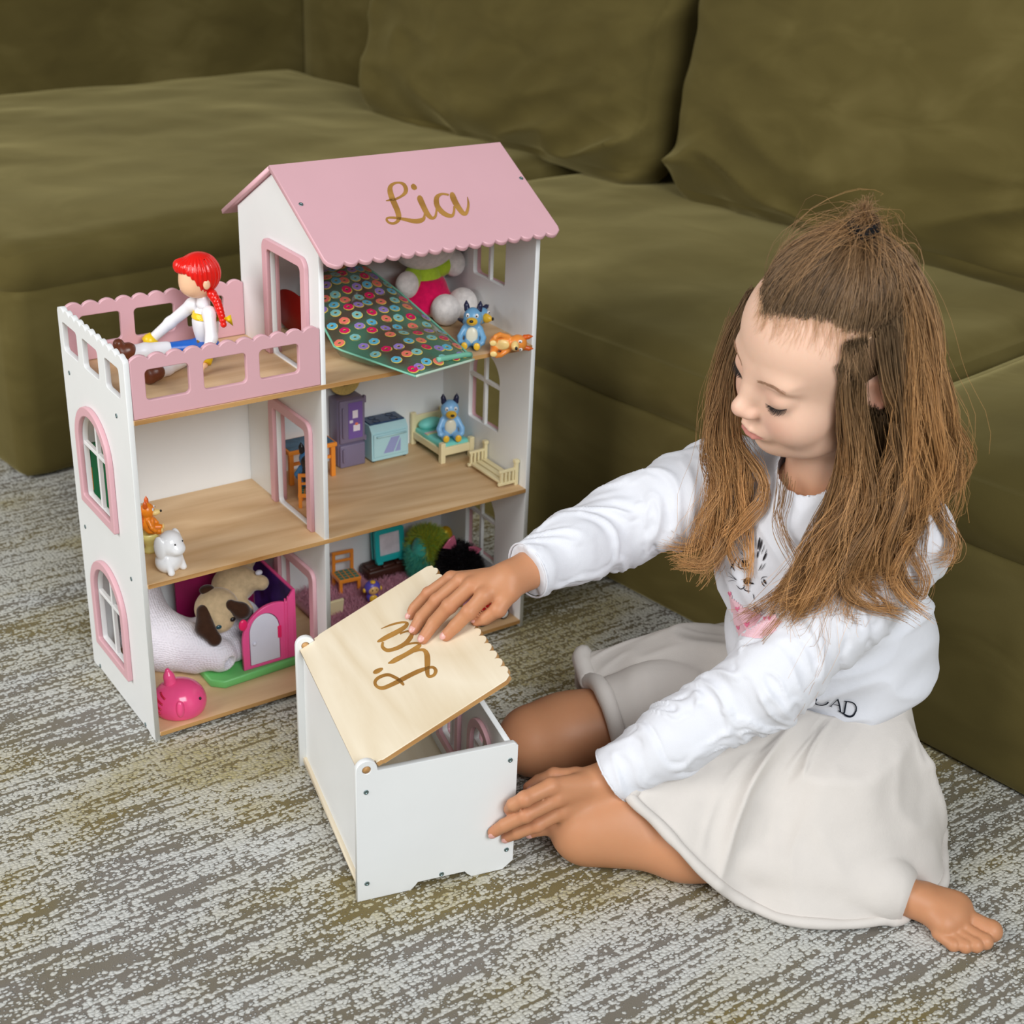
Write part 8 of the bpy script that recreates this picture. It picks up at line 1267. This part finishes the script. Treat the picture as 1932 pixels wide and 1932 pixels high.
# ---------------- ground floor, left room
ps = empty('toy_playset', (0, 0, 0), 0, 'pink folding toy house with white arched door on green base', 'playset'); HP = plastic('hot_pink', (236, 84, 148), .35)
G1 = [(.098, .060), (.112, .047), (.216, .052), (.2245, .060), (.2245, .185), (.098, .185)]
link('base', panel_mesh('base', [G1], .011, MXY(Z1 + .0057), .002), plastic('base_green', (112, 196, 112), .4), ps)
zb = Z1 + .0115
fl_ = [(.1430, zb), (.2150, zb), (.2150, zb + .098)] + [(.1880 + .045 * math.cos(math.radians(a)) * 1.0, zb + .040 + .047 * math.sin(math.radians(a))) for a in range(68, 181, 8)]
dl = arch(.1525, .1950, zb + .004, zb + .050, zb + .076, .001)
fw_ = link('front_wall', panel_mesh('front_wall', [fl_, dl], .005, MXZ(.0585), .0008), HP, ps)
dr = link('door', panel_mesh('door', [arch(.1532, .1942, zb + .0048, zb + .0500, zb + .0752, .001)], .0030, MXZ(.0575), .0006), plastic('door_lilac', (216, 216, 230), .4), ps)
MB().ball((.1590, .0552, zb + .036), (.0028, .0018, .0028)).build('knob', plastic('door_lilac', (216, 216, 230), .4), dr, True)
MB().box((.1942, .0560, zb + .044), (.0050, .0030, .017), bev=.0006).build('latch', plastic('latch_pink', (232, 30, 100)), ps)
MB().tube([(.2030, .0555, zb + .002), (.2030, .0555, zb + .090)], .0010, 8).tube([(.2070, .0555, zb + .002), (.2070, .0555, zb + .092)], .0010, 8).build('moulding', HP, ps)
sw_ = MB().box((.2172, .1180, zb + .049), (.0042, .120, .098), bev=.0008).build('side_wall', HP, ps)
MB().box((.2147, .1180, zb + .050), (.0006, .114, .092)).build('printed_lining', mat('lining_print', (70, 40, 120), .5, var=.5, vscale=45), sw_)
MB().box((.1600, .1800, zb + .049), (.110, .0042, .098), bev=.0008).build('back_wall', plastic('magenta', (150, 24, 84), .4), ps)
MB().ball((.1450, .0570, zb + .067), (.006, .0030, .008)).build('ear_tab', plastic('latch_pink', (232, 30, 100)), ps, True)
def waffle():
    t = NT('waffle_cotton'); v = t.coords((1, 1, 1)); vo = t.node('ShaderNodeTexVoronoi'); vo.inputs['Scale'].default_value = 330; vo.inputs['Randomness'].default_value = .35; t.link(v, vo.inputs['Vector'])
    t.base(lin((228, 224, 232))); t.b.inputs['Roughness'].default_value = .9; t.b.inputs['Sheen Weight'].default_value = .2; t.bump(vo.outputs['Distance'], .8, .0015); return t.m
def blanket(P):
    d = s_chain(P, [(.1190, .0760, .0440), (.0930, .1060, .0500), (.0700, .1420, .0560), (.0600, .1740, .0760), (.0660, .1820, .1060)], [.0215, .0265, .0300, .0265, .0200], .012)
    d = smin(d, s_chain(P, [(.1440, .0860, .0410), (.1180, .1200, .0440), (.0920, .1480, .0480)], [.0170, .0230, .0240], .012), .008)
    d = smin(d, s_chain(P, [(.1150, .1220, .0480), (.1420, .1260, .0520), (.1720, .1270, .0560)], [.0225, .0275, .0272], .012), .010)
    d = smin(d, s_chain(P, [(.0960, .0980, .0360), (.0680, .1380, .0370), (.0520, .1740, .0420)], [.0200, .0270, .0270], .012), .010)
    d = smax(d, -s_cap(P, (.1250, .0600, .0400), (.1180, .0810, .0420), .0085, .0035), .003)
    return smax(smax(d, .0117 + .0112 * np.clip((P[:, 0] - .086) / .010, 0, 1) - P[:, 2], .002), .0075 - P[:, 0], .002)
bko = sdf_obj('blanket', blanket, (.0, .03, .0), (.21, .21, .14), .0020, waffle(), None, 3); tag(bko, 'rolled white waffle blanket beside the pink toy house', 'blanket')
pd = empty('plush_dog', (0, 0, 0), 0, 'beige plush dog with dark brown ears lying on the white blanket', 'plush toy'); BG = plushm('beige', (196, 172, 136)); DB = plushm('dark_brown', (62, 40, 28))
hc = A(.131, .105, .096)
sdfp('head', lambda P: smin(s_ell(P, hc, (.0285, .0265, .0265)), s_ell(P, hc + A(-.004, -.018, -.012), (.016, .014, .012)), .012), hc - .05, hc + .05, .0017, BG, pd)
sdfp('body', lambda P: smax(smin(smin(smin(s_ell(P, (.166, .128, .110), (.030, .024, .026)), s_cap(P, (.178, .122, .120), (.196, .110, .112), .011, .010), .008), s_cap(P, (.160, .112, .100), (.166, .094, .088), .011, .010), .008), s_cap(P, (.185, .145, .120), (.204, .140, .150), .012, .010), .008), P[:, 2] - .2060, .002), (.12, .06, .05), (.225, .19, .20), .0018, BG, pd)
sdfp('ear', lambda P: s_chain(P, [hc + A(-.022, -.010, .006), hc + A(-.027, -.024, -.009), hc + A(-.020, -.036, -.022)], [.009, .011, .009], .006), hc - .06, hc + .05, .0016, DB, pd)
sdfp('ear', lambda P: s_chain(P, [hc + A(.010, -.022, .012), hc + A(.022, -.026, .002), hc + A(.032, -.022, -.006)], [.007, .010, .008], .006), hc - .05, hc + .06, .0016, DB, pd)
sdfp('ear', lambda P: s_ell(P, hc + A(-.008, .010, .024), (.010, .008, .006)), hc - .05, hc + .06, .0016, DB, pd)
MB().ball(tuple(hc + A(-.010, -.0300, -.010)), (.0052, .0020, .0032)).build('eye', plastic('eye_teal', (30, 70, 84), .2), pd, True); MB().ball(tuple(hc + A(.008, -.0310, -.004)), (.0036, .0022, .0030)).build('eye', plastic('black', (20, 18, 20)), pd, True)
MB().ball((.1925, .1080, .1290), (.0050, .0040, .0035)).build('tag', plastic('door_lilac', (216, 216, 230), .4), pd, True)
wh = empty('toy_fish', (.0430, .031, Z1), math.radians(-24), 'glossy pink round fish toy with fins at the front of the ground floor', 'toy fish', scale=1.06); FP = plastic('fish_pink', (244, 84, 140), .15); FD = plastic('fish_stripe', (190, 30, 60), .3)
def fish(P):
    return smax(s_ell(P, (.002, 0, .0150), (.0310, .0275, .0270)), -P[:, 2] + .0005, .003)
sdfp('body', fish, (-.04, -.04, -.004), (.045, .04, .06), .0014, FP, wh)
sdfp('fin', lambda P: s_chain(P, [(-.006, 0, .034), (-.008, 0, .048), (-.009, 0, .056)], [.0085, .0060, .0030], .003), (-.03, -.02, .02), (.02, .02, .07), .0011, FP, wh)
sdfp('fin', lambda P: s_ell(P, (.004, -.0270, .0200), (.0048, .0050, .0110)), (-.02, -.04, .0), (.03, -.01, .04), .0010, FP, wh)
for k in range(4):
    ar = []
    for q in range(9):
        a_ = math.radians(-150 + 26 * q / 8 * 1.0 - 3 * k); z = .0335 - .0062 * k - .004 * q / 8; rr = math.sqrt(max(.05, 1 - ((z - .0150) / .0270) ** 2)); ar.append((.002 + .0312 * rr * math.cos(a_), .0277 * rr * math.sin(a_), z))
    MB().tube(ar, .0012, 8).build('gill_stripe', FD, wh, True)
MB().ball((.0262, -.0150, .0250), (.0016, .0016, .0020)).build('eye', plastic('black', (20, 18, 20)), wh, True)

# ---------------- ground floor, right room
pr = MB().box((.400, .1265, Z1 + .0083), (.235, .152, .016), bev=.006).build('fluffy_mat', plushm('rose', (214, 150, 168)), None, True); tag(pr, 'fluffy rose pink mat covering the ground floor of the right room', 'mat')
pg = bpy.data.meshes.new('g'); gx, gy = np.meshgrid(np.linspace(.286, .514, 60), np.linspace(.054, .199, 50), indexing='ij'); gco = np.stack([gx.ravel(), gy.ravel(), np.full(gx.size, Z1 + .0162)], 1)
n = 9000; i = RNG.integers(0, len(gco), n); p = gco[i] + RNG.normal(size=(n, 3)) * A(.0025, .0025, .0003); d = RNG.normal(size=(n, 3)) * .5 + A(0, 0, 1); d /= np.linalg.norm(d, axis=1, keepdims=True)
P = np.stack([p, p + d * .004, p + d * .0075 + RNG.normal(size=(n, 3)) * .0015], 1); C = np.array(lin((222, 158, 176))[:3]) * RNG.uniform(.75, 1.15, (n, 1, 1)) * np.ones((1, 3, 1)); o = strands(P, .0004, .00015, C, 'pile', pr, HAIRM); o['kind'] = 'stuff'
ZR = Z1 + .0162
toy_chair('toy_chair', 'orange toy chair with green woven seat on the fluffy mat', (.3560, .176, ZR), math.radians(-6), WV, .98)
ch = empty('toy_sofa', (.4360, .1865, ZR), 0, 'dark brown toy bench shaped like a chocolate bar', 'bench'); CB = plastic('chocolate', (66, 34, 24), .4)
MB().box((0, 0, .0085), (.092, .0300, .017), bev=.003).build('base', CB, ch, True)
for i in range(4):
    for j in range(2): MB().box((-.0335 + .0222 * i, -.0068 + .0136 * j, .0182), (.0200, .0118, .0050), bev=.002).build('segment', CB, ch, True)
tv = empty('toy_picture_stand', (.4300, .181, ZR + .0212), 0, 'turquoise framed picture stand on the dark brown bench', 'picture stand', rot=(math.radians(-6), 0, 0)); TQ = plastic('aqua', (38, 186, 186), .35)
link('frame', panel_mesh('frame', [rect(-.0240, .0240, .0025, .0520, .005), rect(-.0165, .0165, .0115, .0450, .002)], .0060, MXZ(0), .001), TQ, tv)
for x in (-.018, .018): MB().box((x, 0, .0022), (.009, .010, .0044), bev=.0012).build('foot', TQ, tv)
MB().box((0, .0140, .0260), (.0430, .0060, .0470), bev=.002).build('back_shell', TQ, tv)
MB().box((0, .0005, .0285), (.0330, .0012, .0335)).build('picture', mat('plain_picture', (226, 216, 222), .5, var=.12, vscale=60), tv)
ow = empty('plush_bird', (.4700, .1465, ZR), 0, 'fluffy yellow and turquoise plush bird beside the black plush', 'plush toy')
ob = sdfp('body', lambda P: smin(s_ell(P, (0, 0, .034), (.0230, .0220, .034)), s_ell(P, (-.003, -.006, .052), (.0200, .0190, .0200)), .01), (-.04, -.04, -.003), (.04, .04, .085), .0020, plushm('teal', (70, 176, 160)), ow)
fur('fluff', ob, 5000, .012, .00035, [(70, 180, 164), (96, 196, 160)], ow, .15, .45, lambda c: c[:, 2] < .05); fur('crest', ob, 5500, .017, .00035, [(190, 200, 60), (150, 196, 90), (206, 206, 70)], ow, .05, .5, lambda c: (c[:, 2] > .042) & (c[:, 0] > -.012))
MB().ball((-.004, -.0250, .0310), (.0080, .0040, .0090)).build('eye', plastic('eye_gold', (170, 150, 60), .1), ow, True); MB().ball((-.004, -.0285, .0305), (.0052, .0022, .0062)).build('pupil', plastic('black', (20, 18, 20)), ow, True)
bc = empty('plush_cat', (.4925, .0915, ZR + .0012), 0, 'fluffy black plush animal with pink glitter ears on the mat', 'plush toy')
cb = sdfp('body', lambda P: smax(smin(s_ell(P, (0, 0, .028), (.0300, .0280, .030)), s_ell(P, (0, .01, .045), (.025, .024, .020)), .01), P[:, 0] - .034, .003), (-.05, -.05, -.003), (.045, .05, .08), .0020, plushm('black', (16, 14, 16)), bc)
fur('fluff', cb, 7000, .009, .00035, [(14, 12, 14), (26, 22, 26)], bc, .1, .5, lambda c: c[:, 0] < .028); fur('muzzle_fluff', cb, 1500, .010, .00035, [(220, 110, 160), (236, 150, 186)], bc, .1, .4, lambda c: (c[:, 1] < -.020) & (c[:, 2] < .026) & (np.abs(c[:, 0] + .006) < .014))
PGL = mat('pink_glitter', (214, 110, 140), .3, .6, var=.35, vscale=900, metal=.2)
for x, y, z, r in ((-.014, .008, .064, 20), (.024, -.004, .050, -40)):
    e_ = link('ear', panel_mesh('ear', [[(-.012, 0), (.012, 0), (.006, .014), (0, .021), (-.006, .014)]], .0030, Matrix.Translation((x, y, z)) @ Matrix.Rotation(math.radians(r), 4, 'Y') @ MXZ(0), .0008), PGL, bc)
MB().ball((.0090, -.0275, .0350), .0026).build('eye', plastic('black_gloss', (10, 10, 12), .05), bc, True)
tg = empty('toy_figure', (.3650, .118, ZR), math.radians(-10), 'tiny purple and yellow toy figure on the fluffy mat', 'toy figure'); PU = plastic('purple', (96, 84, 190)); YE = plastic('warm_yellow', (240, 190, 60))
sdfp('body', lambda P: smin(s_ell(P, (0, 0, .012), (.0085, .0070, .0090)), s_ell(P, (0, 0, .0265), (.0115, .0095, .0105)), .003), (-.02, -.02, -.002), (.02, .02, .045), .0010, PU, tg)
MB().ball((0, -.0050, .0255), (.0082, .0056, .0076)).build('face', plastic('face_tan', (238, 190, 120)), tg, True); MB().ball((0, -.0055, .0115), (.0060, .0032, .0062)).build('bib', YE, tg, True); MB().ball((0, -.003, .0362), (.004, .004, .0025)).build('crest', YE, tg, True)
for x in (-1, 1):
    MB().ball((x * .0050, -.0070, .0035), (.0042, .0055, .0035)).build('foot', plastic('orange', (238, 150, 40)), tg, True); MB().ball((x * .0120, -.001, .0240), (.0022, .0030, .0034)).build('ear', YE, tg, True); MB().ball((x * .0030, -.0104, .0270), (.0008, .0005, .0012)).build('eye', plastic('black', (20, 18, 20)), tg, True)
cd = MB().box((.3060, .116, ZR + .0125), (.0240, .0040, .0250), Matrix.Rotation(math.radians(12), 3, 'X'), .0008).build('toy_block', plastic('cream', (240, 226, 180)), None); tag(cd, 'cream toy block standing on the mat by the middle wall', 'block')
car = empty('toy_car', (.4965, .022, Z1), math.radians(4), 'red toy car with white wheels at the front right of the ground floor', 'toy car'); RD = plastic('car_red', (206, 24, 30), .2)
sdfp('body', lambda P: smin(s_box(P, (0, .002, .0165), (.030, .0100, .0075), .004), s_box(P, (-.003, .002, .0265), (.016, .0088, .0065), .004), .004), (-.04, -.016, .003), (.04, .02, .04), .0013, RD, car)
for x in (-.0185, .0185):
    for y in (-.0095, .0130):
        M = Matrix.Translation((x, y, .0088)) @ Matrix.Rotation(math.radians(90), 4, 'X')
        w = MB().lathe([(.001, -.0028), (.0070, -.0028), (.0085, -.0020), (.0086, .0020), (.0070, .0028), (.001, .0028)], 28, M).build('wheel', plastic('black', (20, 18, 20)), car, True)
        MB().lathe([(.0058, -.0031), (.0060, .0031), (.0030, .0036), (.0010, .0032)], 24, M).build('hub', plastic('hub_white', (230, 236, 240)), w, True)
bl_ = sdf_obj('toy_balloon', lambda P: smin(s_ell(P, (.513, .165, Z1 + .0660), (.0110, .0100, .0140)), s_chain(P, [(.511, .165, Z1 + .053), (.509, .167, Z1 + .035), (.508, .169, Z1 + .0190)], [.003, .002, .003], .004), .004), (.49, .145, 0), (.533, .185, .10), .0014, mat('gold_foil', (236, 190, 40), .18, metal=.5), None, 3); tag(bl_, 'shiny golden yellow balloon ornament behind the black plush', 'ornament')
